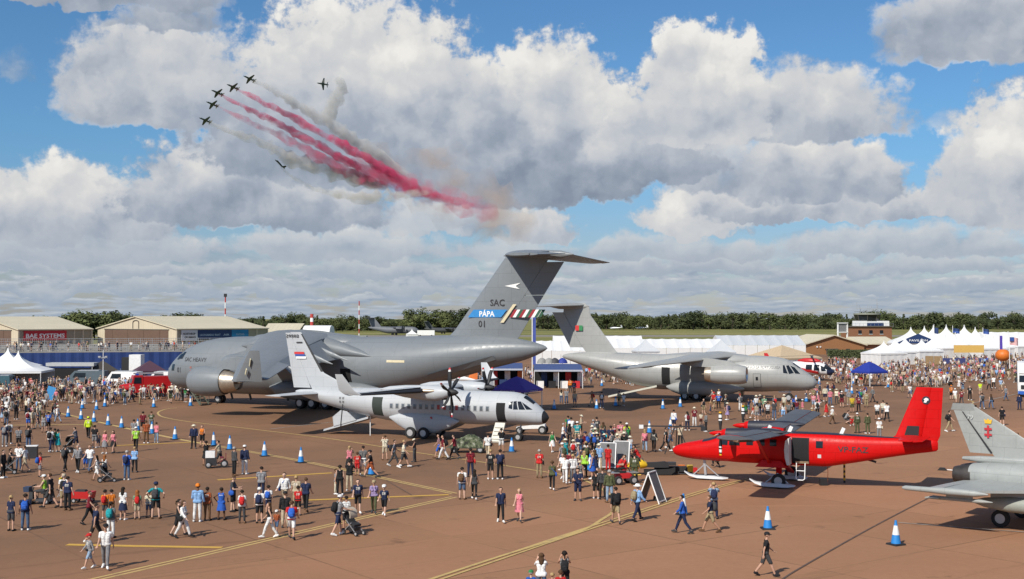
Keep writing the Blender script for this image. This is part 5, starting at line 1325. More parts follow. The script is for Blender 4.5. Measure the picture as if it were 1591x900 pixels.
for (px, d, w, he, hp, rz, lab) in (
        (1373, 252, 6.6, 2.7, 5.2, 20, 'white pagoda tent nearest the blue gazebo, leftmost in its row'), (1391, 262, 6.2, 2.7, 5.5, 20, 'white pagoda tent second in the row behind the blue gazebo'),
        (1406, 272, 6.2, 2.7, 5.7, 20, 'white pagoda tent third in the row behind the blue gazebo'), (1432, 270, 6.6, 2.7, 5.3, 20, 'white pagoda tent above the brown board fence'),
        (1468, 282, 7.5, 3.0, 6.1, 20, 'white pagoda tent directly left of the yellow banner'), (1498, 318, 13, 3.0, 8.1, 20, 'largest white pagoda tent with tall peak rising above the yellow banner'),
        (1436, 352, 9, 3.0, 7.6, 20, 'white pagoda tent in the back row right of the blue-fronted one'), (1450, 356, 9, 3.0, 7.8, 20, 'white pagoda tent in the back row, second right of the blue-fronted one'),
        (1470, 350, 9.5, 3.0, 8.0, 20, 'white pagoda tent in the back row, just left of the largest peak'), (1530, 290, 7.5, 2.7, 6.1, 20, 'white pagoda tent right of the yellow banner'), (1543, 300, 7, 2.7, 5.6, 20, 'low white pagoda tent beside the white marquee at the right edge'), (1452, 300, 5.5, 2.7, 6.2, 20, 'small white pagoda tent squeezed behind the brown board fence'), (1484, 300, 5.5, 2.7, 6.4, 20, 'small white pagoda tent just left of the largest peak, in front row'), (1515, 340, 8, 3, 7.4, 20, 'white pagoda tent just right of the largest peak'), (1566, 320, 6, 2.7, 6.4, 20, 'small white pagoda tent above the orange ball'), (1582, 312, 6, 2.7, 6.2, 20, 'small white pagoda tent at the right edge near the flag')):
    p = AT(px, 494, d); pagoda((p.x, d, 0), w, he, hp, R(rz), lab, 'white pagoda tents on the right')
def marquee(px0, px1, d, he, hr, depth, label, mr=None, rz=0, bays=8):
    a, b = AT(px0, 494, d), AT(px1, 494, d); w = b.x - a.x
    t = root('marquee', label, 'marquee', ((a.x + b.x) / 2, d, 0), rz)
    for k in range(bays):
        x0, x1 = -w / 2 + w * k / bays, -w / 2 + w * (k + 1) / bays
        for s in (0, 1):
            q = MB(); y0, y1 = (0, depth / 2) if s == 0 else (depth, depth / 2); P = []
            for j in range(4):
                for i in range(5):
                    u = i / 4; v = j / 3; P.append(Vector((x0 + (x1 - x0) * u, y0 + (y1 - y0) * v, he + (hr - he) * v - .12 * math.sin(math.pi * u))))
            q.add(P, [(j * 5 + i, j * 5 + i + 1, (j + 1) * 5 + i + 1, (j + 1) * 5 + i) for j in range(3) for i in range(4)]); q.obj('roof_panel', mr or PVC, t)
        q = MB(); q.box(((x0 + x1) / 2, .05, he / 2), (x1 - x0 - .08, .06, he - .1)); q.obj('wall', PVC_S, t)
    for s in (-1, 1):
        q = MB(); q.add([Vector((s * w / 2, 0, 0)), Vector((s * w / 2, depth, 0)), Vector((s * w / 2, depth, he)), Vector((s * w / 2, depth / 2, hr)), Vector((s * w / 2, 0, he))], [(0, 1, 2, 3, 4)]); q.obj('gable', PVC_S, t)
    return t
marquee(905, 1128, 285, 2.9, 4.9, 16, 'long white marquee behind the pale grey twin-jet', bays=12); marquee(828, 915, 262, 2.9, 4.9, 13, 'white marquee beyond the tail of the pale grey twin-jet', bays=6)
marquee(1120, 1252, 310, 3.0, 5.4, 18, 'white marquee with a greyish roof left of the brown brick building', mat('grey_pvc', (.52, .54, .56), .6, 0, .04), bays=7)
marquee(1541, 1660, 330, 3.0, 6.0, 18, 'white marquee at the right edge behind the flag', bays=6)
marquee(860, 1000, 330, 2.9, 5.0, 12, 'low white marquee in the row furthest back behind the twin-jet fin', bays=7)
GREYP = mat('grey_pvc', (.52, .54, .56), .6, 0, .04)
for px, d, lab in ((1003, 270, 'small grey-topped pagoda tent above the wing of the twin-jet'), (1120, 262, 'small grey-topped pagoda tent above the nose of the twin-jet')):
    p = AT(px, 494, d); pagoda((p.x, d, 0), 5.0, 2.6, 5.2, R(10), lab, None, (1, 1, 1, 1), GREYP, pw=1.2)
p = AT(1215, 494, 245); pagoda((p.x, 245, 0), 11, 2.0, 4.4, R(30), 'sand-coloured tent beside the nose of the twin-jet', None, (1, 1, 1, 1), mat('sand_canvas', (.48, .37, .24), .8), pw=1.0)
# blue pediment of the back-row tent
p = AT(1415, 494, 338); t = pagoda((p.x, 338, 0), 12, 3.0, 7.4, R(0), 'white pagoda tent with a blue triangular front in the back row', None, (1, 1, 1, 1))
q = MB(); q.prism([(-6.2, 3.0), (6.2, 3.0), (0, 5.6)], -6.25, -6.1); q.obj('blue_pediment', BN_BLU, t)
q = MB(); lettering(q, 'PAVILION', .8, lambda x, y: Vector((-2.5 + x, -6.28, 3.5 + y)), .01, width=5); q.obj('pediment_lettering', M_white, t)
def gazebo(px, py, w, he, hp, rz, m, label, text=None):
    p = G(px, py); t = root('gazebo', label, 'gazebo', (p.x, p.y, 0), R(rz)); h = w / 2
    q = MB(); q.rings([[Vector((cx * r, cy * r, z)) for cx, cy in ((-1, -1), (0, -1), (1, -1), (1, 0), (1, 1), (0, 1), (-1, 1), (-1, 0))] for r, z in ((h + .03, he - .25), (h + .03, he), (h * .62, he + (hp - he) * .42), (h * .3, he + (hp - he) * .78), (.05, hp))], 0, False, False); q.obj('canopy', m, t)
    for cx, cy in ((-1, -1), (1, -1), (1, 1), (-1, 1)):
        q = MB(); q.box((cx * (h - .05), cy * (h - .05), he / 2), (.07, .07, he)); q.obj('leg', M_white, t)
    if text:
        q = MB(); lettering(q, text, .17, lambda x, y: Vector((x - .9, -h - .045, he - .19 + y)), .0, width=1.8); q.obj('valance_lettering', M_white, t)
        q = MB(); lettering(q, text, .17, lambda x, y: Vector((h + .045, x - .9, he - .19 + y)), .0, width=1.8); q.obj('valance_lettering', M_white, t)
    return t
gazebo(803, 634, 4.2, 2.1, 3.45, -28, mat('purple_canvas', (.085, .05, .36), .7, 0, .06), 'purple pop-up gazebo behind the nose of the twin-propeller transport', 'Strategic Airlift')
gazebo(1351, 600, 3.6, 2.15, 3.55, 30, mat('royal_blue_canvas', (.012, .03, .26), .7, 0, .06), 'royal blue pop-up gazebo standing in the crowd on the right')
# ------------------------------------------------------------------ brick building, control tower
BRICK = mat('orange_brick', (.33, .155, .065), .85, 0, .12, 3.0, lines=(.6, .3, .02)); BRICK2 = mat('red_brick', (.26, .115, .06), .85, 0, .12, 3.0, lines=(.6, .3, .02))
def brick_hall():
    a = AT(1247, 494, 332); t = root('brick_building', 'low orange-brown brick building with a shallow cream roof', 'building', (a.x, 332, 0), R(14)); W_, D_ = 18.5, 15; he, hr = 2.4, 5.0
    q = MB(); q.add([Vector(v) for v in ((0, 0, 0), (W_, 0, 0), (W_, 0, he), (W_ / 2, 0, hr), (0, 0, he), (0, D_, 0), (W_, D_, 0), (W_, D_, he), (W_ / 2, D_, hr), (0, D_, he))], [(0, 1, 2, 3, 4), (9, 8, 7, 6, 5), (1, 6, 7, 2), (5, 0, 4, 9)]); q.obj('wall', BRICK, t)
    for s in (0, 1):
        e = -.7 if s == 0 else W_ + .7; ez = he - .7 * (hr - he) / (W_ / 2); q = MB()
        q.add([Vector((e, -.6, ez + z)) for z in (.04, .3)] + [Vector((W_ / 2, -.6, hr + z)) for z in (.04, .3)] + [Vector((e, D_ + .6, ez + z)) for z in (.04, .3)] + [Vector((W_ / 2, D_ + .6, hr + z)) for z in (.04, .3)], [(0, 2, 3, 1), (4, 5, 7, 6), (1, 3, 7, 5), (0, 4, 6, 2), (0, 1, 5, 4)]); q.obj('roof', CREAM_R, t)
    q = MB(); q.box((8.3, -.5, 1.4), (3.4, 1.2, .2)); q.box((6.7, -.9, .7), (.2, .2, 1.4)); q.box((9.9, -.9, .7), (.2, .2, 1.4)); q.obj('porch', TRIM, t)
    q = MB(); q.box((8.3, -.03, .65), (2.6, .1, 1.3)); q.obj('door', M_dark, t)
    q = MB(); q.box((13.5, -.03, 1.0), (1.3, .1, .8)); q.obj('window', M_glass, t)
    for x in (4.2, 5.2):
        q = MB(); q.cyl((x, -.15, 2.0), .22, .15, 'y', 10); q.obj('wall_lamp', M_white, t)
    # side wing to the right
    q = MB(); q.box((W_ + 5.5, 8, 1.3), (11, 12, 2.6)); q.obj('side_wing', BRICK2, t)
    q = MB(); q.prism([(1.2, 2.5), (14.8, 2.5), (14.8, 2.8), (8, 4.6), (1.2, 2.8)], W_ - .2, W_ + 11.4, 0, lambda x, y, z: (y, x, z)); q.obj('side_roof', CREAM_R, t)
brick_hall()
def tower():
    p = AT(1354, 494, 420); t = root('control_tower', 'red brick control tower with a dark glazed cab and rooftop aerials', 'tower', (p.x, 420, 0), R(10))
    q = MB(); q.box((0, 4, 3.4), (14.5, 9, 6.8)); q.obj('brick_body', BRICK2, t)
    for x in (-4.5, -.5, 3.4):
        q = MB(); q.box((x, -.54, 5.0), (1.2, .1, 1.3)); f = q.obj('window', M_glass, t); r = MB(); r.box((x, -.57, 4.3), (1.4, .14, .12)); r.obj('sill', M_white, f)
    q = MB(); q.box((0, 4, 6.95), (15.4, 10, .3)); q.obj('balcony', TRIM, t)
    for k in range(12):
        q = MB(); q.bar((-7.6 + k * 15.2 / 11, -.9, 7.1), (-7.6 + k * 15.2 / 11, -.9, 8.0), .06); q.obj('rail_post', M_steel, t)
    q = MB(); q.box((0, -.9, 8.0), (15.2, .06, .06)); q.obj('rail', M_steel, t)
    q = MB(); q.box((1.5, 3.6, 7.9), (10.5, 6.4, 1.9)); q.obj('lower_cab', M_white, t)
    q = MB(); q.box((1.6, .34, 7.7), (6.0, .12, 1.0)); q.obj('blue_sign', BN_BLU, t)
    q = MB(); n = 8
    q.rings([[Vector((.2 + r * math.cos(2 * math.pi * (k + .5) / n) * 1.1, 3.6 + r * math.sin(2 * math.pi * (k + .5) / n), z)) for k in range(n)] for r, z in ((3.6, 8.85), (4.1, 11.0))], 0, True, False); cab = q.obj('glazed_cab', M_glass, t)
    for k in range(n):
        a = 2 * math.pi * (k + .5) / n; q = MB(); q.bar((.2 + 3.64 * 1.1 * math.cos(a), 3.6 + 3.64 * math.sin(a), 8.85), (.2 + 4.14 * 1.1 * math.cos(a), 3.6 + 4.14 * math.sin(a), 11.0), .14); q.obj('mullion', TRIM, cab)
    q = MB(); q.cyl((.2, 3.6, 11.25), 4.6, .5, 'z', 16); q.obj('cab_roof', mat('grey_sheet_roof', (.25, .26, .22), .7), t)
    q = MB(); q.cyl((.2, 3.6, 12.0), 4.3, .08, 'z', 16)
    q.obj('roof_deck', TRIM, t)
    for k, (x, h) in enumerate(((-4, 3.4), (-2.6, 2.2), (-1.6, 1.6), (0, 2.4), (1.2, 1.8), (2.4, 2.0), (3.4, 4.4), (4.2, 3.0))):
        q = MB(); q.cyl((.2 + x, 3.2 + (k % 3), 12 + h / 2), .07, h, 'z', 6); q.obj('aerial', M_steel, t)
tower()
# big screen on a scaffold beside the tower
p = AT(1309, 494, 400); t = root('screen_frame', 'white-framed screen cabin on stilts left of the control tower', 'screen', (p.x, 400, 0), R(25))
for x in (-1.9, 1.9):
    q = MB(); q.box((x, 0, 3.9), (.3, .5, 7.8)); q.obj('stilt', M_white, t)
q = MB(); q.box((0, .2, 6.7), (3.6, .3, 2.8)); q.obj('screen', mat('grey_mesh', (.22, .22, .22), .7, 0, .3, 3), t)
for z in (5.2, 8.2):
    q = MB(); q.box((0, 0, z), (4.2, .6, .3)); q.obj('frame_beam', M_white, t)
# hedge in front of the brick building
def hedge(p0, p1, h, dep):
    mb = MB(); r = random.Random(3)
    for i in range(2600):
        u = r.random(); p = p0.lerp(p1, u) + Vector((0, r.uniform(0, dep), h * r.random())); q = r.uniform(.12, .25); n = Vector((r.uniform(-1, 1), -1, r.uniform(-.2, 1))).normalized(); t = n.cross(Vector((r.uniform(-1, 1), r.uniform(-1, 1), 1))).normalized(); w_ = n.cross(t)
        mb.add([p + t * q, p + w_ * q, p - t * q, p - w_ * q], [(0, 1, 2, 3)])
    o = mb.obj('hedge', LEAF_D, fix=False); tag(o, 'clipped dark green hedge in front of the brick building', 'hedge'); return o
hedge(AT(1288, 494, 300) - Vector((0, 0, H)), AT(1356, 494, 300) - Vector((0, 0, H)), 2.0, 1.5)
# fences and hoardings by the right-hand tents
fence('brown board fence below the white pagoda tents', (AT(1437, 494, 258), AT(1464, 494, 256)), 1.9, mat('brown_boards', (.24, .16, .08), .8, 0, .2, 2), 1.2, 'board_fence')
fence('dark blue hoarding below the yellow banner', (AT(1464, 494, 262), AT(1536, 494, 262)), 1.3, mat('hoarding_blue', (.04, .05, .16), .7), 2.4, 'hoarding')
p = AT(1505, 494, 276); t = root('advertising_banner', 'wide yellow banner on a frame below the largest pagoda tent', 'banner', (p.x, 276, 0))
q = MB(); q.box((0, 0, 2.9), (6.8, .1, 1.7)); q.obj('banner', mat('banner_yellow', (.60, .38, .10), .7, 0, .06), t)
for x in (-3.3, 0, 3.3):
    q = MB(); q.cyl((x, .12, 1.9), .06, 3.8, 'z', 6); q.obj('post', M_steel, t)
# ------------------------------------------------------------------ poles and flags
def pole(px, py, h, label, r=.06, name='flagpole'):
    p = G(px, py); t = root(name, label, 'flagpole' if name == 'flagpole' else 'lamp post', (p.x, p.y, 0)); q = MB(); q.cyl((0, 0, h / 2), r, h, 'z', 8, 0, r * .6); q.obj('pole', M_white, t); return t
t = pole(160, 604, 5.4, 'white floodlight pole in front of the blue platform skirt', .07, 'lamp_post')
q = MB(); q.box((0, 0, 4.3), (1.1, .35, .12)); q.obj('cross_arm', M_steel, t)
for x in (-.45, .45):
    q = MB(); q.box((x, -.15, 4.45), (.35, .3, .22)); q.obj('floodlight', M_steel, t)
p = AT(827, 494, 190); t = root('feather_flag', 'tall white pole with a blue vertical banner beside the big grey tail', 'flag', (p.x, 190, 0)); q = MB(); q.cyl((0, 0, 5.3), .08, 10.6, 'z', 8); q.obj('pole', M_white, t)
q = MB(); q.add([Vector((.1 + .45 * u, .06 * math.sin(v * 9), 2.6 + 7.6 * v)) for v in [i / 10 for i in range(11)] for u in (0, 1)], [(2 * i, 2 * i + 1, 2 * i + 3, 2 * i + 2) for i in range(10)]); q.obj('banner', mat('banner_blue_white', (.05, .08, .32), .7), t)
def flag(px, py, d, w, h, cols, label, poleh):
    p = AT(px, 494, d); t = root('flagpole', label, 'flag', (p.x, d, 0)); q = MB(); q.cyl((0, 0, poleh / 2), .06, poleh, 'z', 8); q.obj('pole', M_white, t); z1 = H + (YH - py) * d / F; n = len(cols)
    for k, m in enumerate(cols):
        q = MB(); P = []
        for j in (0, 1):
            for i in range(9): u = i / 8; P.append(Vector((.08 + w * u, .25 * math.sin(u * 7) * u, z1 - h * (k + j) / n - .2 * u)))
        q.add(P, [(i, i + 1, i + 10, i + 9) for i in range(8)]); q.obj('flag_stripe', m, t)
    return t
FR, FW, FB = mat('flag_red', (.55, .03, .03), .6), M_white, mat('flag_blue', (.03, .08, .30), .6)
t = flag(1568, 524, 215, 1.5, 1.3, [FR, FW] * 6 + [FR], 'American flag on a pole at the right edge above the crowd', 6.9)
q = MB(); q.box((.42, -.06, H + (YH - 524) * 215 / F - .36), (.66, .3, .7)); q.obj('canton', FB, t)
flag(1451, 509, 330, 1.2, 1.6, [BN_BLU], 'dark blue flag between the back-row pagoda tents', 8.2); flag(1480, 510, 300, 1.7, 1.2, [BN_BLU, FB], 'dark flag fluttering right of the back-row tents', 8)
flag(1527, 511, 300, 1.5, 1.2, [BN_BLU, FB], 'dark flag at the right above the low tents', 7.5)
t = pole(1553, 575, 7.0, 'thick white pole with a purple streamer near the orange balloon', .12); q = MB(); q.box((.35, 0, 5.2), (.5, .05, 2.6)); q.obj('streamer', mat('purple_canvas', (.055, .035, .24), .7), t)
q = MB(); q.ball((0, 0, 0), 1.35, 16, 0, (1, 1, .85)); o = q.obj('inflatable_ball', mat('orange_inflatable', (.62, .16, .02), .5)); o.location = AT(1558, 552, 226); tag(o, 'big orange inflatable ball beside the white pole on the right', 'inflatable')
# trade stands behind the purple gazebo
def stand(px0, px1, d, label, cols):
    a, b = AT(px0, 494, d), AT(px1, 494, d); w = b.x - a.x; t = root('trade_stand', label, 'stall', ((a.x + b.x) / 2, d, 0))
    q = MB(); q.box((0, 4.5, 1.4), (w, .2, 2.8)); q.obj('back_wall', M_dark, t)
    q = MB(); q.prism([(0, 2.5), (5, 3.1), (5, 3.25), (0, 2.65)], -w / 2, w / 2, 0, lambda x, y, z: (y, x - .5, z)); q.obj('awning', mat('awning_blue', (.05, .08, .20), .7), t)
    q = MB(); q.box((0, -.55, 2.5), (w, .06, .25)); q.obj('awning_trim', mat('awning_pale', (.42, .45, .52), .7), t)
    n = int(w / 3)
    for k in range(n + 1):
        q = MB(); q.cyl((-w / 2 + w * k / n, -.4, 1.25), .05, 2.5, 'z', 6); q.obj('post', M_white, t)
    for k, c in enumerate(cols):
        x = -w / 2 + w * (k + .5) / len(cols); q = MB(); q.box((x, .6 + .4 * (k % 2), .5), (w / len(cols) * .6, .7, 1.0)); q.obj('counter', c[0], t)
        q = MB(); q.box((x + .6, 1.4, 1.2), (.8, .08, 2.0)); q.obj('display_banner', c[1], t)
    return t
OR = mat('display_orange', (.62, .16, .03), .6)
stand(752, 812, 176, 'dark trade stand under a blue awning left of the tall pole', [(M_white, FR), (BN_BLU, M_white), (OR, OR)]); stand(830, 905, 172, 'dark trade stand under a blue awning below the tail of the twin-jet', [(M_white, BN_BLU), (M_black, M_white), (M_white, FR), (BN_RED, M_white)])
for k, (px, c, nm) in enumerate(((842, 'grey', .3), (853, 'grey', .35), (862, 'dark', .1), (874, 'blue', 0))):
    m = mat('parasol_' + c, {'grey': (.25, .25, .24), 'dark': (.05, .05, .06), 'blue': (.02, .04, .25)}[c], .7); p = AT(px, 494, 178); t = root('parasol', {0: 'leftmost grey parasol above the trade stand', 1: 'grey parasol next to the dark one above the trade stand', 2: 'dark parasol above the trade stand', 3: 'bright blue parasol above the trade stand'}[k], 'parasol', (p.x, 178, 0), 0, 'parasols above the trade stand')
    q = MB(); q.rings([[Vector((r * math.cos(2 * math.pi * i / 10), r * math.sin(2 * math.pi * i / 10), z)) for i in range(10)] for r, z in ((.75, 3.3), (.6, 3.75), (.3, 4.0), (.02, 4.1))], 0, False); q.obj('canopy', m, t); q = MB(); q.cyl((0, 0, 1.9), .04, 3.8, 'z', 6); q.obj('pole', M_white, t)
# haze-free far apron objects
def far_transport(px, d, rz, L, m, label, dark=True):
    p = AT(px, 494, d); t = root('transport_plane', label, 'plane', (p.x, d, 0), R(rz)); k = L / 45.0
    B = Body([(0, 3.3, .05, .05, .05), (1, 3.4, 1.2, 1.2, 1.2), (4, 4.0, 2.5, 2.6, 2.6), (7, 4.2, 2.8, 2.8, 2.9), (26, 4.2, 2.8, 2.8, 2.9), (34, 5.2, 2.2, 2, 2.2), (42, 6.2, .9, .8, .9), (44, 6.4, .1, .1, .1)])
    q = MB(); B.loft(q, 16, 3); q.obj('fuselage', m, t)
    for sg in (1, -1):
        q = MB(); wing(q, [(-14, sg * 2, 6.8, 6.5, .14), (-19, sg * 21, 6.2, 2.6, .1)]); q.obj('wing', m, t)
        q = MB(); wing(q, [(-38.5, sg * .3, 14.3, 5.5, .1), (-42, sg * 8.5, 14.2, 2.5, .1)]); q.obj('tailplane', m, t)
        for y in (7, 13):
            q = MB(); q.tube([(-11.5, sg * y, 5.6), (-13, sg * y, 5.6), (-18, sg * y, 5.9), (-20, sg * y, 6.2)], [.5, .9, .8, .2], 10); e = q.obj('engine_nacelle', m, t); q = MB(); q.cyl((-11.6, sg * y, 5.6), 2.5, .15, 'x', 16); q.obj('propeller_blades', M_black, e)
    q = MB(); wing(q, [(-32, 0, 6.3, 9, .1), (-38.5, 0, 14.4, 5.5, .1)], True, True); q.obj('fin', m, t)
    for x in (-6, -20, -23):
        q = MB(); q.cyl((x, 0, .7), .7, 4.4 if x < -10 else 1, 'y', 12); q.obj('wheel', M_tyre, t)
    t.scale = (k, k, k); return t
FG = mat('far_transport_grey', (.13, .14, .155), .6, 0, .1, .3)
far_transport(652, 700, -8, 31, FG, 'grey four-propeller transport parked far off before the dark wood'); far_transport(717, 760, 12, 24, mat('far_black_grey', (.06, .065, .07), .6), 'dark propeller transport parked far off just left of the big grey tail')
for px, d, w, h, lab in ((640, 640, 2.6, 3.2, 'small white tent on the far apron'), (905, 980, 5, 4, 'small white tent at the far edge of the grass')):
    p = AT(px, 494, d); pagoda((p.x, d, 0), w * 2, h * .45, h * 1.35, .3, lab)
p = AT(662, 494, 640); t = root('trailer', 'long white trailer parked on the far apron', 'trailer', (p.x, 640, 0)); q = MB(); q.box((0, 0, 2.1), (9, 2.6, 2.6)); q.obj('body', M_white, t)
for x in (-3, 3):
    q = MB(); q.cyl((x, -1.2, .5), .5, .3, 'y', 10); q.obj('wheel', M_tyre, t)
def glider(px, d, rz, m, label):
    p = AT(px, 494, d); t = root('light_aircraft', label, 'plane', (p.x, d, 0), R(rz)); q = MB(); q.tube([(4, 0, 1.6), (3, 0, 1.7), (0, 0, 1.8), (-6, 0, 2.0)], [.3, .8, .8, .15], 10); q.obj('fuselage', m, t); q = MB(); q.box((1.2, 0, 1.5), (1.6, 11, .2)); q.obj('wing', M_white, t)
    q = MB(); q.box((-5.6, 0, 3.0), (1.2, .15, 2.2), ry=.3); q.obj('fin', m, t); q = MB(); q.box((-5.6, 0, 2.1), (1, 3.6, .12)); q.obj('tailplane', M_white, t); return t
glider(995, 1000, 180, M_white, 'white and orange light aircraft parked on the far grass'); glider(955, 985, 160, M_steel, 'grey light aircraft on the far grass left of the white one')
# ------------------------------------------------------------------ people: one continuous body per pose, clothes cut from the body and lifted off it
def lerp(a, b, t): return a + (b - a) * t
def skeleton(pose, fem=False, child=False):
    """round cones (p0, p1, r0, r1, region); the figure faces +y, height about 1.75"""
    V3 = Vector; C = []
    hs = .165 if fem else .19; hw = .095 if fem else .09
    P = dict(la=(0, 0), ra=(0, 0))
    lean = pose.get('lean', 0.0); drop = pose.get('drop', 0.0)
    hipz = .93 - drop
    hip = {s: V3((s * hw, 0, hipz)) for s in (-1, 1)}
    # legs: (thigh swing forward deg, knee bend deg, outward deg)
    for s, key in ((-1, 'l'), (1, 'r')):
        sw, kn, ow = pose.get('leg' + key, (0, 2, 2))
        a = R(sw); o = R(ow)
        d = V3((s * math.sin(o), math.sin(a), -math.cos(a) * math.cos(o)))
        knee = hip[s] + d * .43
        b = R(sw - kn)
        d2 = V3((s * math.sin(o) * .6, math.sin(b), -math.cos(b)))
        ank = knee + d2 * .42
        C.append((hip[s], knee, .092 if fem else .088, .060, 'thigh')); C.append((knee, lerp(knee, ank, .35), .058, .060, 'calf')); C.append((lerp(knee, ank, .35), ank, .060, .040, 'calf'))
        f = R(pose.get('foot' + key, 0) + pose.get('toe', 0)); tx = s * .045
        fd = V3((tx, .17 * math.cos(f), -.045 + .17 * math.sin(f)))
        C.append((ank + V3((0, -.035, -.045)), ank + fd, .042, .038, 'foot')); C.append((ank, ank + fd * .5, .042, .042, 'foot'))
    C.append((hip[-1] + V3((0, -.01, .03)), hip[1] + V3((0, -.01, .03)), .112 if fem else .102, .112 if fem else .102, 'pelvis'))
    tl = R(lean); up = V3((0, math.sin(tl), math.cos(tl)))
    pel = V3((0, 0, hipz)); chest = pel + up * .34; sh = pel + up * .49
    wx = .072 if fem else .088
    for s in (-1, 1):
        C.append((pel + V3((s * .06, 0, .06)), pel + up * .2 + V3((s * (wx - .02), .005, 0)), .1, .092 if fem else .1, 'torso'))
        C.append((pel + up * .2 + V3((s * (wx - .02), .005, 0)), chest + V3((s * wx, .005, .02)), .092 if fem else .102, .104, 'torso'))
        if fem: C.append((chest + V3((s * .075, .075, -.02)), chest + V3((s * .075, .085, -.03)), .058, .05, 'torso'))
    if pose.get('belly'): C.append((pel + up * .16 + V3((0, .06, 0)), pel + up * .24 + V3((0, .06, 0)), .13, .12, 'torso'))
    C.append((sh + V3((-hs + .045, -.01, -.02)), sh + V3((hs - .045, -.01, -.02)), .066, .066, 'torso'))
    C.append((sh + V3((0, -.01, 0)), sh + up * .10 + V3((0, .0, 0)), .062, .052, 'neck'))
    # head
    hp, hy = R(pose.get('nod', 0)), R(pose.get('turn', 0)); hk = 1.22 if child else 1.0
    M = Matrix.Rotation(hy, 3, 'Z') @ Matrix.Rotation(-hp, 3, 'X')
    hc = sh + up * (.10 + .115 * hk) + V3((0, .012 + .05 * math.sin(hp), 0))
    hd = lambda x, y, z: hc + M @ (V3((x, y, z)) * hk)
    C.append((hd(0, -.012, .025), hd(0, -.02, .035), .098 * hk, .092 * hk, 'head')); C.append((hd(0, .02, -.01), hd(0, .04, -.065), .078 * hk, .048 * hk, 'head'))
    C.append((hd(0, .085, .0), hd(0, .112, -.028), .012, .017, 'face')); C.append((hd(-.022, .085, -.062), hd(.022, .085, -.062), .010, .010, 'face')); C.append((hd(-.03, .083, .028), hd(.03, .083, .028), .016, .016, 'face'))
    for s in (-1, 1): C.append((hd(s * .088, -.012, -.015), hd(s * .094, -.018, .02), .014, .018, 'ear'))
    # arms: shoulder swing forward, outward, elbow bend (in the plane set by 'in' degrees)
    for s, key in ((-1, 'l'), (1, 'r')):
        sw, ow, el, inn = pose.get('arm' + key, (0, 8, 12, 0))
        S = sh + V3((s * hs, -.01, -.02)); a, o = R(sw), R(ow)
        d = V3((s * math.sin(o) * math.cos(a * .5), math.sin(a) * math.cos(o), -math.cos(a) * math.cos(o))).normalized()
        E = S + d * .29
        # forearm: rotate d about the elbow axis towards the front / inside
        ax = V3((1, 0, 0)); b = R(el); d2 = Matrix.Rotation(b, 3, ax) @ d
        d2 = (d2 + V3((-s * math.sin(R(inn)), 0, 0))).normalized()
        Wr = E + d2 * .25
        C.append((S, lerp(S, E, .5), .056 if not fem else .048, .047 if not fem else .040, 'uarm')); C.append((lerp(S, E, .5), E, .047 if not fem else .040, .040 if not fem else .035, 'uarm2')); C.append((E, Wr, .040 if not fem else .035, .027, 'farm'))
        # hand: palm, four unequal curled fingers, thumb from the side
        side = d2.cross(V3((0, 0, 1)) if abs(d2.z) < .9 else V3((0, 1, 0))).normalized()
        nrm = side.cross(d2).normalized()
        if abs(d2.z) >= .9: side, nrm = V3((0, 1, 0)), V3((-s, 0, 0))
        Pm = Wr + d2 * .085
        C.append((Wr + side * .012, Pm + side * .022, .024, .021, 'hand')); C.append((Wr - side * .012, Pm - side * .022, .024, .021, 'hand'))
        for k, (off, ln) in enumerate(((-.030, .058), (-.010, .072), (.011, .078), (.031, .070))):
            f0 = Pm + side * off; f1 = f0 + (d2 * .9 + nrm * .35).normalized() * ln * .55; f2 = f1 + (d2 * .55 + nrm * .8).normalized() * ln * .5
            C.append((f0, f1, .0105, .0095, 'hand')); C.append((f1, f2, .0095, .008, 'hand'))
        t0 = Wr + d2 * .03 + side * .028; t1 = t0 + (d2 * .6 + side * .8).normalized() * .035; C.append((t0, t1, .013, .011, 'hand')); C.append((t1, t1 + d2 * .03 + nrm * .008, .011, .009, 'hand'))
    return C, dict(hc=hc, M=M, hk=hk, sh=sh, up=up, pel=pel, chest=chest)
def cone_mesh(mb, p, q, r0, r1, n=10):
    d = q - p
    if d.length < 1e-5: d = Vector((0, 0, 1e-4))
    z = d.normalized(); x = z.cross(Vector((0.3, 1, 0.2))).normalized(); y = z.cross(x); rings = []
    for t in (-85, -50, -15): rings.append([p + z * (r0 * math.sin(R(t))) + (x * math.cos(a) + y * math.sin(a)) * r0 * math.cos(R(t)) for a in [2 * math.pi * k / n for k in range(n)]])
    for t in (15, 50, 85): rings.append([q + z * (r1 * math.sin(R(t))) + (x * math.cos(a) + y * math.sin(a)) * r1 * math.cos(R(t)) for a in [2 * math.pi * k / n for k in range(n)]])
    mb.rings(rings, 0, True)
def cone_dist(X, c):
    p, q, r0, r1 = np.array(c[0]), np.array(c[1]), c[2], c[3]
    d = q - p; L2 = max(float(d @ d), 1e-9)
    t = np.clip(((X - p) @ d) / L2, 0, 1)
    return np.linalg.norm(X - p - t[:, None] * d, axis=1) - (r0 + (r1 - r0) * t), t
def eval_mod(o):
    dg = bpy.context.evaluated_depsgraph_get(); me = bpy.data.meshes.new_from_object(o.evaluated_get(dg)); return me
class Figure: pass
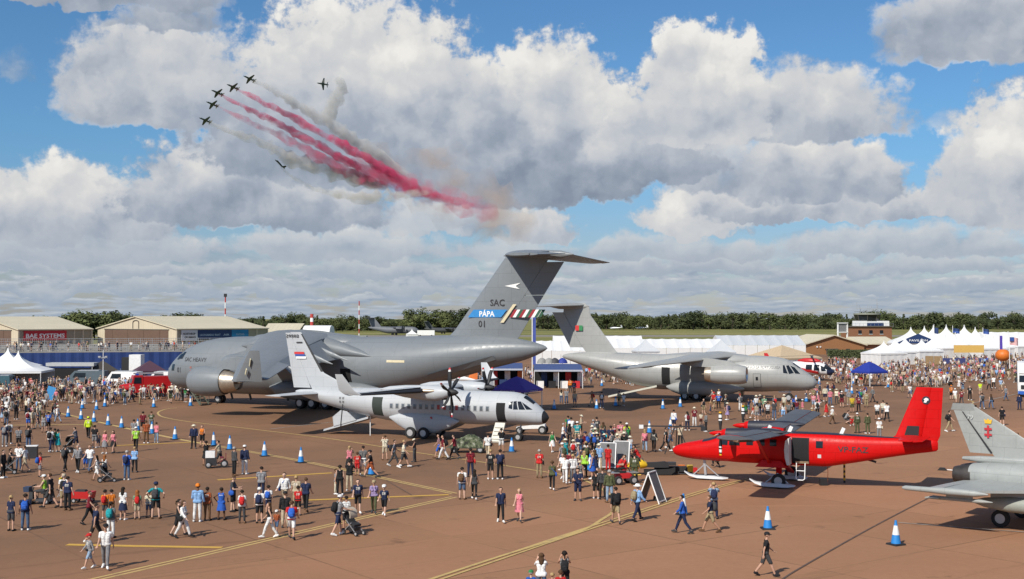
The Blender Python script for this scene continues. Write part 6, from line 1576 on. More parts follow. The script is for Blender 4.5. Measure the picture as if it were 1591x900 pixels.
def figure(pose, fem=False, child=False, voxel=.0085, ratio=.10):
    C, K = skeleton(pose, fem, child); mb = MB()
    for c in C: cone_mesh(mb, c[0], c[1], c[2], c[3])
    me = mb.mesh('body', [M_skin]); o = bpy.data.objects.new('body', me); COL.objects.link(o)
    m = o.modifiers.new('r', 'REMESH'); m.mode = 'VOXEL'; m.voxel_size = voxel; m.use_smooth_shade = True
    s = o.modifiers.new('s', 'SMOOTH'); s.iterations = 3; s.factor = .4
    d = o.modifiers.new('d', 'DECIMATE'); d.ratio = ratio
    bm_ = eval_mod(o); o.modifiers.remove(d); bpy.data.objects.remove(o); bpy.data.meshes.remove(me)
    n = len(bm_.vertices); X = np.empty(n * 3); bm_.vertices.foreach_get('co', X); X = X.reshape(-1, 3)
    N = np.empty(n * 3); bm_.vertices.foreach_get('normal', N); N = N.reshape(-1, 3)
    best = np.full(n, 9.0); reg = np.empty(n, object); tt = np.zeros(n)
    for c in C:
        dd, t = cone_dist(X, c); k = dd < best; best[k] = dd[k]; reg[k] = c[4]; tt[k] = t[k]
    # drop so that the lowest point stands on the ground
    z0 = X[:, 2].min(); X[:, 2] -= z0; bm_.vertices.foreach_set('co', X.ravel())
    F_ = [tuple(p.vertices) for p in bm_.polygons]
    bm_.materials.clear(); bm_.materials.append(M_skin); bm_.polygons.foreach_set('use_smooth', [True] * len(F_)); bm_.name = 'person'
    f = Figure(); f.mesh = bm_; f.X = X; f.N = N; f.reg = reg; f.t = tt; f.F = F_; f.K = K; f.C = C; f.z0 = z0; f.fem = fem; f.child = child; f.cache = {}; f.pose = pose
    f.hip = K['pel'].z - z0
    return f
def shell(f, name, mask, off, smooth=True):
    """garment: faces whose corners all pass the mask, pushed out along the normals and closed with a hem"""
    fs = [q for q in f.F if all(mask[i] for i in q)]
    used = sorted({i for q in fs for i in q}); ix = {v: k for k, v in enumerate(used)}
    offv = off if hasattr(off, '__len__') else np.full(len(f.X), off)
    P = [tuple(f.X[i] + f.N[i] * offv[i]) for i in used]; Q = [tuple(ix[i] for i in q) for q in fs]
    # hem: turn the open edge back to the skin
    cnt = {}
    for q in Q:
        for a, b in zip(q, q[1:] + q[:1]): cnt[(a, b)] = 1
    edges = [(a, b) for (a, b) in cnt if (b, a) not in cnt]; base = len(P); m = {}
    for e in edges:
        for v in e:
            if v not in m: m[v] = len(P); i = used[v]; P.append(tuple(f.X[i] - f.N[i] * .004))
    Q += [(b, a, m[a], m[b]) for a, b in edges]
    me = bpy.data.meshes.new(name); me.from_pydata(P, [], Q); me.materials.append(M_cloth); me.polygons.foreach_set('use_smooth', [True] * len(Q)); me.update()
    return me
def is_(f, *r): return np.isin(f.reg.astype(str), r)
def garment(f, kind):
    if kind in f.cache: return f.cache[kind]
    X, t = f.X, f.t; hz = f.hip; K = f.K
    tor = is_(f, 'torso'); pelv = is_(f, 'pelvis'); th = is_(f, 'thigh'); ca = is_(f, 'calf'); ua = is_(f, 'uarm'); ua2 = is_(f, 'uarm2'); fa = is_(f, 'farm'); nk = is_(f, 'neck') & (t < .25)
    body = tor | nk | (pelv & (X[:, 2] > hz - .05)) | (th & (X[:, 2] > hz + .0) & (X[:, 2] < hz + .12))
    if f.pose.get('drop', 0) > .3: body = tor | nk | pelv
    hemoff = .013 + .012 * np.clip((hz + .2 - X[:, 2]) / .3, 0, 1)
    if kind == 't-shirt': me = shell(f, 'shirt', body | ua | (ua2 & (t < .45)), hemoff)
    elif kind == 'long-sleeved top': me = shell(f, 'jacket', body | ua | ua2 | (fa & (t < .88)), hemoff + .004)
    elif kind == 'vest top': me = shell(f, 'vest', tor | (pelv & (X[:, 2] > hz - .03)), .010)
    elif kind == 'trousers': me = shell(f, 'trousers', pelv | th | (ca) | (tor & (X[:, 2] < hz + .10)), .012)
    elif kind == 'shorts': me = shell(f, 'shorts', pelv | th | (ca & (t < .06) & (X[:, 2] > hz - .52)) | (tor & (X[:, 2] < hz + .10)), .020)
    elif kind == 'leggings': me = shell(f, 'leggings', pelv | th | (ca & (t < .9)) | (tor & (X[:, 2] < hz + .10)), .007)
    elif kind in ('shoe-', 'shoe+'): me = shell(f, 'shoe', (is_(f, 'foot') | (ca & (X[:, 2] < .10))) & ((X[:, 0] < 0) if kind == 'shoe-' else (X[:, 0] > 0)), .009)
    elif kind == 'skirt' or kind == 'dress':
        top = hz + (.10 if kind == 'skirt' else .40); bot = hz - .40; mb = MB(); rings = []
        n = 18; c = np.array([0, K['pel'].y]); 
        for z in np.linspace(top, bot, 8):
            u = (top - z) / (top - bot); k = (hz - z) / .4
            if z > hz: rx, ry = (.150 + .02 * (1 - abs(z - hz) / .4)), .125 + .012
            else: rx, ry = .172 + .085 * k, .150 + .085 * k
            if kind == 'dress' and z > hz + .05: rx, ry = .148 + .03 * max(0, (z - hz - .15) / .25), .128
            fl = .014 * max(0, k)
            rings.append([Vector((rx * math.cos(a) + fl * math.cos(7 * a), ry * math.sin(a) + c[1] + fl * math.sin(7 * a), z)) for a in [2 * math.pi * j / n for j in range(n)]])
        mb.rings(rings, 0, False); me = mb.mesh(kind, M_cloth)
    elif kind.endswith('hair') or kind in ('cap', 'sun hat', 'beanie', 'headscarf'):
        hc = np.array(K['hc']) - np.array([0, 0, f.z0]); M = np.array(K['M']); k = K['hk']; L = (X - hc) @ M / k
        head = is_(f, 'head', 'ear', 'neck')
        if kind == 'short hair': me = shell(f, 'hair', head & ((L[:, 2] > .055 - .75 * np.clip(-L[:, 1] + .02, -.05, .12)) & (L[:, 1] < .062) & (L[:, 2] > -.075)), .013)
        elif kind in ('long hair', 'tied hair'):
            mb = MB(); mask = head & ((L[:, 2] > .05 - .95 * np.clip(-L[:, 1] + .03, -.05, .12)) & (L[:, 1] < .066)); me0 = shell(f, 'hair', mask, .018)
            P = [tuple(v.co) for v in me0.vertices]; mb.add(P, [tuple(p.vertices) for p in me0.polygons], 0, True)
            wv = lambda x, y, z: Vector(hc + M @ (np.array([x, y, z]) * k))
            if kind == 'long hair': mb.rings([[wv(w * math.cos(a), -.075 - dy + d * math.sin(a), z) for a in [2 * math.pi * j / 10 for j in range(10)]] for z, w, d, dy in ((.06, .085, .05, -.02), (-.06, .098, .05, .0), (-.16, .105, .045, .018), (-.27, .085, .032, .03), (-.33, .03, .012, .03))])
            else: mb.tube([wv(0, -.09, .05), wv(0, -.15, .03), wv(0, -.165, -.08), wv(0, -.15, -.17)], [.03, .035, .028, .008], 8)
            me = mb.mesh('hair', M_cloth)
        else:
            mb = MB(); wv = lambda x, y, z: Vector(hc + M @ (np.array([x, y, z]) * k)); n = 14
            ring = lambda r, z, sy=1.08, yo=-.012: [wv(r * math.cos(a), r * sy * math.sin(a) + yo, z) for a in [2 * math.pi * j / n for j in range(n)]]
            if kind == 'cap':
                mb.rings([ring(.107, .045), ring(.108, .075), ring(.094, .115), ring(.055, .142), ring(.008, .150)], 0, False)
                mb.add([wv(x, y, z) for x, y, z in ((-.075, .075, .052), (-.07, .15, .040), (0, .185, .036), (.07, .15, .040), (.075, .075, .052), (-.075, .075, .044), (-.07, .15, .032), (0, .185, .028), (.07, .15, .032), (.075, .075, .044))], [(0, 1, 2, 3, 4), (9, 8, 7, 6, 5), (0, 5, 6, 1), (1, 6, 7, 2), (2, 7, 8, 3), (3, 8, 9, 4)])
            elif kind == 'sun hat': mb.rings([ring(.105, .04), ring(.20, .030), ring(.205, .038), ring(.108, .055), ring(.104, .10), ring(.085, .135), ring(.01, .142)], 0, False)
            else: mb.rings([ring(.106, .01), ring(.112, .06), ring(.10, .11), ring(.06, .15), ring(.01, .165)], 0, False)
            me = mb.mesh('hat', M_cloth)
    elif kind in ('backpack', 'shoulder bag', 'waist bag'):
        mb = MB(); ch = Vector(K['chest']) - Vector((0, 0, f.z0)); up = K['up']; fw = up.cross(Vector((1, 0, 0))); fw = Vector((0, up.z, -up.y))
        def sup(c, rx, ry, rz):
            rings = []
            for v in (-1, -.85, -.4, .1, .55, .88, 1):
                r = (1 - abs(v) ** 3.2) ** .4 + .02; rings.append([c + Vector((1, 0, 0)) * (rx * r * math.copysign(abs(math.cos(a)) ** .6, math.cos(a))) + fw * (ry * r * math.copysign(abs(math.sin(a)) ** .6, math.sin(a))) + up * (rz * v) for a in [2 * math.pi * j / 14 for j in range(14)]])
            mb.rings(rings)
        if kind == 'backpack':
            sup(ch - fw * .205 - up * .06, .15, .095, .235); sup(ch - fw * .30 - up * .13, .11, .04, .12)
            for s in (-1, 1): mb.tube([ch + Vector((s * .085, 0, 0)) + fw * a + up * b for a, b in ((-.13, .10), (-.07, .172), (.05, .165), (.115, .07), (.115, -.06), (.05, -.16), (-.12, -.17))], [.020] * 7, 5)
        elif kind == 'shoulder bag':
            sup(Vector((.25, -.02, f.hip + .02)), .05, .13, .13); mb.tube([Vector((.24, 0, f.hip + .1)), ch + Vector((.06, .125, 0)), ch + Vector((-.10, .02, .16)), ch + Vector((-.02, -.13, .02)), Vector((.24, -.05, f.hip + .1))], [.013] * 5, 5)
        else: sup(Vector((0, .16, f.hip + .06)), .11, .05, .06)
        me = mb.mesh(kind.replace(' ', '_'), M_cloth)
    f.cache[kind] = me
    return me
# thigh swing, knee bend, outward / arm swing, outward, elbow, inward
POSE = {
    'standing': dict(legl=(1, 3, 3), legr=(-2, 2, 4), arml=(2, 9, 14, 0), armr=(-3, 10, 18, 0)),
    'waiting': dict(legl=(4, 8, 6), legr=(-2, 0, 2), arml=(8, 10, 85, 35), armr=(4, 9, 20, 0), nod=8, turn=18),
    'walking': dict(legl=(24, 8, 1), legr=(-16, 14, 1), footr=-28, arml=(-22, 9, 18, 0), armr=(20, 9, 24, 0), lean=3),
    'striding': dict(legr=(26, 6, 1), legl=(-18, 20, 1), footl=-34, armr=(-24, 9, 16, 0), arml=(22, 9, 30, 0), lean=4, turn=-12),
    'taking a photo': dict(legl=(2, 2, 5), legr=(-3, 2, 5), arml=(62, 16, 98, 42), armr=(62, 16, 98, 42), nod=-4),
    'looking at a phone': dict(legl=(3, 4, 3), legr=(-2, 2, 4), arml=(24, 9, 78, 38), armr=(18, 10, 72, 34), nod=30),
    'hands on hips': dict(legl=(0, 2, 6), legr=(0, 2, 6), arml=(-22, 46, 62, 62), armr=(-22, 46, 62, 62), nod=-3),
    'pointing': dict(legl=(2, 2, 4), legr=(-4, 3, 4), arml=(0, 9, 14, 0), armr=(128, 8, 12, 0), nod=-14),
    'pushing': dict(legl=(18, 10, 1), legr=(-14, 14, 1), footr=-22, arml=(34, 8, 46, 4), armr=(34, 8, 46, 4), lean=8),
    'sitting': dict(legl=(84, 86, 6), legr=(82, 84, 8), arml=(28, 10, 62, 20), armr=(30, 10, 58, 22), drop=.46, lean=4),
    'crouching': dict(legl=(98, 128, 8), legr=(70, 132, 6), footr=-24, arml=(44, 10, 50, 20), armr=(40, 10, 55, 24), drop=.52, lean=24, nod=10),
    'arms folded': dict(legl=(2, 2, 5), legr=(-2, 3, 4), arml=(22, 14, 96, 80), armr=(18, 16, 92, 78), turn=14),
}
FIGS = {}
def fig(pose, fem, child):
    k = (pose, fem, child)
    if k not in FIGS: FIGS[k] = figure(POSE[pose], fem, child)
    return FIGS[k]
COLS = {'white': (.70, .70, .69), 'black': (.016, .016, .018), 'navy': (.018, .026, .065), 'grey': (.22, .22, .23), 'charcoal': (.055, .056, .06), 'red': (.48, .022, .022), 'maroon': (.17, .018, .028), 'blue': (.025, .10, .42), 'light blue': (.22, .38, .62),
        'teal': (.02, .30, .33), 'green': (.04, .22, .07), 'olive': (.075, .085, .040), 'khaki': (.30, .24, .14), 'beige': (.46, .38, .27), 'cream': (.62, .57, .44), 'yellow': (.62, .44, .04), 'orange': (.60, .17, .02), 'pink': (.62, .20, .24),
        'lilac': (.34, .26, .46), 'purple': (.12, .05, .26), 'brown': (.13, .07, .035), 'denim': (.07, .115, .20), 'pale denim': (.24, .33, .44), 'hi-vis yellow': (.55, .72, .03), 'turquoise': (.02, .42, .52), 'rust': (.30, .08, .03), 'lime': (.32, .58, .06)}
SKINS = [(.52, .31, .22), (.46, .27, .19), (.55, .35, .26), (.40, .22, .145), (.13, .065, .04)]
HAIRS = {'dark': (.018, .013, .010), 'brown': (.075, .04, .02), 'fair': (.34, .23, .11), 'grey': (.32, .31, .30), 'ginger': (.24, .085, .025)}
PEOPLE = []; LABELS = set()
def undo(o):
    for q in list(o.children): bpy.data.objects.remove(q)
    bpy.data.objects.remove(o)
def words(s): return len(s.split())
def person(px, py, pose='standing', face='A', top=('t-shirt', 'white'), bot=('shorts', 'navy'), hair=('short hair', 'brown'), extra=(), fem=False, h=None, child=False, place='', group='people walking about on the apron', skin=None, loc=None, jit=14, wide=None, lab=None, shoes=None, recol=False):
    f = fig(pose, fem, child); rg = rnd
    h = h or (rg.uniform(1.10, 1.40) if child else rg.uniform(1.58, 1.70) if fem else rg.uniform(1.70, 1.85))
    k = h / 1.77; p = loc or G(px, py); w = wide or rg.uniform(.96, 1.08)
    o = bpy.data.objects.new('person', f.mesh); COL.objects.link(o)
    base = {'A': 0, 'T': 180, 'L': 90, 'R': -90, 'AL': 45, 'AR': -45, 'TL': 135, 'TR': -135}.get(face, face if not isinstance(face, str) else 0)
    o.location = p; o.rotation_euler = (0, 0, R(base + rg.uniform(-jit, jit))); o.scale = (k * w, k * w, k)
    sk = SKINS[skin] if skin is not None else rg.choice(SKINS[:4]); o.color = (*sk, 1)
    pat = rg.choice([1, 1, 1, 1, 1, .5, .5, .3]) if top and top[1] not in ('olive', 'hi-vis yellow', 'white') else rg.choice([1, 1, .5])
    def put(kind, col):
        me = garment(f, kind); q = bpy.data.objects.new(me.name.split('.')[0], me); COL.objects.link(q); q.parent = o; v = rg.uniform(.88, 1.12); q.color = (*[min(1, c * v) for c in col], pat if kind in ('t-shirt', 'long-sleeved top', 'vest top') else 1); return q
    if bot[0] == 'dress': put('dress', COLS[bot[1]]); put('vest top', COLS[bot[1]])
    else: put(bot[0], COLS[bot[1]])
    if top and bot[0] != 'dress': put(top[0], COLS[top[1]])
    sc_ = COLS[shoes] if shoes else rg.choice([COLS['white'], COLS['black'], COLS['charcoal'], COLS['brown'], COLS['white']])
    put('shoe-', sc_); put('shoe+', sc_)
    hk, hcx = hair
    if hk in ('cap', 'sun hat', 'beanie', 'headscarf'): put('short hair', HAIRS[rg.choice(['dark', 'brown', 'grey'])]); put(hk, COLS[hcx])
    elif hk != 'bald': put(hk, HAIRS[hcx])
    for e in extra: put(e[0], COLS[e[1]])
    who = 'child' if child else 'person'
    if lab: L = lab
    else:
        d = f"{who} in {top[1]} {top[0]} and {bot[1]} {bot[0]}" if bot[0] != 'dress' else f"{who} in {bot[1]} dress"
        ex = ' and '.join(f"{e[1]} {e[0]}" for e in extra[:1]); hr = f"{hcx} {hk}" if hk != 'bald' else 'bald head'
        view = {'A': 'seen from behind', 'T': 'facing the camera', 'L': 'facing left', 'R': 'facing right'}.get(face[:1] if isinstance(face, str) else '', '')
        body = {'standing': 'standing still', 'waiting': 'standing with one hand up'}.get(pose, pose)
        L = None
        for cand in ((ex or hr, place), (hr, place), (body, place), (view, place), (ex, hr, place), (ex, body, place), (hr, body, place), (hr, view, place), (ex, view, place), (body, view, place)):
            c_ = ', '.join([d] + [q for q in cand if q])
            if words(c_) <= 16 and c_ not in LABELS: L = c_; break
    if not L:
        if recol: return None if not undo(o) else None
        L = ' '.join(f"{d}, {place}".split()[:16]); print('DUP', L)
    LABELS.add(L); tag(o, L, 'child' if child else 'person', group); PEOPLE.append(o)
    return o
# ------------------------------------------------------------------ the people, one line each: column, row of the feet, pose, facing, top, bottom, hair or hat, bag, flags
PC = dict(s='standing', w='walking', k='striding', p='taking a photo', m='looking at a phone', h='hands on hips', t='pointing', u='pushing', S='sitting', c='crouching', f='arms folded', y='waiting')
TC = dict(T='t-shirt', L='long-sleeved top', V='vest top'); BC = dict(s='shorts', t='trousers', g='leggings', k='skirt', d='dress')
HC = dict(h='short hair', l='long hair', t='tied hair', c='cap', s='sun hat', b='beanie', x='bald'); EC = dict(B='backpack', S='shoulder bag', W='waist bag')
MARKS = [(28, 600, 'the left pagoda'), (20, 690, 'the left edge'), (75, 770, 'the mobility scooter'), (110, 700, 'the dark pushchair'), (150, 840, 'the bold yellow dash'), (145, 655, 'the left cone row'), (215, 690, 'the left cones'), (215, 805, 'the family group facing away'),
         (218, 605, 'the red van'), (310, 612, 'the crew stairs'), (330, 722, 'the white box cart'), (345, 810, 'the left-hand walkers'), (430, 800, 'the group on the yellow line'), (545, 755, 'the yellow line corner'), (547, 828, 'the pushchair on the line'), (620, 715, 'the propeller plane tail'), (727, 700, 'the camouflaged trolley'),
         (730, 772, 'the yellow line tip'), (792, 810, 'the open apron'), (795, 702, 'the cone by the airstair'), (803, 634, 'the purple gazebo'), (850, 750, 'the thin yellow curve'), (900, 690, 'the crowd by the black nose'), (917, 731, 'the cone in the crowd'), (945, 735, 'the twin display boards'), (970, 745, 'the red quad bike'), (1012, 770, 'the single display board'),
         (1020, 728, 'the black snowmobile'), (1060, 670, 'the black camera crane'), (1083, 820, 'the right cones'), (1190, 896, 'the bottom edge'), (850, 900, 'the bottom edge'), (1130, 640, 'the red propeller'), (1210, 650, 'the far red wing'), (1255, 630, 'the nosewheel cones'), (1290, 640, 'the crowd past the boom'),
         (1340, 672, 'the red tail boom'), (1351, 600, 'the blue gazebo'), (1372, 655, 'the red fin'), (1440, 600, 'the red fin top'), (1478, 640, 'the grey fighter fin'), (1530, 630, 'the right yellow arc'), (1560, 655, 'the fighter'), (1575, 610, 'the white truck'), (1549, 583, 'the far right cones'), (930, 630, 'the cones past the nose'), (850, 590, 'the trade stands'), (1400, 575, 'the white tents')]
def place_of(px, py):
    b = min(MARKS, key=lambda m: abs(m[0] - px) + 1.6 * abs(m[1] - py)); dx, dy = px - b[0], py - b[1]
    if b[2] in ('the left edge', 'the bottom edge'): return 'near ' + b[2]
    if abs(dx) >= abs(dy) * 1.3: return ('left of ' if dx < 0 else 'right of ') + b[2]
    return ('behind ' if dy < 0 else 'in front of ') + b[2]
TAB = """17 825 s A T:navy s:charcoal t:fair - F
39 824 s A T:navy t:denim h:dark B:blue
78 790 w L T:black s:charcoal h:brown -
105 793 s A T:navy t:black h:dark -
99 789 s A T:white s:khaki c:beige B:black
138 815 w R T:maroon t:black h:brown - F
148 845 k AR T:navy s:black h:dark -
139 884 w TL L:grey s:pale_denim c:red W:black C1.35
164 884 w T T:white t:grey c:black -
172 836 s A T:black t:white t:dark B:teal F
163 806 s A T:orange s:charcoal h:dark B:red C1.4
173 802 s A T:orange s:brown h:dark - C1.3
191 808 s A T:white k:navy l:dark - F
213 807 s A T:green s:beige l:ginger B:red C1.4F
231 804 s A T:cream s:denim c:black - C1.3
242 806 h A T:teal s:black c:navy B:charcoal
284 836 w R L:white t:white l:brown S:black F
277 833 w R V:black s:black t:dark - F
307 811 y A L:light_blue t:white b:orange - D
322 809 s A T:rust t:brown h:dark - FD
344 808 h A - d:blue h:dark - FD
362 795 m R T:charcoal s:black h:brown S:blue
376 813 s A T:white t:charcoal h:dark B:red F
403 813 s A T:white s:black c:white B:navy
417 798 s A T:white s:navy h:dark B:blue C1.4
419 836 w L V:black t:white l:brown - F
430 829 w T T:rust s:denim c:white - C1.05
453 838 w A T:red s:white h:brown B:blue
443 820 s A L:black t:beige c:black -
463 801 s A T:red s:black h:dark - C1.45
475 795 w A T:navy t:black h:brown W:white
460 791 s A T:beige t:khaki h:fair -
442 789 w T L:white t:beige h:dark S:blue
406 776 y A T:grey t:navy h:dark -
301 697 s T L:navy t:black s:cream -
314 694 y T V:orange s:black h:dark - F
320 723 p A - d:black t:dark - F
341 724 u L T:beige s:charcoal h:dark -
364 739 s AR L:charcoal t:black h:grey -
380 737 s A L:navy t:white c:white -
543 734 p A V:pink k:black t:fair - F
528 769 s A V:black t:black t:dark W:white F
522 768 s R T:grey t:cream h:brown - C1.4
543 763 p A T:black t:beige h:dark -
555 739 s A T:red s:red h:brown - C1.45
564 738 y A T:black s:white h:dark -
576 742 k L T:black s:rust c:black - X
556 798 w T T:navy s:black h:dark W:black
581 798 w T T:lilac t:olive c:khaki B:navy F
597 801 w T T:navy s:black c:white - C1.5
525 832 u AR T:grey s:navy c:white B:black
538 824 s A T:white s:black h:dark - F
598 715 p A T:cream s:beige h:brown S:navy
612 725 k R T:navy t:charcoal h:dark B:black
627 727 w R T:cream s:charcoal h:fair -
644 718 m L V:black t:charcoal s:cream - F
682 713 w L T:maroon s:blue h:dark -
689 715 w L T:maroon t:white h:dark B:black
706 713 k L T:maroon t:black h:dark -
758 712 w A T:white t:beige h:dark S:black
779 703 p A T:black s:white h:dark -
731 741 s A T:maroon t:navy h:dark S:red
718 776 s A T:white s:denim h:dark B:brown
737 777 w A V:charcoal g:black l:dark - F
762 745 s A T:black s:black h:fair -
777 745 s A T:navy t:black h:dark B:navy
778 812 w T T:navy t:black h:dark -
807 811 w T - d:pink l:fair - F
838 743 s A T:red t:khaki h:grey S:black
858 762 w A T:olive t:black t:brown S:blue F
858 703 k T V:green k:white l:brown - F
875 693 w R T:white t:navy h:grey -
885 692 s A V:black t:charcoal l:dark - F
897 690 s A T:teal s:beige c:white -
927 683 s A T:charcoal t:olive h:dark -
922 687 s AR T:navy s:navy h:grey -
937 697 s A T:navy t:denim h:brown S:turquoise
955 690 s T V:maroon s:black h:dark - F
964 690 s A T:pink s:beige h:dark -
974 693 s A T:hi-vis_yellow s:black c:white B:black
1002 703 w A T:pink t:pale_denim l:fair B:pink F
1016 702 w A L:charcoal t:black l:dark S:beige F
1034 702 k R T:black t:black h:dark -
1041 697 w R T:grey s:denim h:dark -
1057 694 t A T:beige t:black h:dark -
1047 668 s AR L:white s:navy h:dark S:blue
1068 669 m A T:white t:navy l:dark B:maroon F
1079 663 s A T:maroon t:white s:cream -
1089 661 s A T:cream s:maroon t:brown - C1.2F
1097 671 y L L:charcoal t:black h:dark -
878 752 w A T:white t:white h:brown -
901 758 s T V:black k:cream s:beige S:black F
890 751 s A L:white t:grey h:fair -
898 778 m T T:navy s:navy h:dark -
926 775 s A T:black s:black h:dark - C1.5
936 776 s A L:charcoal t:black h:brown -
947 781 s A L:olive t:pale_denim h:grey -
957 814 w A L:black s:khaki h:dark B:black
990 810 w AR L:light_blue t:navy s:white B:khaki
986 749 s A L:olive t:olive h:dark -
945 733 s AR T:red t:red h:dark -
961 738 c R T:red t:red h:dark -
972 741 S L T:red t:black h:brown -
993 722 c L T:red t:charcoal h:dark -
931 733 s A T:light_blue t:beige s:cream -
979 706 s A T:white s:light_blue s:cream - C1.3
908 742 s A T:lime t:black l:fair S:lime F
1061 829 k L L:blue t:navy h:dark -
1104 827 k L T:navy s:khaki h:brown B:charcoal
1109 806 p A T:pale_denim t:navy h:fair B:navy
1190 896 k R T:black s:charcoal c:black -
841 932 p A T:white t:denim l:brown - F
877 928 p A V:charcoal t:black t:dark B:black F
871 944 s A T:red s:navy h:brown - C1.25
858 941 s A T:pink s:denim h:fair - C1.1F
825 942 s A T:blue s:beige c:green - C1.2
1332 673 s A L:olive t:olive c:white -
1348 674 s A L:olive t:olive h:dark -
1363 653 s A T:white s:black h:dark -
1378 655 w A T:white t:black h:dark -
1372 651 s A T:cream s:charcoal h:dark -
1366 682 s A T:white t:grey c:white S:cream
1337 628 s A T:blue t:denim h:grey B:green
1346 633 s A L:khaki t:khaki h:brown -
1356 625 w L L:charcoal t:charcoal h:grey -
1247 647 s R L:pink t:beige c:white -
1217 653 p A V:white s:light_blue l:brown - F
1230 648 s L T:black s:black h:dark B:black
1203 652 s A T:charcoal t:denim h:dark -
1193 652 s A T:white s:black h:dark -
1284 648 w R - d:red l:dark - F
1293 659 w R T:white t:brown s:white S:beige F
1313 659 c R T:grey s:charcoal h:dark B:black
1323 662 c T T:red s:red h:dark - C1.2
1324 641 s A T:yellow s:olive h:brown -
1334 640 s A T:maroon t:black h:dark -
1290 630 s A T:pink t:denim c:white -
1282 624 s A L:cream s:navy h:brown -
1300 627 s T T:cream t:charcoal s:cream - F
1308 633 s A T:black s:maroon c:white -
1319 629 s A L:grey t:khaki h:grey -
1262 650 S L T:yellow s:charcoal s:cream - C1.3
1270 649 s A T:white t:black h:dark B:black
1523 614 s A T:hi-vis_yellow s:beige h:brown -
1526 636 w A T:grey t:denim h:dark B:charcoal
1540 636 w A V:charcoal t:denim l:brown S:black F
1557 661 s A T:black s:black h:dark S:navy
1584 637 s A L:navy t:navy h:dark -
1507 622 s T T:black t:black h:brown -
1563 623 w L T:grey t:denim h:brown -
1555 608 w A T:light_blue s:beige c:white S:cream
1537 607 w A L:grey t:black h:dark -
1544 604 w A T:white t:black h:dark -
1529 597 s R L:black t:black h:dark -
1490 606 w T - d:white l:fair - F
1477 610 w R L:black t:charcoal h:dark B:black
1496 611 s A T:navy s:pale_denim h:dark -
1494 629 w A T:maroon t:charcoal h:dark -
1484 627 w T T:white s:cream c:white -
1478 621 s A T:orange s:black c:orange -
1475 671 w R T:black t:khaki h:dark B:black
1516 656 s A V:rust s:black t:dark - F
1581 712 s L T:hi-vis_yellow t:olive h:brown -
1414 619 w A T:white s:denim h:dark S:navy
1397 607 s A T:black s:charcoal h:dark -
1387 605 k R V:black s:black l:dark - F
61 643 s A T:turquoise t:navy h:dark -
86 648 s A T:red t:white l:brown B:charcoal F
43 640 s A T:white t:grey h:dark -
25 652 s A T:charcoal t:black h:dark B:black
10 646 w A T:white t:white t:dark - F
10 665 s A T:grey t:denim h:dark B:black
44 666 s A T:white s:blue h:dark B:maroon
51 667 s R L:beige s:khaki h:grey -
59 667 w L T:navy t:grey c:navy - C1.2
68 672 s A V:grey s:grey l:brown - F
75 671 s A T:blue s:black h:dark -
29 698 s A T:grey s:black h:brown -
44 698 s A T:black t:denim h:dark B:charcoal
78 703 w A T:white t:navy h:dark B:black
85 702 s A T:green s:denim h:dark -
90 702 s A - d:teal t:dark - F
118 699 u L T:navy s:navy h:dark -
137 681 w A L:hi-vis_yellow t:black c:hi-vis_yellow -
147 696 s A T:black s:grey h:dark -
153 695 s A T:grey s:denim h:fair - C1.1
7 694 s A T:navy t:grey h:dark B:grey
14 690 s A T:white t:black h:brown B:charcoal
5 743 s R L:black t:black h:dark -
15 735 u R V:black t:black t:dark - F
29 732 s A T:white t:denim h:dark S:black
39 734 k L T:white s:beige h:brown -
62 741 s AR T:red s:grey h:brown B:blue C1.5
101 733 w A T:black t:black h:dark B:charcoal
121 735 w T L:grey t:black h:grey -
140 735 w T T:white t:denim h:brown -
133 729 s T T:navy s:blue h:dark - C1.2
151 748 k L V:white s:white l:dark - F
162 748 w A V:white k:black l:ginger - F
197 746 s A T:blue t:denim h:grey B:navy
209 734 s A T:light_blue t:black h:fair - F
211 701 w A T:lime t:black c:white -
227 689 s A T:rust t:brown h:brown -
243 688 s A T:pink t:pale_denim h:dark - F
208 685 s A T:grey s:beige h:dark -
163 705 s T V:pink k:grey l:fair - F
176 705 w T V:pink k:black l:dark - F
222 672 s A T:maroon s:black h:dark -
235 670 s A T:olive s:grey h:brown -
1114 727 c A L:black t:black h:dark -
893 632 s A T:beige s:denim h:brown -
872 627 s A V:cream t:denim l:dark - F
880 628 s A T:grey t:denim h:grey -
920 632 w L T:rust t:beige h:brown B:red
935 634 s A T:charcoal t:denim c:black B:white
962 631 w A T:khaki s:olive h:dark - F
969 631 w A T:white s:white h:fair - C1.4
886 610 s A L:orange t:charcoal h:dark -
892 613 s A L:navy t:black h:dark -
812 622 s A L:black t:black h:dark -
818 624 s A L:charcoal t:black h:dark -
1107 628 w L V:grey k:black l:dark - F
1117 627 w A V:white t:orange h:fair - F
1153 622 s A T:white s:beige h:dark -"""
def colour(s): return s.replace('_', ' ')
def row(r):
    a = r.split(); px, py = float(a[0]), float(a[1]); fl = a[8] if len(a) > 8 else ''
    tk, tc = a[4].split(':') if a[4] != '-' else (None, None); bk, bc = a[5].split(':'); hk, hc = a[6].split(':')
    ex = () if a[7] == '-' else ((EC[a[7][0]], colour(a[7][2:])),)
    ch = fl.startswith('C'); hh = float(fl[1:].rstrip('F')) if ch else None
    person(px, py, PC[a[2]], a[3], (TC[tk], colour(tc)) if tk else None, (BC[bk], colour(bc)), (HC[hk], colour(hc)), ex, 'F' in fl and not ch, hh, ch and a[2] in 'sw', place_of(px, py), skin=4 if 'D' in fl else None, wide=1.2 if 'X' in fl else None)
for r in TAB.split('\n'): row(r)
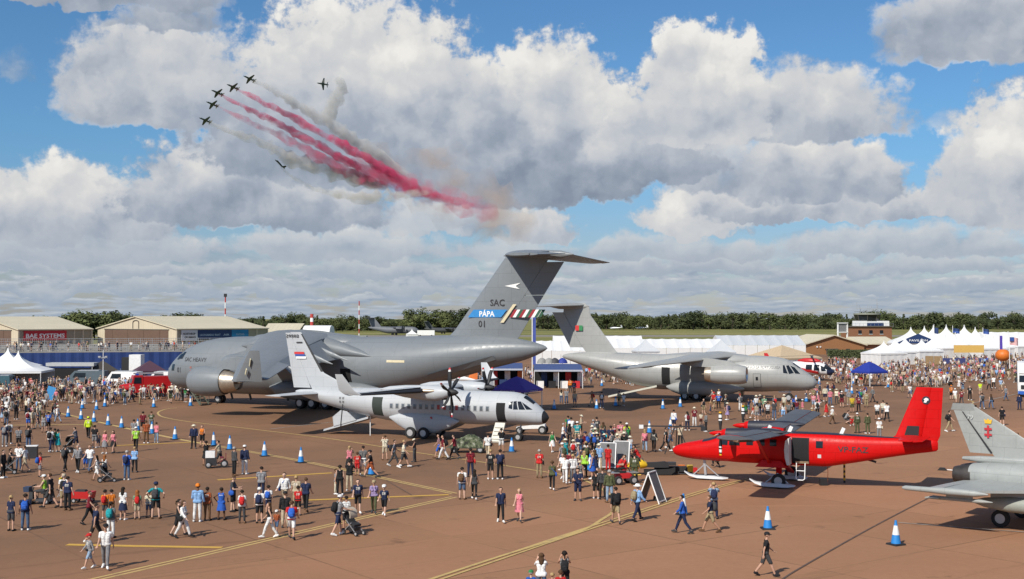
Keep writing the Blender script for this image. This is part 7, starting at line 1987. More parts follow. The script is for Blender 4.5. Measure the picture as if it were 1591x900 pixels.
# ---- the denser knots of people, nearest first
def rand_person(px, py):
    r = rnd; fem = r.random() < .46; ch = r.random() < .12
    pose = r.choice(['standing'] * 5 + ['waiting'] * 2 + ['walking'] * 4 + ['striding', 'taking a photo', 'looking at a phone', 'arms folded', 'hands on hips'])
    if ch: pose = r.choice(['standing', 'walking'])
    tc = r.choice(['white', 'white', 'white', 'black', 'black', 'navy', 'navy', 'grey', 'charcoal', 'red', 'blue', 'light blue', 'green', 'olive', 'khaki', 'beige', 'cream', 'black', 'grey', 'pink', 'maroon', 'navy'])
    bc = r.choice(['black', 'black', 'navy', 'charcoal', 'grey', 'denim', 'denim', 'pale denim', 'khaki', 'beige', 'white', 'olive'])
    bot = r.choice(['skirt', 'dress', 'shorts', 'shorts', 'trousers', 'trousers', 'leggings']) if fem else r.choice(['shorts', 'shorts', 'trousers'])
    if bot == 'dress': bc = r.choice(['red', 'white', 'blue', 'green', 'pink', 'black', 'yellow', 'lilac', 'teal', 'navy'])
    if pose in ('sitting', 'crouching') or ch: bot = 'shorts'
    top = (r.choice(['t-shirt', 'vest top', 't-shirt']) if fem else r.choice(['t-shirt', 't-shirt', 't-shirt', 'long-sleeved top']), tc)
    hair = r.choice([('long hair', r.choice(['dark', 'brown', 'fair'])), ('tied hair', r.choice(['dark', 'brown', 'fair'])), ('sun hat', 'cream')]) if fem else r.choice([('short hair', r.choice(['dark', 'brown', 'grey', 'fair'])), ('short hair', 'dark'), ('cap', r.choice(['black', 'white', 'navy', 'red'])), ('sun hat', 'cream')])
    ex = ((r.choice(['backpack', 'backpack', 'shoulder bag']), r.choice(['black', 'navy', 'charcoal', 'red', 'blue', 'grey', 'olive'])),) if r.random() < .4 and not ch else ()
    return person(px, py, pose, r.choice(['A', 'A', 'A', 'A', 'T', 'L', 'R', 'AL', 'AR']), top, (bot, bc), hair, ex, fem and not ch, None, ch, place_of(px, py), jit=30, recol=True)
def knot(n, x0, x1, y0, y1, gap=5.0):
    made, tries = 0, 0
    while made < n and tries < n * 40:
        tries += 1; px, py = rnd.uniform(x0, x1), rnd.uniform(y0, y1)
        if any(abs(px - q[0]) < gap and abs(py - q[1]) < gap * .7 for q in SPOTS): continue
        if rand_person(px, py): SPOTS.append((px, py)); made += 1
SPOTS = [(float(r.split()[0]), float(r.split()[1])) for r in TAB.split('\n')]
knot(20, 868, 980, 676, 712); knot(12, 868, 925, 712, 750, 6); knot(24, 1090, 1240, 634, 656); knot(14, 1255, 1345, 612, 645)
knot(9, 0, 90, 640, 670, 6); knot(10, 150, 300, 622, 634); knot(4, 1380, 1420, 596, 612)
# ---- farther off they read as one crowd
def crowd():
    vs, fs, cs = [], [], []; base = 0; protos = []
    for po, fem in (('standing', False), ('walking', False), ('standing', True), ('waiting', False), ('walking', True)):
        f = fig(po, fem, False); o = bpy.data.objects.new('tmp', f.mesh.copy()); COL.objects.link(o); d = o.modifiers.new('d', 'DECIMATE'); d.ratio = 230 / max(1, len(f.F)); me = eval_mod(o); bpy.data.objects.remove(o)
        X = np.empty(len(me.vertices) * 3); me.vertices.foreach_get('co', X); X = X.reshape(-1, 3); Xs = X + np.array([0, 0, f.z0])
        best = np.full(len(X), 9.0); reg = np.empty(len(X), object)
        for c in f.C:
            dd, t = cone_dist(Xs, c); k = dd < best; best[k] = dd[k]; reg[k] = c[4]
        part = np.zeros(len(X), int)
        part[np.isin(reg.astype(str), ['torso', 'uarm'])] = 1; part[np.isin(reg.astype(str), ['pelvis', 'thigh'])] = 2; part[(reg == 'calf')] = 3; part[np.isin(reg.astype(str), ['head', 'ear']) & ((X[:, 2] > X[:, 2].max() - .10) | (X[:, 1] < -.03))] = 4; part[reg == 'foot'] = 5
        protos.append((X, [tuple(p.vertices) for p in me.polygons], part))
    tops = ['white', 'white', 'white', 'black', 'black', 'navy', 'grey', 'red', 'blue', 'light blue', 'olive', 'khaki', 'pink', 'beige', 'charcoal', 'navy', 'grey', 'black', 'maroon', 'cream']; bots = ['black', 'black', 'navy', 'denim', 'charcoal', 'beige', 'khaki', 'white', 'grey']
    def put(p, h):
        nonlocal base
        X, Fc, part = rnd.choice(protos); a = rnd.uniform(0, 6.28); k = h / 1.77; c, s = math.cos(a), math.sin(a)
        Y = np.stack([(X[:, 0] * c - X[:, 1] * s) * k * 1.1 + p.x, (X[:, 0] * s + X[:, 1] * c) * k * 1.1 + p.y, X[:, 2] * k + p.z], 1)
        sk = SKINS[rnd.randrange(5) if rnd.random() < .3 else 0]; tc = COLS[rnd.choice(tops)]; bc = COLS[rnd.choice(bots)]; long_ = rnd.random() < .5
        pal = np.array([(*sk, 1), (*tc, 1), (*bc, 1), (*(bc if long_ else sk), 1), (*HAIRS[rnd.choice(['dark', 'brown', 'dark', 'fair', 'grey'])], 1), (*rnd.choice([COLS['white'], COLS['black']]), 1)])
        vs.append(Y); fs.extend([tuple(i + base for i in q) for q in Fc]); cs.append(pal[part]); base += len(X)
    def area(n, x0, x1, y0, y1, bias=1.0):
        for _ in range(n):
            px = rnd.uniform(x0, x1); py = y0 + (y1 - y0) * rnd.random() ** bias; put(G(px, py), rnd.uniform(1.2, 1.4) if rnd.random() < .1 else rnd.uniform(1.6, 1.84))
    area(190, -20, 190, 602, 628); area(120, 190, 312, 604, 624); area(40, 0, 75, 625, 645); area(60, 560, 760, 588, 606); area(130, 752, 990, 582, 598); area(25, 970, 1010, 590, 600)
    area(330, 1372, 1600, 560, 596, .8); area(110, 1290, 1372, 574, 600); area(60, 1272, 1330, 566, 578); area(40, 1255, 1300, 570, 590); area(60, 1380, 1470, 590, 603); area(80, 1500, 1600, 552, 572)
    M = TGS.matrix_basis.copy() if False else Matrix.Translation(TGS.location) @ Matrix.Rotation(GSR, 4, 'Z')
    for _ in range(85): put(M @ Vector((rnd.uniform(0, GSL), rnd.uniform(.6, 1.8), 3.97)), rnd.uniform(1.6, 1.82))
    V = np.concatenate(vs); me = bpy.data.meshes.new('crowd'); me.from_pydata([tuple(v) for v in V], [], fs)
    at = me.color_attributes.new('cloth', 'FLOAT_COLOR', 'POINT'); at.data.foreach_set('color', np.concatenate(cs).ravel()); me.polygons.foreach_set('use_smooth', [True] * len(fs))
    m = bpy.data.materials.new('crowd_cloth'); m.use_nodes = True; g = NG(m.node_tree); n = m.node_tree.nodes.new('ShaderNodeVertexColor'); n.layer_name = 'cloth'; b = m.node_tree.nodes['Principled BSDF']; g.l.new(n.outputs[0], b.inputs['Base Color']); b.inputs['Roughness'].default_value = .8; b.inputs['Specular IOR Level'].default_value = .2
    me.materials.append(m); o = bpy.data.objects.new('crowd', me); COL.objects.link(o); stuff(o, 'dense distant crowd in front of the tents, stands and viewing platform', 'crowd')
crowd()
print('PEOPLE', len(PEOPLE))
# ------------------------------------------------------------------ blue and white cones
CB = mat('cone_blue', (.02, .21, .56), .5, 0, .06); CW = mat('cone_white', (.74, .74, .73), .5, 0, .06)
def cone_ring(mb, r0, z0, r1, z1):
    mb.rings([[Vector((r * math.cos(a), r * math.sin(a), z)) for a in [2 * math.pi * k / 16 for k in range(16)]] for r, z in ((r0, z0), (r1, z1))], 0, True)
b = MB(); b.box((0, 0, .035), (.62, .62, .07), taper=.92); ME_base = b.mesh('base', M_black)
b = MB(); cone_ring(b, .215, .07, .155, .44); ME_low = b.mesh('lower_sleeve', CB)
b = MB(); cone_ring(b, .157, .44, .085, .84); ME_band = b.mesh('reflective_band', CW)
b = MB(); cone_ring(b, .083, .84, .055, .96); cone_ring(b, .06, .96, .05, 1.06); ME_tip = b.mesh('tip', CB)
def cone(px, py, label):
    p = G(px, py); o = root('traffic_cone', label, 'cone', p, rnd.uniform(0, 1.5), 'blue and white cones on the apron')
    for n, me in (('base', ME_base), ('lower_sleeve', ME_low), ('reflective_band', ME_band), ('tip', ME_tip)):
        q = bpy.data.objects.new(n, me); COL.objects.link(q); q.parent = o
ORD = ['first', 'second', 'third', 'fourth', 'fifth', 'sixth', 'seventh', 'eighth', 'ninth', 'tenth', 'eleventh', 'twelfth']
def cone_row(pts, tail):
    for i, (x, y) in enumerate(pts): cone(x, y, f"blue and white cone, {ORD[i]} from the left {tail}")
cone_row([(106, 648), (126, 652), (146, 656), (168, 661), (189, 665), (214, 669.5), (236, 674.5), (272, 683), (332, 692.6), (357, 698.7), (411, 709), (467.5, 719)], 'in the long row beside the yellow line')
cone_row([(128, 635), (150, 637), (163, 632), (239, 633), (296, 631)], 'before the crowd at the big grey jet')
cone_row([(861, 636), (927, 635.5), (956.5, 631), (1030, 635.5), (1057, 632.5)], 'in the spaced row behind the black nose')
cone_row([(874, 601), (935, 600)], 'beside the shadow of the twin-jet tail')
cone_row([(1237, 628.6), (1252.7, 624.5), (1270, 621.5)], 'in the short row by the nosewheel')
cone_row([(1273, 597), (1323.5, 612), (1326, 597), (1380, 602)], 'around the blue gazebo')
cone_row([(1513, 591), (1525, 588), (1549, 583), (1560, 581)], 'in the far group beside the white truck')
cone(795, 702.5, 'lone blue and white cone right of the camouflaged trolley'); cone(577, 738, 'blue and white cone almost hidden behind the person in black and rust'); cone(1009, 673, 'blue and white cone right of the crowd by the black nose'); cone(917, 731, 'blue and white cone standing inside the crowd left of the display boards')
cone(1042, 667, 'blue and white cone next to the black camera crane'); cone(1062, 800, 'blue and white cone hidden behind the person in a blue jacket'); cone(1193, 822, 'blue and white cone on open tarmac above the person in a black cap'); cone(1392, 846.5, 'nearest blue and white cone, below the grey fighter')
# ------------------------------------------------------------------ small vehicles and gear
DK = mat('dark_plastic', (.03, .03, .033), .5); FAB_B = mat('black_canvas', (.02, .02, .022), .85); YEL = mat('yellow_plastic', (.66, .42, .02), .4); REDP = mat('red_plastic', (.50, .02, .02), .45)
def small_wheel(t, x, y, r, w=.06): return wheel(t, (x, y, r), r, w)
def scooter(px, py, rz):
    p = G(px, py); t = root('mobility_scooter', 'black four-wheeled mobility scooter with a front basket, its rider in a lime vest', 'scooter', p, R(rz))
    q = MB(); q.box((0, 0, .22), (1.25, .5, .12), taper=.92); q.obj('chassis', DK, t)
    q = MB(); q.box((.42, 0, .45), (.22, .42, .4), taper=.8); q.bar((.44, 0, .6), (.30, 0, 1.0), .07); q.bar((.30, -.28, 1.0), (.30, .28, 1.0), .04); q.obj('tiller', DK, t)
    q = MB(); q.box((.66, 0, .78), (.28, .42, .26), taper=1.15); q.obj('basket', mat('basket_navy', (.03, .05, .10), .7), t)
    q = MB(); q.box((-.36, 0, .62), (.46, .48, .12)); q.obj('seat', FAB_B, t); q = MB(); q.box((-.58, 0, .88), (.10, .46, .46), ry=-.15); q.obj('backrest', FAB_B, t)
    q = MB(); q.box((-.42, 0, .42), (.36, .36, .3)); q.obj('battery_box', DK, t)
    for x in (.45, -.42):
        for y in (.26, -.26): small_wheel(t, x, y, .16, .1)
    return p
p = scooter(62, 783, 180)
person(0, 0, 'sitting', 'L', ('vest top', 'lime'), ('shorts', 'charcoal'), ('cap', 'white'), (), place='', loc=p + Vector((.25, 0, .16)), lab='person in lime vest and white cap riding the black mobility scooter', jit=4)
person(76, 776, 'sitting', 'R', ('t-shirt', 'yellow'), ('trousers', 'black'), ('short hair', 'brown'), (), place='', lab='person in yellow and black sitting on a camp stool behind the mobility scooter', jit=10, loc=G(95, 772))
t = root('camp_stool', 'low black camp stool behind the mobility scooter', 'stool', G(95, 772)); q = MB(); q.box((0, 0, .40), (.42, .4, .05)); q.obj('seat', FAB_B, t)
for x, y in ((-.17, -.15), (.17, -.15), (-.17, .15), (.17, .15)):
    q = MB(); q.bar((x, y, 0), (-x * .6, y, .40), .03); q.obj('leg', M_steel, t)
def wagon(px, py):
    t = root('hand_cart', 'red folding hand cart piled with bags near the left edge', 'cart', G(px, py), R(175)); q = MB(); q.box((0, 0, .42), (1.1, .55, .36), taper=1.1); q.obj('tub', REDP, t); q = MB(); q.box((.1, 0, .62), (.7, .42, .14), taper=.7); q.obj('bag', FAB_B, t)
    for x in (-.4, .4):
        for y in (-.27, .27): small_wheel(t, x, y, .13)
    q = MB(); q.bar((.55, 0, .35), (1.05, 0, .85), .03); q.bar((1.05, -.12, .85), (1.05, .12, .85), .03); q.obj('handle', DK, t)
wagon(129, 781)
def pram(px, py, rz, col, label):
    t = root('pushchair', label, 'pushchair', G(px, py), R(rz))
    q = MB(); q.box((.02, 0, .52), (.55, .42, .10), ry=.25); q.box((-.24, 0, .76), (.10, .42, .55), ry=-.5); q.obj('seat', FAB_B, t)
    q = MB(); q.rings([[Vector((-.30 + r * math.cos(R(a)) , y, .88 + r * math.sin(R(a)))) for a in range(-20, 131, 15)] for y, r in ((-.23, .30), (-.22, .34), (.22, .34), (.23, .30))], 0, False, True, False); q.obj('hood', col, t)
    q = MB(); q.box((-.02, 0, .28), (.5, .36, .16), taper=1.15); q.obj('basket', DK, t)
    for y in (-.24, .24):
        q = MB(); q.bar((.42, y, .12), (-.62, y, 1.02), .03); q.bar((-.40, y, .14), (.12, y, .58), .03); q.obj('frame_tube', M_steel, t)
        small_wheel(t, .42, y, .11, .05); small_wheel(t, -.40, y, .15, .05)
    q = MB(); q.bar((-.62, -.24, 1.02), (-.62, .24, 1.02), .035); q.obj('handle', DK, t)
pram(549, 831, -40, mat('beige_canvas', (.42, .36, .28), .8), 'black pushchair with a beige hood standing on the double yellow line'); pram(105, 703, 160, FAB_B, 'long dark pushchair pushed by a person in navy on the left'); pram(166, 749, 20, FAB_B, 'small dark pushchair beside the people in white with long hair')
pram(12, 737, 200, FAB_B, 'black wheelchair-like buggy at the left edge pushed by a person in black')
def boxcart(px, py):
    t = root('cargo_bike', 'black box cart with a white lid and two wheels beside a person in beige', 'cart', G(px, py), R(10)); q = MB(); q.box((-.25, 0, .42), (.7, .55, .5)); q.obj('box', DK, t); q = MB(); q.box((-.3, -.05, .9), (.6, .5, .42)); q.obj('white_lid', M_white, t); q = MB(); q.bar((.15, 0, .3), (.7, 0, .6), .06); q.bar((.7, -.2, .95), (.7, .2, .95), .04); q.bar((.7, 0, .3), (.7, 0, .95), .05); q.box((.45, 0, .68), (.25, .3, .1)); q.obj('frame', mat('dark_red_frame', (.15, .02, .03), .5), t)
    for x, y, r in ((-.4, -.3, .22), (-.4, .3, .22), (.6, 0, .26)): small_wheel(t, x, y, r)
boxcart(334, 727)
t = root('equipment_case', 'dark equipment case with a white lid standing on the tarmac at the left', 'case', G(49, 712), .2); q = MB(); q.box((0, 0, .42), (.8, .55, .84)); q.obj('body', DK, t); q = MB(); q.box((0, 0, .87), (.84, .58, .06)); q.obj('lid', M_white, t)
def camo_trolley(px, py):
    m = bpy.data.materials.new('camouflage_net'); m.use_nodes = True; g = NG(m.node_tree); tc = m.node_tree.nodes.new('ShaderNodeTexCoord'); n = g.noise(tc.outputs['Object'], 3.2, 3, .5); n2 = g.noise(tc.outputs['Object'], 11, 3, .6)
    g.l.new(g.cramp(g.m('ADD', g.m('MULTIPLY', n, .7), g.m('MULTIPLY', n2, .3)), [(.42, (.02, .022, .016)), (.48, (.06, .08, .035)), (.56, (.13, .14, .085)), (.62, (.30, .30, .24))]), m.node_tree.nodes['Principled BSDF'].inputs['Base Color']); m.node_tree.nodes['Principled BSDF'].inputs['Roughness'].default_value = .9
    t = root('camouflaged_trolley', 'low trolley loaded with equipment under camouflage netting by the airstair', 'trolley', G(px, py), R(-4)); r = random.Random(4); q = MB()
    P = []; nx, ny = 16, 8
    for j in range(ny + 1):
        for i in range(nx + 1):
            u, v = i / nx * 2 - 1, j / ny * 2 - 1; k = (1 - abs(u) ** 5) * (1 - abs(v) ** 4); P.append(Vector((u * 1.35, v * .7, .42 + .85 * k * (.82 + .22 * math.sin(3 * u + 1) * math.cos(2 * v) + r.uniform(-.06, .06)))))
    q.add(P, [(j * (nx + 1) + i, j * (nx + 1) + i + 1, (j + 1) * (nx + 1) + i + 1, (j + 1) * (nx + 1) + i) for j in range(ny) for i in range(nx)], 0, False); q.obj('net_covered_load', m, t)
    q = MB(); q.box((0, 0, .42), (2.7, 1.3, .14)); q.bar((-1.3, 0, .4), (-2.0, 0, .2), .06); q.obj('bed', mat('olive_steel', (.10, .11, .08), .6), t)
    for x in (-.95, .95):
        for y in (-.55, .55): small_wheel(t, x, y, .27, .16)
camo_trolley(727, 703)
def board(px, py, rz, label, n=1):
    t = root('display_board', label, 'display board', G(px, py), R(rz)); gm = mat('grey_board', (.13, .13, .135), .7, 0, .2, 3); w, h = 1.05, 1.65
    for s in (-1, 1):
        for e in (-1, 1):
            q = MB(); q.bar((e * w / 2, s * .62, .02), (e * w / 2, 0, h), .055); q.obj('frame_leg', M_white, t)
        for a_, z_ in ((.02, h), (.58, .12)):
            q = MB(); q.bar((-w / 2, s * a_, z_), (w / 2, s * a_, z_), .05); q.obj('frame_rail', M_white, t)
        q = MB(); q.quad(Vector((-w / 2, s * .57, .14)), Vector((w / 2, s * .57, .14)), Vector((w / 2, s * .03, h - .04)), Vector((-w / 2, s * .03, h - .04))); q.obj('panel', gm, t)
board(1013, 781, 62, 'white-framed A-shaped display board standing alone beside the yellow line'); board(945, 727, -12, 'white-framed display board in the crowd, left one of the pair'); board(966, 724, -12, 'white-framed display board in the crowd, right one of the pair')
t = root('tool_bag', 'small black bag on the tarmac under the lone display board', 'bag', G(1022, 778)); q = MB(); q.box((0, 0, .12), (.5, .3, .24), taper=.85); q.obj('body', FAB_B, t); q = MB(); q.tube([(-.15, 0, .22), (-.1, 0, .36), (.1, 0, .36), (.15, 0, .22)], .015, 6); q.obj('strap', DK, t)
def snowmobile(px, py):
    t = root('snowmobile', 'black and yellow snowmobile parked under the red nose of the ski plane', 'snowmobile', G(px, py), R(176))
    q = MB(); q.rings([[Vector((x, w * math.cos(a), z + h * math.sin(a))) for a in [2 * math.pi * k / 12 for k in range(12)]] for x, w, z, h in ((1.45, .12, .5, .1), (1.2, .34, .55, .24), (.75, .42, .66, .32), (.3, .36, .68, .26), (.1, .2, .62, .15))]); q.obj('cowl', YEL, t)
    q = MB(); q.prism([(.35, .62), (.62, 1.12), (.66, 1.1), (.55, .66)], -.28, .28); q.obj('windshield', M_glass, t)
    q = MB(); q.rings([[Vector((x, y, z)) for y, z in ((-.2, z0), (.2, z0), (.16, z1), (-.16, z1))] for x, z0, z1 in ((.2, .5, .78), (-.4, .48, .80), (-1.0, .48, .86), (-1.25, .5, .78))], 0, True, False); q.obj('seat', FAB_B, t)
    q = MB(); q.rings([[Vector((x, y, z)) for y in (-.22, .22) for z in ((z0, z1) if y < 0 else (z1, z0))] for x, z0, z1 in ((.3, .05, .34), (-.6, .03, .36), (-1.4, .05, .42), (-1.65, .25, .5))], 0, True, False); q.obj('track', M_tyre, t)
    q = MB(); q.bar((.38, -.34, 1.0), (.38, .34, 1.0), .04); q.bar((.5, 0, .7), (.38, 0, 1.0), .04); q.obj('handlebar', DK, t)
    for s in (-1, 1):
        q = MB(); q.rings([[Vector((x, s * .45 + y, z + dz)) for y, dz in ((-.07, 0), (.07, 0), (.05, .04), (-.05, .04))] for x, z in ((.5, .05), (1.2, .02), (1.6, .06), (1.85, .22))], 0, True, False); q.bar((1.1, s * .45, .06), (.9, s * .2, .45), .05); q.obj('ski', YEL, t)
    q = MB(); q.box((-1.45, 0, .72), (.5, .45, .2)); q.obj('cargo_rack', DK, t)
snowmobile(1008, 738)
t = root('sledge', 'long black cargo sledge with yellow ends beside the snowmobile', 'sledge', G(1040, 737), R(178)); q = MB()
for s in (-1, 1): q.tube([(-1.5, s * .3, .08), (1.3, s * .3, .08), (1.6, s * .3, .25)], .035, 6)
for k in range(7): q.bar((-1.4 + .43 * k, -.32, .16), (-1.4 + .43 * k, .32, .16), .05)
q.obj('runners', DK, t); q = MB(); q.box((-.1, 0, .34), (2.2, .5, .32), taper=.9); q.obj('load', FAB_B, t); q = MB(); q.box((-1.3, 0, .38), (.35, .5, .4)); q.obj('yellow_box', YEL, t)
t = root('tool_box', 'orange and red boxes on the ground beneath the red nose', 'box', G(1066, 733)); q = MB(); q.box((-.3, 0, .22), (.4, .4, .44)); q.obj('orange_box', OR, t); q = MB(); q.box((.3, 0, .13), (.8, .4, .26)); q.obj('red_box', REDP, t)
def quad(px, py):
    t = root('quad_bike', 'small red quad bike surrounded by people in red', 'quad bike', G(px, py), R(20))
    q = MB(); q.box((0, 0, .5), (1.2, .4, .3), taper=.8); q.obj('body', REDP, t); q = MB(); q.box((-.2, 0, .72), (.7, .3, .14)); q.obj('seat', FAB_B, t); q = MB(); q.bar((.35, -.35, .95), (.35, .35, .95), .04); q.bar((.5, 0, .6), (.35, 0, .95), .05); q.obj('handlebar', DK, t)
    for x in (-.5, .5):
        for y in (-.42, .42): small_wheel(t, x, y, .26, .2)
    q = MB(); q.box((.62, 0, .68), (.5, .7, .04)); q.box((-.62, 0, .70), (.5, .7, .04)); q.obj('rack', M_steel, t)
quad(968, 752)
def crane(px, py):
    t = root('camera_crane', 'black camera crane arm on splayed legs above the red nose', 'crane', G(px, py), 0)
    q = MB(); q.bar((-2.6, 0, 2.05), (2.0, 0, 2.0), .09); q.obj('boom', DK, t)
    for x in (-.9, .9):
        q = MB(); q.bar((x, 0, .02), (x * .15, 0, 1.98), .07); q.obj('leg', DK, t)
    q = MB(); q.bar((0, .8, .02), (0, 0, 1.95), .07); q.obj('leg', DK, t); q = MB(); q.box((-2.6, 0, 2.0), (.3, .22, .26)); q.obj('camera', M_white, t); q = MB(); q.box((1.9, 0, 1.85), (.3, .3, .3)); q.obj('counterweight', DK, t)
crane(1052, 706)
# tow bar under the nose of the turboprop
t = root('tow_bar', 'white wedge-shaped tow bar on small wheels under the black nose', 'tow bar', G(828, 674), R(-14)); q = MB(); q.prism([(-1.4, .36), (1.1, .5), (1.1, .86), (-1.4, .56)], -.28, .28); q.obj('arm', M_white, t)
for x, r in ((-1.1, .3), (.9, .36)):
    for y in (-.4, .4): small_wheel(t, x, y, r, .18)
t = root('marker_post', 'yellow and black striped marker post hanging below the red tail boom', 'marker', G(1312, 752))
for k in range(8):
    q = MB(); q.cyl((0, 0, .14 + .15 * k), .06, .149, 'z', 10); q.obj('stripe', YEL if k % 2 else M_black, t)
t = root('ground_box', 'small black box with a red streamer below the open door of the ski plane', 'box', G(1279, 754)); q = MB(); q.box((0, 0, .2), (.42, .4, .4)); q.obj('body', M_black, t); q = MB(); q.tube([(.25, 0, .1), (.3, .05, .7), (.26, 0, 1.5)], .018, 5); q.obj('streamer', OR, t)
t = root('chock', 'black and white wheel chock lying on the tarmac left of the fighter nozzle', 'chock', G(1464, 731), R(-25)); q = MB(); q.prism([(-.3, 0), (.3, 0), (.15, .18), (-.15, .18)], -.1, .1); q.obj('block', M_black, t); q = MB(); q.tube([(.3, 0, .06), (.6, .05, .04), (.85, -.05, .04)], .03, 6); q.obj('rope', M_white, t)
# ------------------------------------------------------------------ road vehicles
def box_truck(px, py, rz, w, L, hh, body, cab, label, stripe=None, name='truck'):
    t = root(name, label, 'truck', G(px, py), R(rz))   # local +x forward
    q = MB(); q.box((-L / 2 - .2, 0, .55 + hh / 2), (L, w, hh - .5)); q.obj('cargo_box', body, t)
    q = MB(); q.rings([[Vector((x, y, z)) for y, z in ((-w / 2, z0), (w / 2, z0), (w / 2 * .96, z1), (-w / 2 * .96, z1))] for x, z0, z1 in ((0, .5, 2.95), (1.2, .5, 3.0), (1.75, .5, 2.75), (1.95, .5, 1.9), (2.0, .45, 1.2))], 0, True, False); c = q.obj('cab', cab, t)
    q = MB(); q.quad(Vector((1.965, -w * .44, 1.85)), Vector((1.965, w * .44, 1.85)), Vector((1.775, w * .43, 2.7)), Vector((1.775, -w * .43, 2.7))); q.obj('windscreen', M_glass, c)
    for s in (-1, 1):
        q = MB(); q.quad(Vector((.4, s * (w / 2 + .01), 1.75)), Vector((1.5, s * (w / 2 + .01), 1.75)), Vector((1.4, s * (w / 2 - .01), 2.55)), Vector((.4, s * (w / 2 - .01), 2.55))); q.obj('side_window', M_glass, c)
        q = MB(); q.box((2.02, s * w * .36, .85), (.06, .42, .24)); q.obj('headlight', mat('lamp_glass', (.6, .6, .58), .15), c)
        q = MB(); q.box((1.75, s * (w / 2 + .22), 2.15), (.12, .22, .55)); q.obj('mirror', M_black, c)
    q = MB(); q.box((2.03, 0, 1.25), (.06, w * .72, .5)); q.obj('grille', M_black, c)
    q = MB(); q.box((2.03, 0, .55), (.16, w * .98, .42)); q.obj('bumper', stripe or cab, t)
    q = MB(); q.box((.9, 0, 3.2), (1.6, w * .9, .5), taper=.8); q.obj('wind_deflector', cab, t)
    for x in (1.0, -L + 1.2, -L + .1 + 2.4):
        for s in (-1, 1): wheel(t, (x, s * (w / 2 - .16), .48), .48, .3)
    return t
box_truck(1598, 616, -112, 2.5, 7.5, 3.9, M_white, mat('truck_white', (.70, .70, .69), .4), 'white and blue lorry facing the camera at the right edge', mat('truck_blue', (.02, .10, .42), .4))
def fire_truck(px, py, rz):
    RV = mat('vehicle_red', (.42, .012, .014), .3, 0, .05); t = root('fire_engine', 'bright red vintage fire engine half hidden in the crowd by the big grey nose', 'fire engine', G(px, py), R(rz))
    q = MB(); q.box((-2.2, 0, 1.55), (3.6, 2.2, 2.1), taper=.96); b_ = q.obj('body', RV, t); q = MB(); q.box((-2.2, -1.09, 1.9), (1.5, .06, 1.0)); q.obj('locker_opening', M_dark, b_)
    q = MB(); q.rings([[Vector((x, y, z)) for y, z in ((-1.05, z0), (1.05, z0), (.98, z1), (-.98, z1))] for x, z0, z1 in ((-.4, .6, 2.75), (.7, .6, 2.7), (1.0, .6, 1.75))], 0, True, False); c = q.obj('cab', RV, t)
    q = MB(); q.quad(Vector((1.0, -.9, 1.8)), Vector((1.0, .9, 1.8)), Vector((.74, .86, 2.55)), Vector((.74, -.86, 2.55))); q.obj('windscreen', M_glass, c)
    for s in (-1, 1):
        q = MB(); q.quad(Vector((-.2, s * 1.06, 1.75)), Vector((.75, s * 1.06, 1.75)), Vector((.6, s * 1.02, 2.5)), Vector((-.2, s * 1.02, 2.5))); q.obj('side_window', M_glass, c)
        q = MB(); q.rings([[Vector((1.45 + .62 * math.cos(R(a)), s * 1.0 + y, .45 + .62 * math.sin(R(a)))) for a in range(0, 181, 20)] for y in (-.2, .2)], 0, False, True, False); q.obj('mudguard', RV, t)
        q = MB(); q.cyl((2.25, s * .6, 1.0), .17, .14, 'x', 12); q.obj('headlight', mat('lamp_glass', (.6, .6, .58), .15), t)
        for x in (1.45, -2.8): wheel(t, (x, s * .95, .48), .48, .28)
    q = MB(); q.rings([[Vector((x, w * math.cos(a), z + h * math.sin(a))) for a in [2 * math.pi * k / 14 for k in range(14)]] for x, w, z, h in ((.95, .85, 1.15, .62), (1.7, .72, 1.12, .55), (2.25, .55, 1.08, .46))]); q.obj('bonnet', RV, t)
    q = MB(); q.box((-1.2, 0, 2.95), (3.6, .5, .16)); q.obj('ladder', M_steel, t); q = MB(); q.box((2.4, 0, .6), (.14, 2.0, .24)); q.obj('bumper', M_white, t); q = MB(); q.box((.2, 0, 2.85), (.3, 1.2, .18)); q.obj('blue_lamps', mat('lamp_blue', (.02, .06, .4), .3), t)
fire_truck(215, 617, 205)
def van(px, py, rz, m, label, h=2.3, L=5.2):
    t = root('van', label, 'van', G(px, py), R(rz)); q = MB()
    q.rings([[Vector((x, y, z)) for y, z in ((-1.0, z0), (1.0, z0), (.92, z1), (-.92, z1))] for x, z0, z1 in ((-L / 2, .4, h), (L * .22, .4, h), (L * .36, .4, h * .62), (L / 2, .4, h * .48))], 0, True, False); q.obj('body', m, t)
    q = MB(); q.quad(Vector((L * .37, -.8, h * .63)), Vector((L * .37, .8, h * .63)), Vector((L * .245, .82, h * .97)), Vector((L * .245, -.82, h * .97))); q.obj('windscreen', M_glass, t)
    for s in (-1, 1):
        q = MB(); q.quad(Vector((-L * .05, s * .985, h * .6)), Vector((L * .26, s * .985, h * .6)), Vector((L * .2, s * .95, h * .88)), Vector((-L * .05, s * .95, h * .88))); q.obj('side_window', M_glass, t)
        for x in (-L * .3, L * .3): wheel(t, (x, s * .86, .34), .34, .22)
    q = MB(); q.box((-L * .1, 0, h + .06), (L * .5, 1.4, .1)); q.obj('roof_rack', M_steel, t)
van(190, 604, 170, M_white, 'white van parked behind the red fire engine', 2.4); van(133, 601, 180, mat('slate_paint', (.09, .12, .14), .4), 'slate grey vehicle with a pale roof rack behind the left crowd', 2.3, 6); van(255, 603, 175, M_white, 'white van just left of the big grey nose', 2.3)
van(9, 606, 100, mat('van_teal', (.05, .12, .15), .4), 'dark teal van in front of the white pagoda at the left edge', 2.0, 4.4)
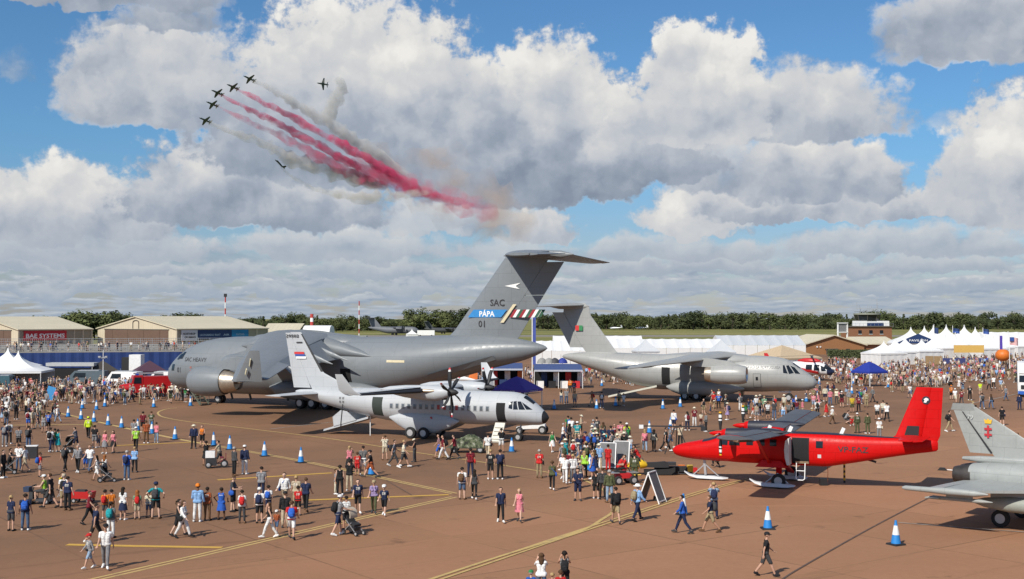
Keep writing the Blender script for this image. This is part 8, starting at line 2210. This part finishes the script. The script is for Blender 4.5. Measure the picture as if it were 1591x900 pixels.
t = root('trailer', 'grey-roofed dark trailer in front of the blue platform skirt', 'trailer', G(113, 596), 0); q = MB(); q.box((0, 0, 1.5), (6.5, 2.2, 1.6)); q.obj('body', M_dark, t); q = MB(); q.box((0, 0, 2.9), (7.2, 2.6, .5)); q.obj('roof', mat('pale_grey_roof', (.42, .43, .43), .6), t)
for x in (-3.3, 3.3):
    q = MB(); q.box((x, -1.1, 1.4), (.12, .12, 2.8)); q.obj('post', M_steel, t)
for px, m, lab in ((160, mat('brown_canvas', (.05, .042, .035), .8), 'dark brown domed shelter behind the floodlight pole'), (233, mat('maroon_canvas', (.07, .03, .05), .8), 'dark maroon gazebo behind the red fire engine')):
    p = AT(px, 494, 186); pagoda((p.x, 186, 0), 4.4, 1.9, 3.4, .4, lab, None, (0, 0, 0, 0), m, 'gazebo', 'gazebo', 1.0)
t = root('cabin', 'white box cabin beside a dark one in front of the blue skirt', 'cabin', (AT(213, 494, 190).x, 190, 0)); q = MB(); q.box((0, 0, 2.1), (1.8, 2, 4.2)); q.obj('body', M_white, t); q = MB(); q.box((-1.5, 0, 2.0), (1.1, 2, 3.6)); q.obj('dark_door', M_black, t)
t = root('banner_board', 'big light blue banner board held up in the left crowd', 'board', G(78, 627), .2); q = MB(); q.box((0, 0, 1.2), (.9, .08, 1.5), ry=.3); q.obj('board', mat('board_blue', (.06, .30, .62), .6), t)
# ------------------------------------------------------------------ helicopter by the nose of the twin-jet
def helicopter(px, py, rz):
    t = root('helicopter', 'red, white and navy rescue helicopter behind the nose of the twin-jet', 'helicopter', G(px, py), R(rz)); HR, HW, HN = mat('heli_red', (.48, .02, .025), .35), mat('heli_white', (.70, .70, .70), .35), mat('heli_navy', (.015, .02, .05), .35)
    B = Body([(0, 1.35, .05, .05, .05), (.4, 1.4, .6, .5, .5), (1.2, 1.6, .95, .85, .75), (2.4, 1.8, 1.1, 1.1, .95), (4.6, 1.9, 1.1, 1.1, 1.0), (6.0, 2.2, .7, .75, .6), (7.2, 2.5, .3, .35, .3), (11.0, 2.9, .15, .18, .18), (11.1, 2.9, .02, .02, .02)])
    q = MB(); B.loft(q, 20, .4, s0=.9); q.obj('fuselage', HW, t); q = MB(); B.loft(q, 20, .15, s0=0, s1=.92); q.obj('nose', HN, t)
    for sg in (1, -1):
        for q_ in ([(.95, 1.55), (1.7, 1.5), (1.9, 2.4), (1.4, 2.2)], [(2.0, 1.6), (2.9, 1.6), (2.9, 2.5), (2.05, 2.5)], [(3.2, 1.7), (4.2, 1.7), (4.2, 2.5), (3.2, 2.5)]):
            p = MB(); B.patch(p, q_, sg, .015); p.obj('window', M_glass, t)
        p = MB(); B.patch(p, [(2.2, 1.0), (6.2, 1.75), (6.0, 2.2), (2.2, 1.45)], sg, .012, (8, 2)); p.obj('red_band', HR, t)
        q = MB(); q.tube([(-1.2, sg * 1.1, .12), (-1.5, sg * 1.1, .05), (-4.6, sg * 1.1, .05)], .05, 6); q.obj('skid', DK, t)
        for x in (-2.0, -4.0):
            q = MB(); q.bar((x, sg * 1.1, .06), (x, sg * .6, 1.0), .06); q.obj('skid_strut', DK, t)
    for a0, a1 in ((20, 85), (95, 160)):
        p = MB(); patch_th(B, p, [(.5, a0), (.5, a1), (1.35, a1), (1.35, a0)], .02); p.obj('windscreen', M_glass, t)
    q = MB(); q.rings([[Vector((-s, w * math.cos(a), 3.1 + h * math.sin(a))) for a in [2 * math.pi * k / 14 for k in range(14)]] for s, w, h in ((2.2, .1, .1), (2.9, .55, .38), (4.6, .6, .42), (5.8, .2, .15))]); q.obj('engine_cowling', HR, t)
    q = MB(); q.cyl((-3.6, 0, 3.7), .14, .5); q.cyl((-3.6, 0, 3.9), .3, .12); h = q.obj('rotor_mast', DK, t)
    for k in range(4):
        a = R(20 + 90 * k); q = MB(); q.bar((-3.6 + .3 * math.cos(a), .3 * math.sin(a), 3.92), (-3.6 + 5.4 * math.cos(a), 5.4 * math.sin(a), 3.72), .28, .03); q.obj('rotor_blade', DK, h)
    q = MB(); wing(q, [(-10.2, 0, 2.9, 1.1, .1), (-10.9, 0, 4.2, .6, .1)], True, True); q.obj('tail_fin', HR, t); q = MB(); q.box((-9.2, 0, 2.85), (.5, 2.4, .06)); q.obj('tailplane', HW, t)
helicopter(1296, 592, -32)
# white fin behind the far propeller
t = root('light_aircraft', 'small aircraft with an upright pale grey fin behind the far propeller', 'plane', (AT(672, 494, 138).x, 138, 0), R(196)); q = MB(); wing(q, [(-5.6, 0, 1.4, 1.6, .1), (-6.3, 0, 4.3, .8, .1)], True, True); q.obj('fin', G295b, t); q = MB(); q.tube([(1.5, 0, 1.2), (.8, 0, 1.2), (-2.5, 0, 1.3), (-7.0, 0, 1.5)], [.1, .55, .6, .12], 12); q.obj('fuselage', G295b, t)
q = MB(); q.box((-1.6, 0, 1.0), (1.5, 9, .14)); q.obj('wing', G295b, t); q = MB(); q.box((-6.4, 0, 1.5), (.8, 3.2, .1)); q.obj('tailplane', G295b, t)
for x, y in ((-.2, 0), (-2, 1), (-2, -1)): wheel(t, (x, y, .25), .25, .14)
t = root('light_aircraft', 'white aerobatic aircraft with orange stripes under the big grey tail', 'plane', (AT(690, 494, 172).x, 172, 0), R(170)); q = MB(); q.tube([(2.5, 0, 1.3), (1.8, 0, 1.35), (-1, 0, 1.5), (-4.5, 0, 1.2)], [.3, .6, .65, .1], 12); q.obj('fuselage', M_white, t); q = MB(); q.box((.2, 0, 1.1), (1.5, 8, .16)); q.obj('wing', OR, t); q = MB(); wing(q, [(-3.4, 0, 1.3, 1.4, .1), (-4.0, 0, 2.8, .8, .1)], True, True); q.obj('fin', OR, t)
for x, y in ((1.2, 1), (1.2, -1), (-4.2, 0)): wheel(t, (x, y, .22), .22, .12)
# ------------------------------------------------------------------ display team and smoke
HG = mat('jet_dark_green', (.04, .065, .05), .45); HWm = mat('jet_white', (.55, .56, .55), .45)
def jet_mesh():
    parts = {}
    q = MB(); B = Body([(0, 0, .03, .03, .03), (1.2, 0, .38, .4, .38), (3, .1, .55, .75, .5), (4.5, .1, .7, .85, .55), (8, .0, .62, .55, .5), (10.5, .05, .4, .42, .4), (11.2, .05, .3, .3, .3)]); B.loft(q, 14, .6); parts['fuselage'] = (q.mesh('fuselage', HG), 0)
    for sg in (1, -1):
        q = MB(); wing(q, [(-4.2, sg * .4, -.35, 2.9, .1), (-6.0, sg * 4.7, -.25, 1.0, .09)]); parts['wing%d' % sg] = (q.mesh('wing', HG), 0)
        q = MB(); wing(q, [(-9.4, sg * .2, .25, 1.3, .09), (-10.2, sg * 2.2, .1, .7, .08)]); parts['tailplane%d' % sg] = (q.mesh('tailplane', HWm), 0)
    q = MB(); wing(q, [(-8.4, 0, .4, 2.4, .09), (-10.0, 0, 2.4, 1.1, .08)], True, True); parts['fin'] = (q.mesh('fin', HG), 0)
    q = MB(); q.ball((-2.9, 0, .65), .5, 12, 0, (2.4, .8, .9)); parts['canopy'] = (q.mesh('canopy', M_glass), 0)
    q = MB(); q.cyl((-11.25, 0, .05), .26, .1, 'x', 12); parts['exhaust'] = (q.mesh('exhaust', M_black), 0)
    return parts
JP = jet_mesh()
def jet(px, py, d, fwd, upv, label):
    p = AT(px, py, d); o = root('display_jet', label, 'jet', p, 0, 'jets of the display team'); f = Vector(fwd).normalized(); u = Vector(upv); l = u.cross(f).normalized(); u = f.cross(l)
    M = Matrix((f, l, u)).transposed(); o.rotation_euler = M.to_euler(); o.scale = (.85,) * 3
    for n, (me, _) in JP.items():
        q = bpy.data.objects.new(n.rstrip('-1'), me); COL.objects.link(q); q.parent = o
    return p, f
def smoke_mat(name, col, dens, scale):
    m = bpy.data.materials.new(name); m.use_nodes = True; nt = m.node_tree; nt.nodes.clear(); g = NG(nt); out = nt.nodes.new('ShaderNodeOutputMaterial'); v = nt.nodes.new('ShaderNodeVolumePrincipled')
    geo = nt.nodes.new('ShaderNodeNewGeometry'); n = g.noise(geo.outputs['Position'], scale, 4, .62); n2 = g.noise(geo.outputs['Position'], scale * .22, 3, .5)
    k = g.m('ADD', g.m('MULTIPLY', n, .65), g.m('MULTIPLY', n2, .35))
    g.l.new(g.m('MULTIPLY', g.ramp(k, .34 if dens > .1 else .42, .58 if dens > .1 else .66), dens), v.inputs['Density']); v.inputs['Color'].default_value = (*col, 1); v.inputs['Anisotropy'].default_value = .1; g.l.new(v.outputs[0], out.inputs['Volume']); return m
SM_R = smoke_mat('red_smoke', (.97, .17, .36), .42, .22); SM_R2 = smoke_mat('old_red_smoke', (.93, .28, .42), .075, .13); SM_W = smoke_mat('white_smoke', (.85, .835, .81), .24, .2); SM_O = smoke_mat('drifting_smoke', (.82, .67, .58), .042, .05)
def trail(pts, m, label, d0, seed):
    """pts: (px, py, radius m, distance)"""
    r = random.Random(seed); P = [AT(x, y, dd) for x, y, w, dd in pts]; Wd = [w for _, _, w, _ in pts]; Q, Rr = [], []
    for i in range(len(P) - 1):
        a, b, c, d = P[max(i - 1, 0)], P[i], P[i + 1], P[min(i + 2, len(P) - 1)]; n = max(3, int((c - b).length / max(3.2, Wd[i] * .8)))
        for k in range(n):
            t = k / n; Q.append(.5 * ((2 * b) + (c - a) * t + (2 * a - 5 * b + 4 * c - d) * t * t + (3 * b - a - 3 * c + d) * t**3)); w = Wd[i] + (Wd[i + 1] - Wd[i]) * t; Rr.append(max(.3, w * r.uniform(*((.72, 1.25) if w < 6 else (.92, 1.08)))))
    Q.append(P[-1]); Rr.append(Rr[-1] * .3); mb = MB(); n = 12; rings = []
    for i, p in enumerate(Q):
        dv = (Q[min(i + 1, len(Q) - 1)] - Q[max(i - 1, 0)]).normalized(); a = dv.cross(Vector((0, 0, 1))).normalized(); b = a.cross(dv)
        ph = r.uniform(0, 6); off = (a * r.uniform(-.25, .25) + b * r.uniform(-.3, .3)) * Rr[i]
        rings.append([p + off + (a * math.cos(t) + b * math.sin(t)) * Rr[i] * (1 + .18 * math.sin(3 * t + ph) + .12 * math.sin(5 * t - ph)) for t in [2 * math.pi * k / n for k in range(n)]])
    mb.rings(rings, 0, True); o = mb.obj('smoke_trail', m); tag(o, label, 'smoke trail', 'smoke trails of the display team'); return o
FW = (-.72, -.30, .42); UP = (.30, -.86, .42)
names = ['topmost of the five dark jets flying in formation', 'second from the top of the five dark formation jets', 'middle jet of the five dark formation jets', 'second from the bottom of the five dark formation jets', 'lowest of the five dark jets flying in formation']
for i, (x, y) in enumerate(((378, 118), (352, 131), (328, 140), (320, 158), (309, 183))):
    jet(x, y, 760, (-.62, -.72, .22), (-.378, .574, .813), names[i])
jet(492, 129, 800, (-.7, -.7, 0), (-.7, .7, .1), 'lone dark jet banking to the right of the formation, trailing a curled plume'); jet(427, 248, 800, (-.5, -.55, .5), (.5, -.2, .8), 'lone dark jet below the formation, climbing with a thin white trail')
trail([(384, 121, .7, 764), (420, 138, 2.2, 775), (455, 158, 3, 790), (500, 186, 4.2, 805), (545, 215, 5.5, 820), (590, 245, 6, 830), (635, 270, 2, 838)], SM_W, 'white smoke trail of the topmost formation jet', 0, 1)
trail([(358, 134, .7, 764), (400, 155, 1.8, 775), (450, 180, 2.3, 790), (500, 207, 2.7, 800), (550, 235, 3.2, 812), (600, 265, 3.4, 825), (628, 281, 1.5, 830)], SM_R, 'upper of the three red smoke trails', 0, 2)
trail([(334, 143, .7, 764), (380, 167, 1.8, 775), (430, 191, 2.3, 790), (480, 217, 2.7, 800), (530, 246, 2.8, 812), (562, 262, 1.5, 820)], SM_R, 'middle of the three red smoke trails', 0, 3)
trail([(326, 160, .7, 764), (370, 181, 1.7, 775), (420, 205, 2.3, 790), (470, 228, 3.0, 800), (520, 256, 4, 812), (560, 277, 4.5, 825), (605, 295, 1.5, 832)], smoke_mat('faint_red_smoke', (.96, .22, .38), .20, .16), 'lowest and faintest of the three red smoke trails', 0, 4)
trail([(316, 186, .7, 764), (360, 205, 2.0, 775), (410, 224, 3.4, 790), (450, 245, 4.6, 800), (500, 262, 5, 812), (555, 279, 5, 825), (610, 292, 1.5, 832)], SM_W, 'white smoke trail of the lowest formation jet', 0, 5)
trail([(498, 128, .6, 800), (515, 125, 1.8, 805), (528, 128, 3, 810), (530, 140, 4, 815), (522, 158, 5, 820), (515, 180, 5, 825), (513, 200, 2, 828)], SM_W, 'curled white plume behind the lone banking jet', 0, 6)
trail([(431, 253, .5, 800), (450, 272, 1.2, 805), (480, 290, 1.8, 810), (520, 302, 2.8, 815), (570, 308, 4, 820), (620, 304, 4, 825), (668, 300, 1.5, 830)], SM_W, 'thin white smoke trail curving down below the formation', 0, 7)
trail([(530, 248, 5, 840), (590, 270, 9, 840), (640, 290, 10, 840), (690, 305, 10, 842), (740, 324, 9, 845), (775, 338, 5, 846)], SM_R2, 'broad fading red smoke where the trails merge', 0, 8)
trail([(640, 290, 3, 838), (680, 303, 2.2, 840), (706, 311, 3, 842), (722, 315, 3.4, 842), (738, 322, 1.5, 845)], smoke_mat('patch_red_smoke', (.96, .2, .36), .16, .16), 'bright red patch at the end of the merged smoke', 0, 9)
for k_, pt_ in enumerate((((592, 260, 2.2, 826), (620, 277, 4.2, 830), (655, 296, 4.4, 836), (690, 308, 2, 840)), ((540, 250, 2, 814), (580, 271, 4.2, 822), (620, 290, 4.6, 830), (660, 302, 3.5, 836), (700, 312, 1.2, 841)))):
    trail(pt_, smoke_mat('thinning_red_smoke', (.95, .2, .37), .17, .2), ('upper thinning end of the red smoke where the trails merge', 'lower thinning end of the red smoke where the trails merge')[k_], 0, 20 + k_)
trail([(560, 240, 9, 850), (620, 268, 16, 850), (680, 298, 22, 850), (740, 322, 24, 850), (790, 342, 18, 850), (836, 352, 10, 850)], SM_O, 'brownish drifting smoke cloud at the right end of the trails', 0, 10)
trail([(650, 255, 6, 850), (685, 240, 9, 850), (712, 245, 9, 850), (716, 265, 8, 850), (700, 285, 6, 850)], SM_O, 'faint brown smoke ring above the merged trails', 0, 11)
print("SCRIPT", round(time.time() - T0, 1), "s", len(bpy.data.objects), "objects")
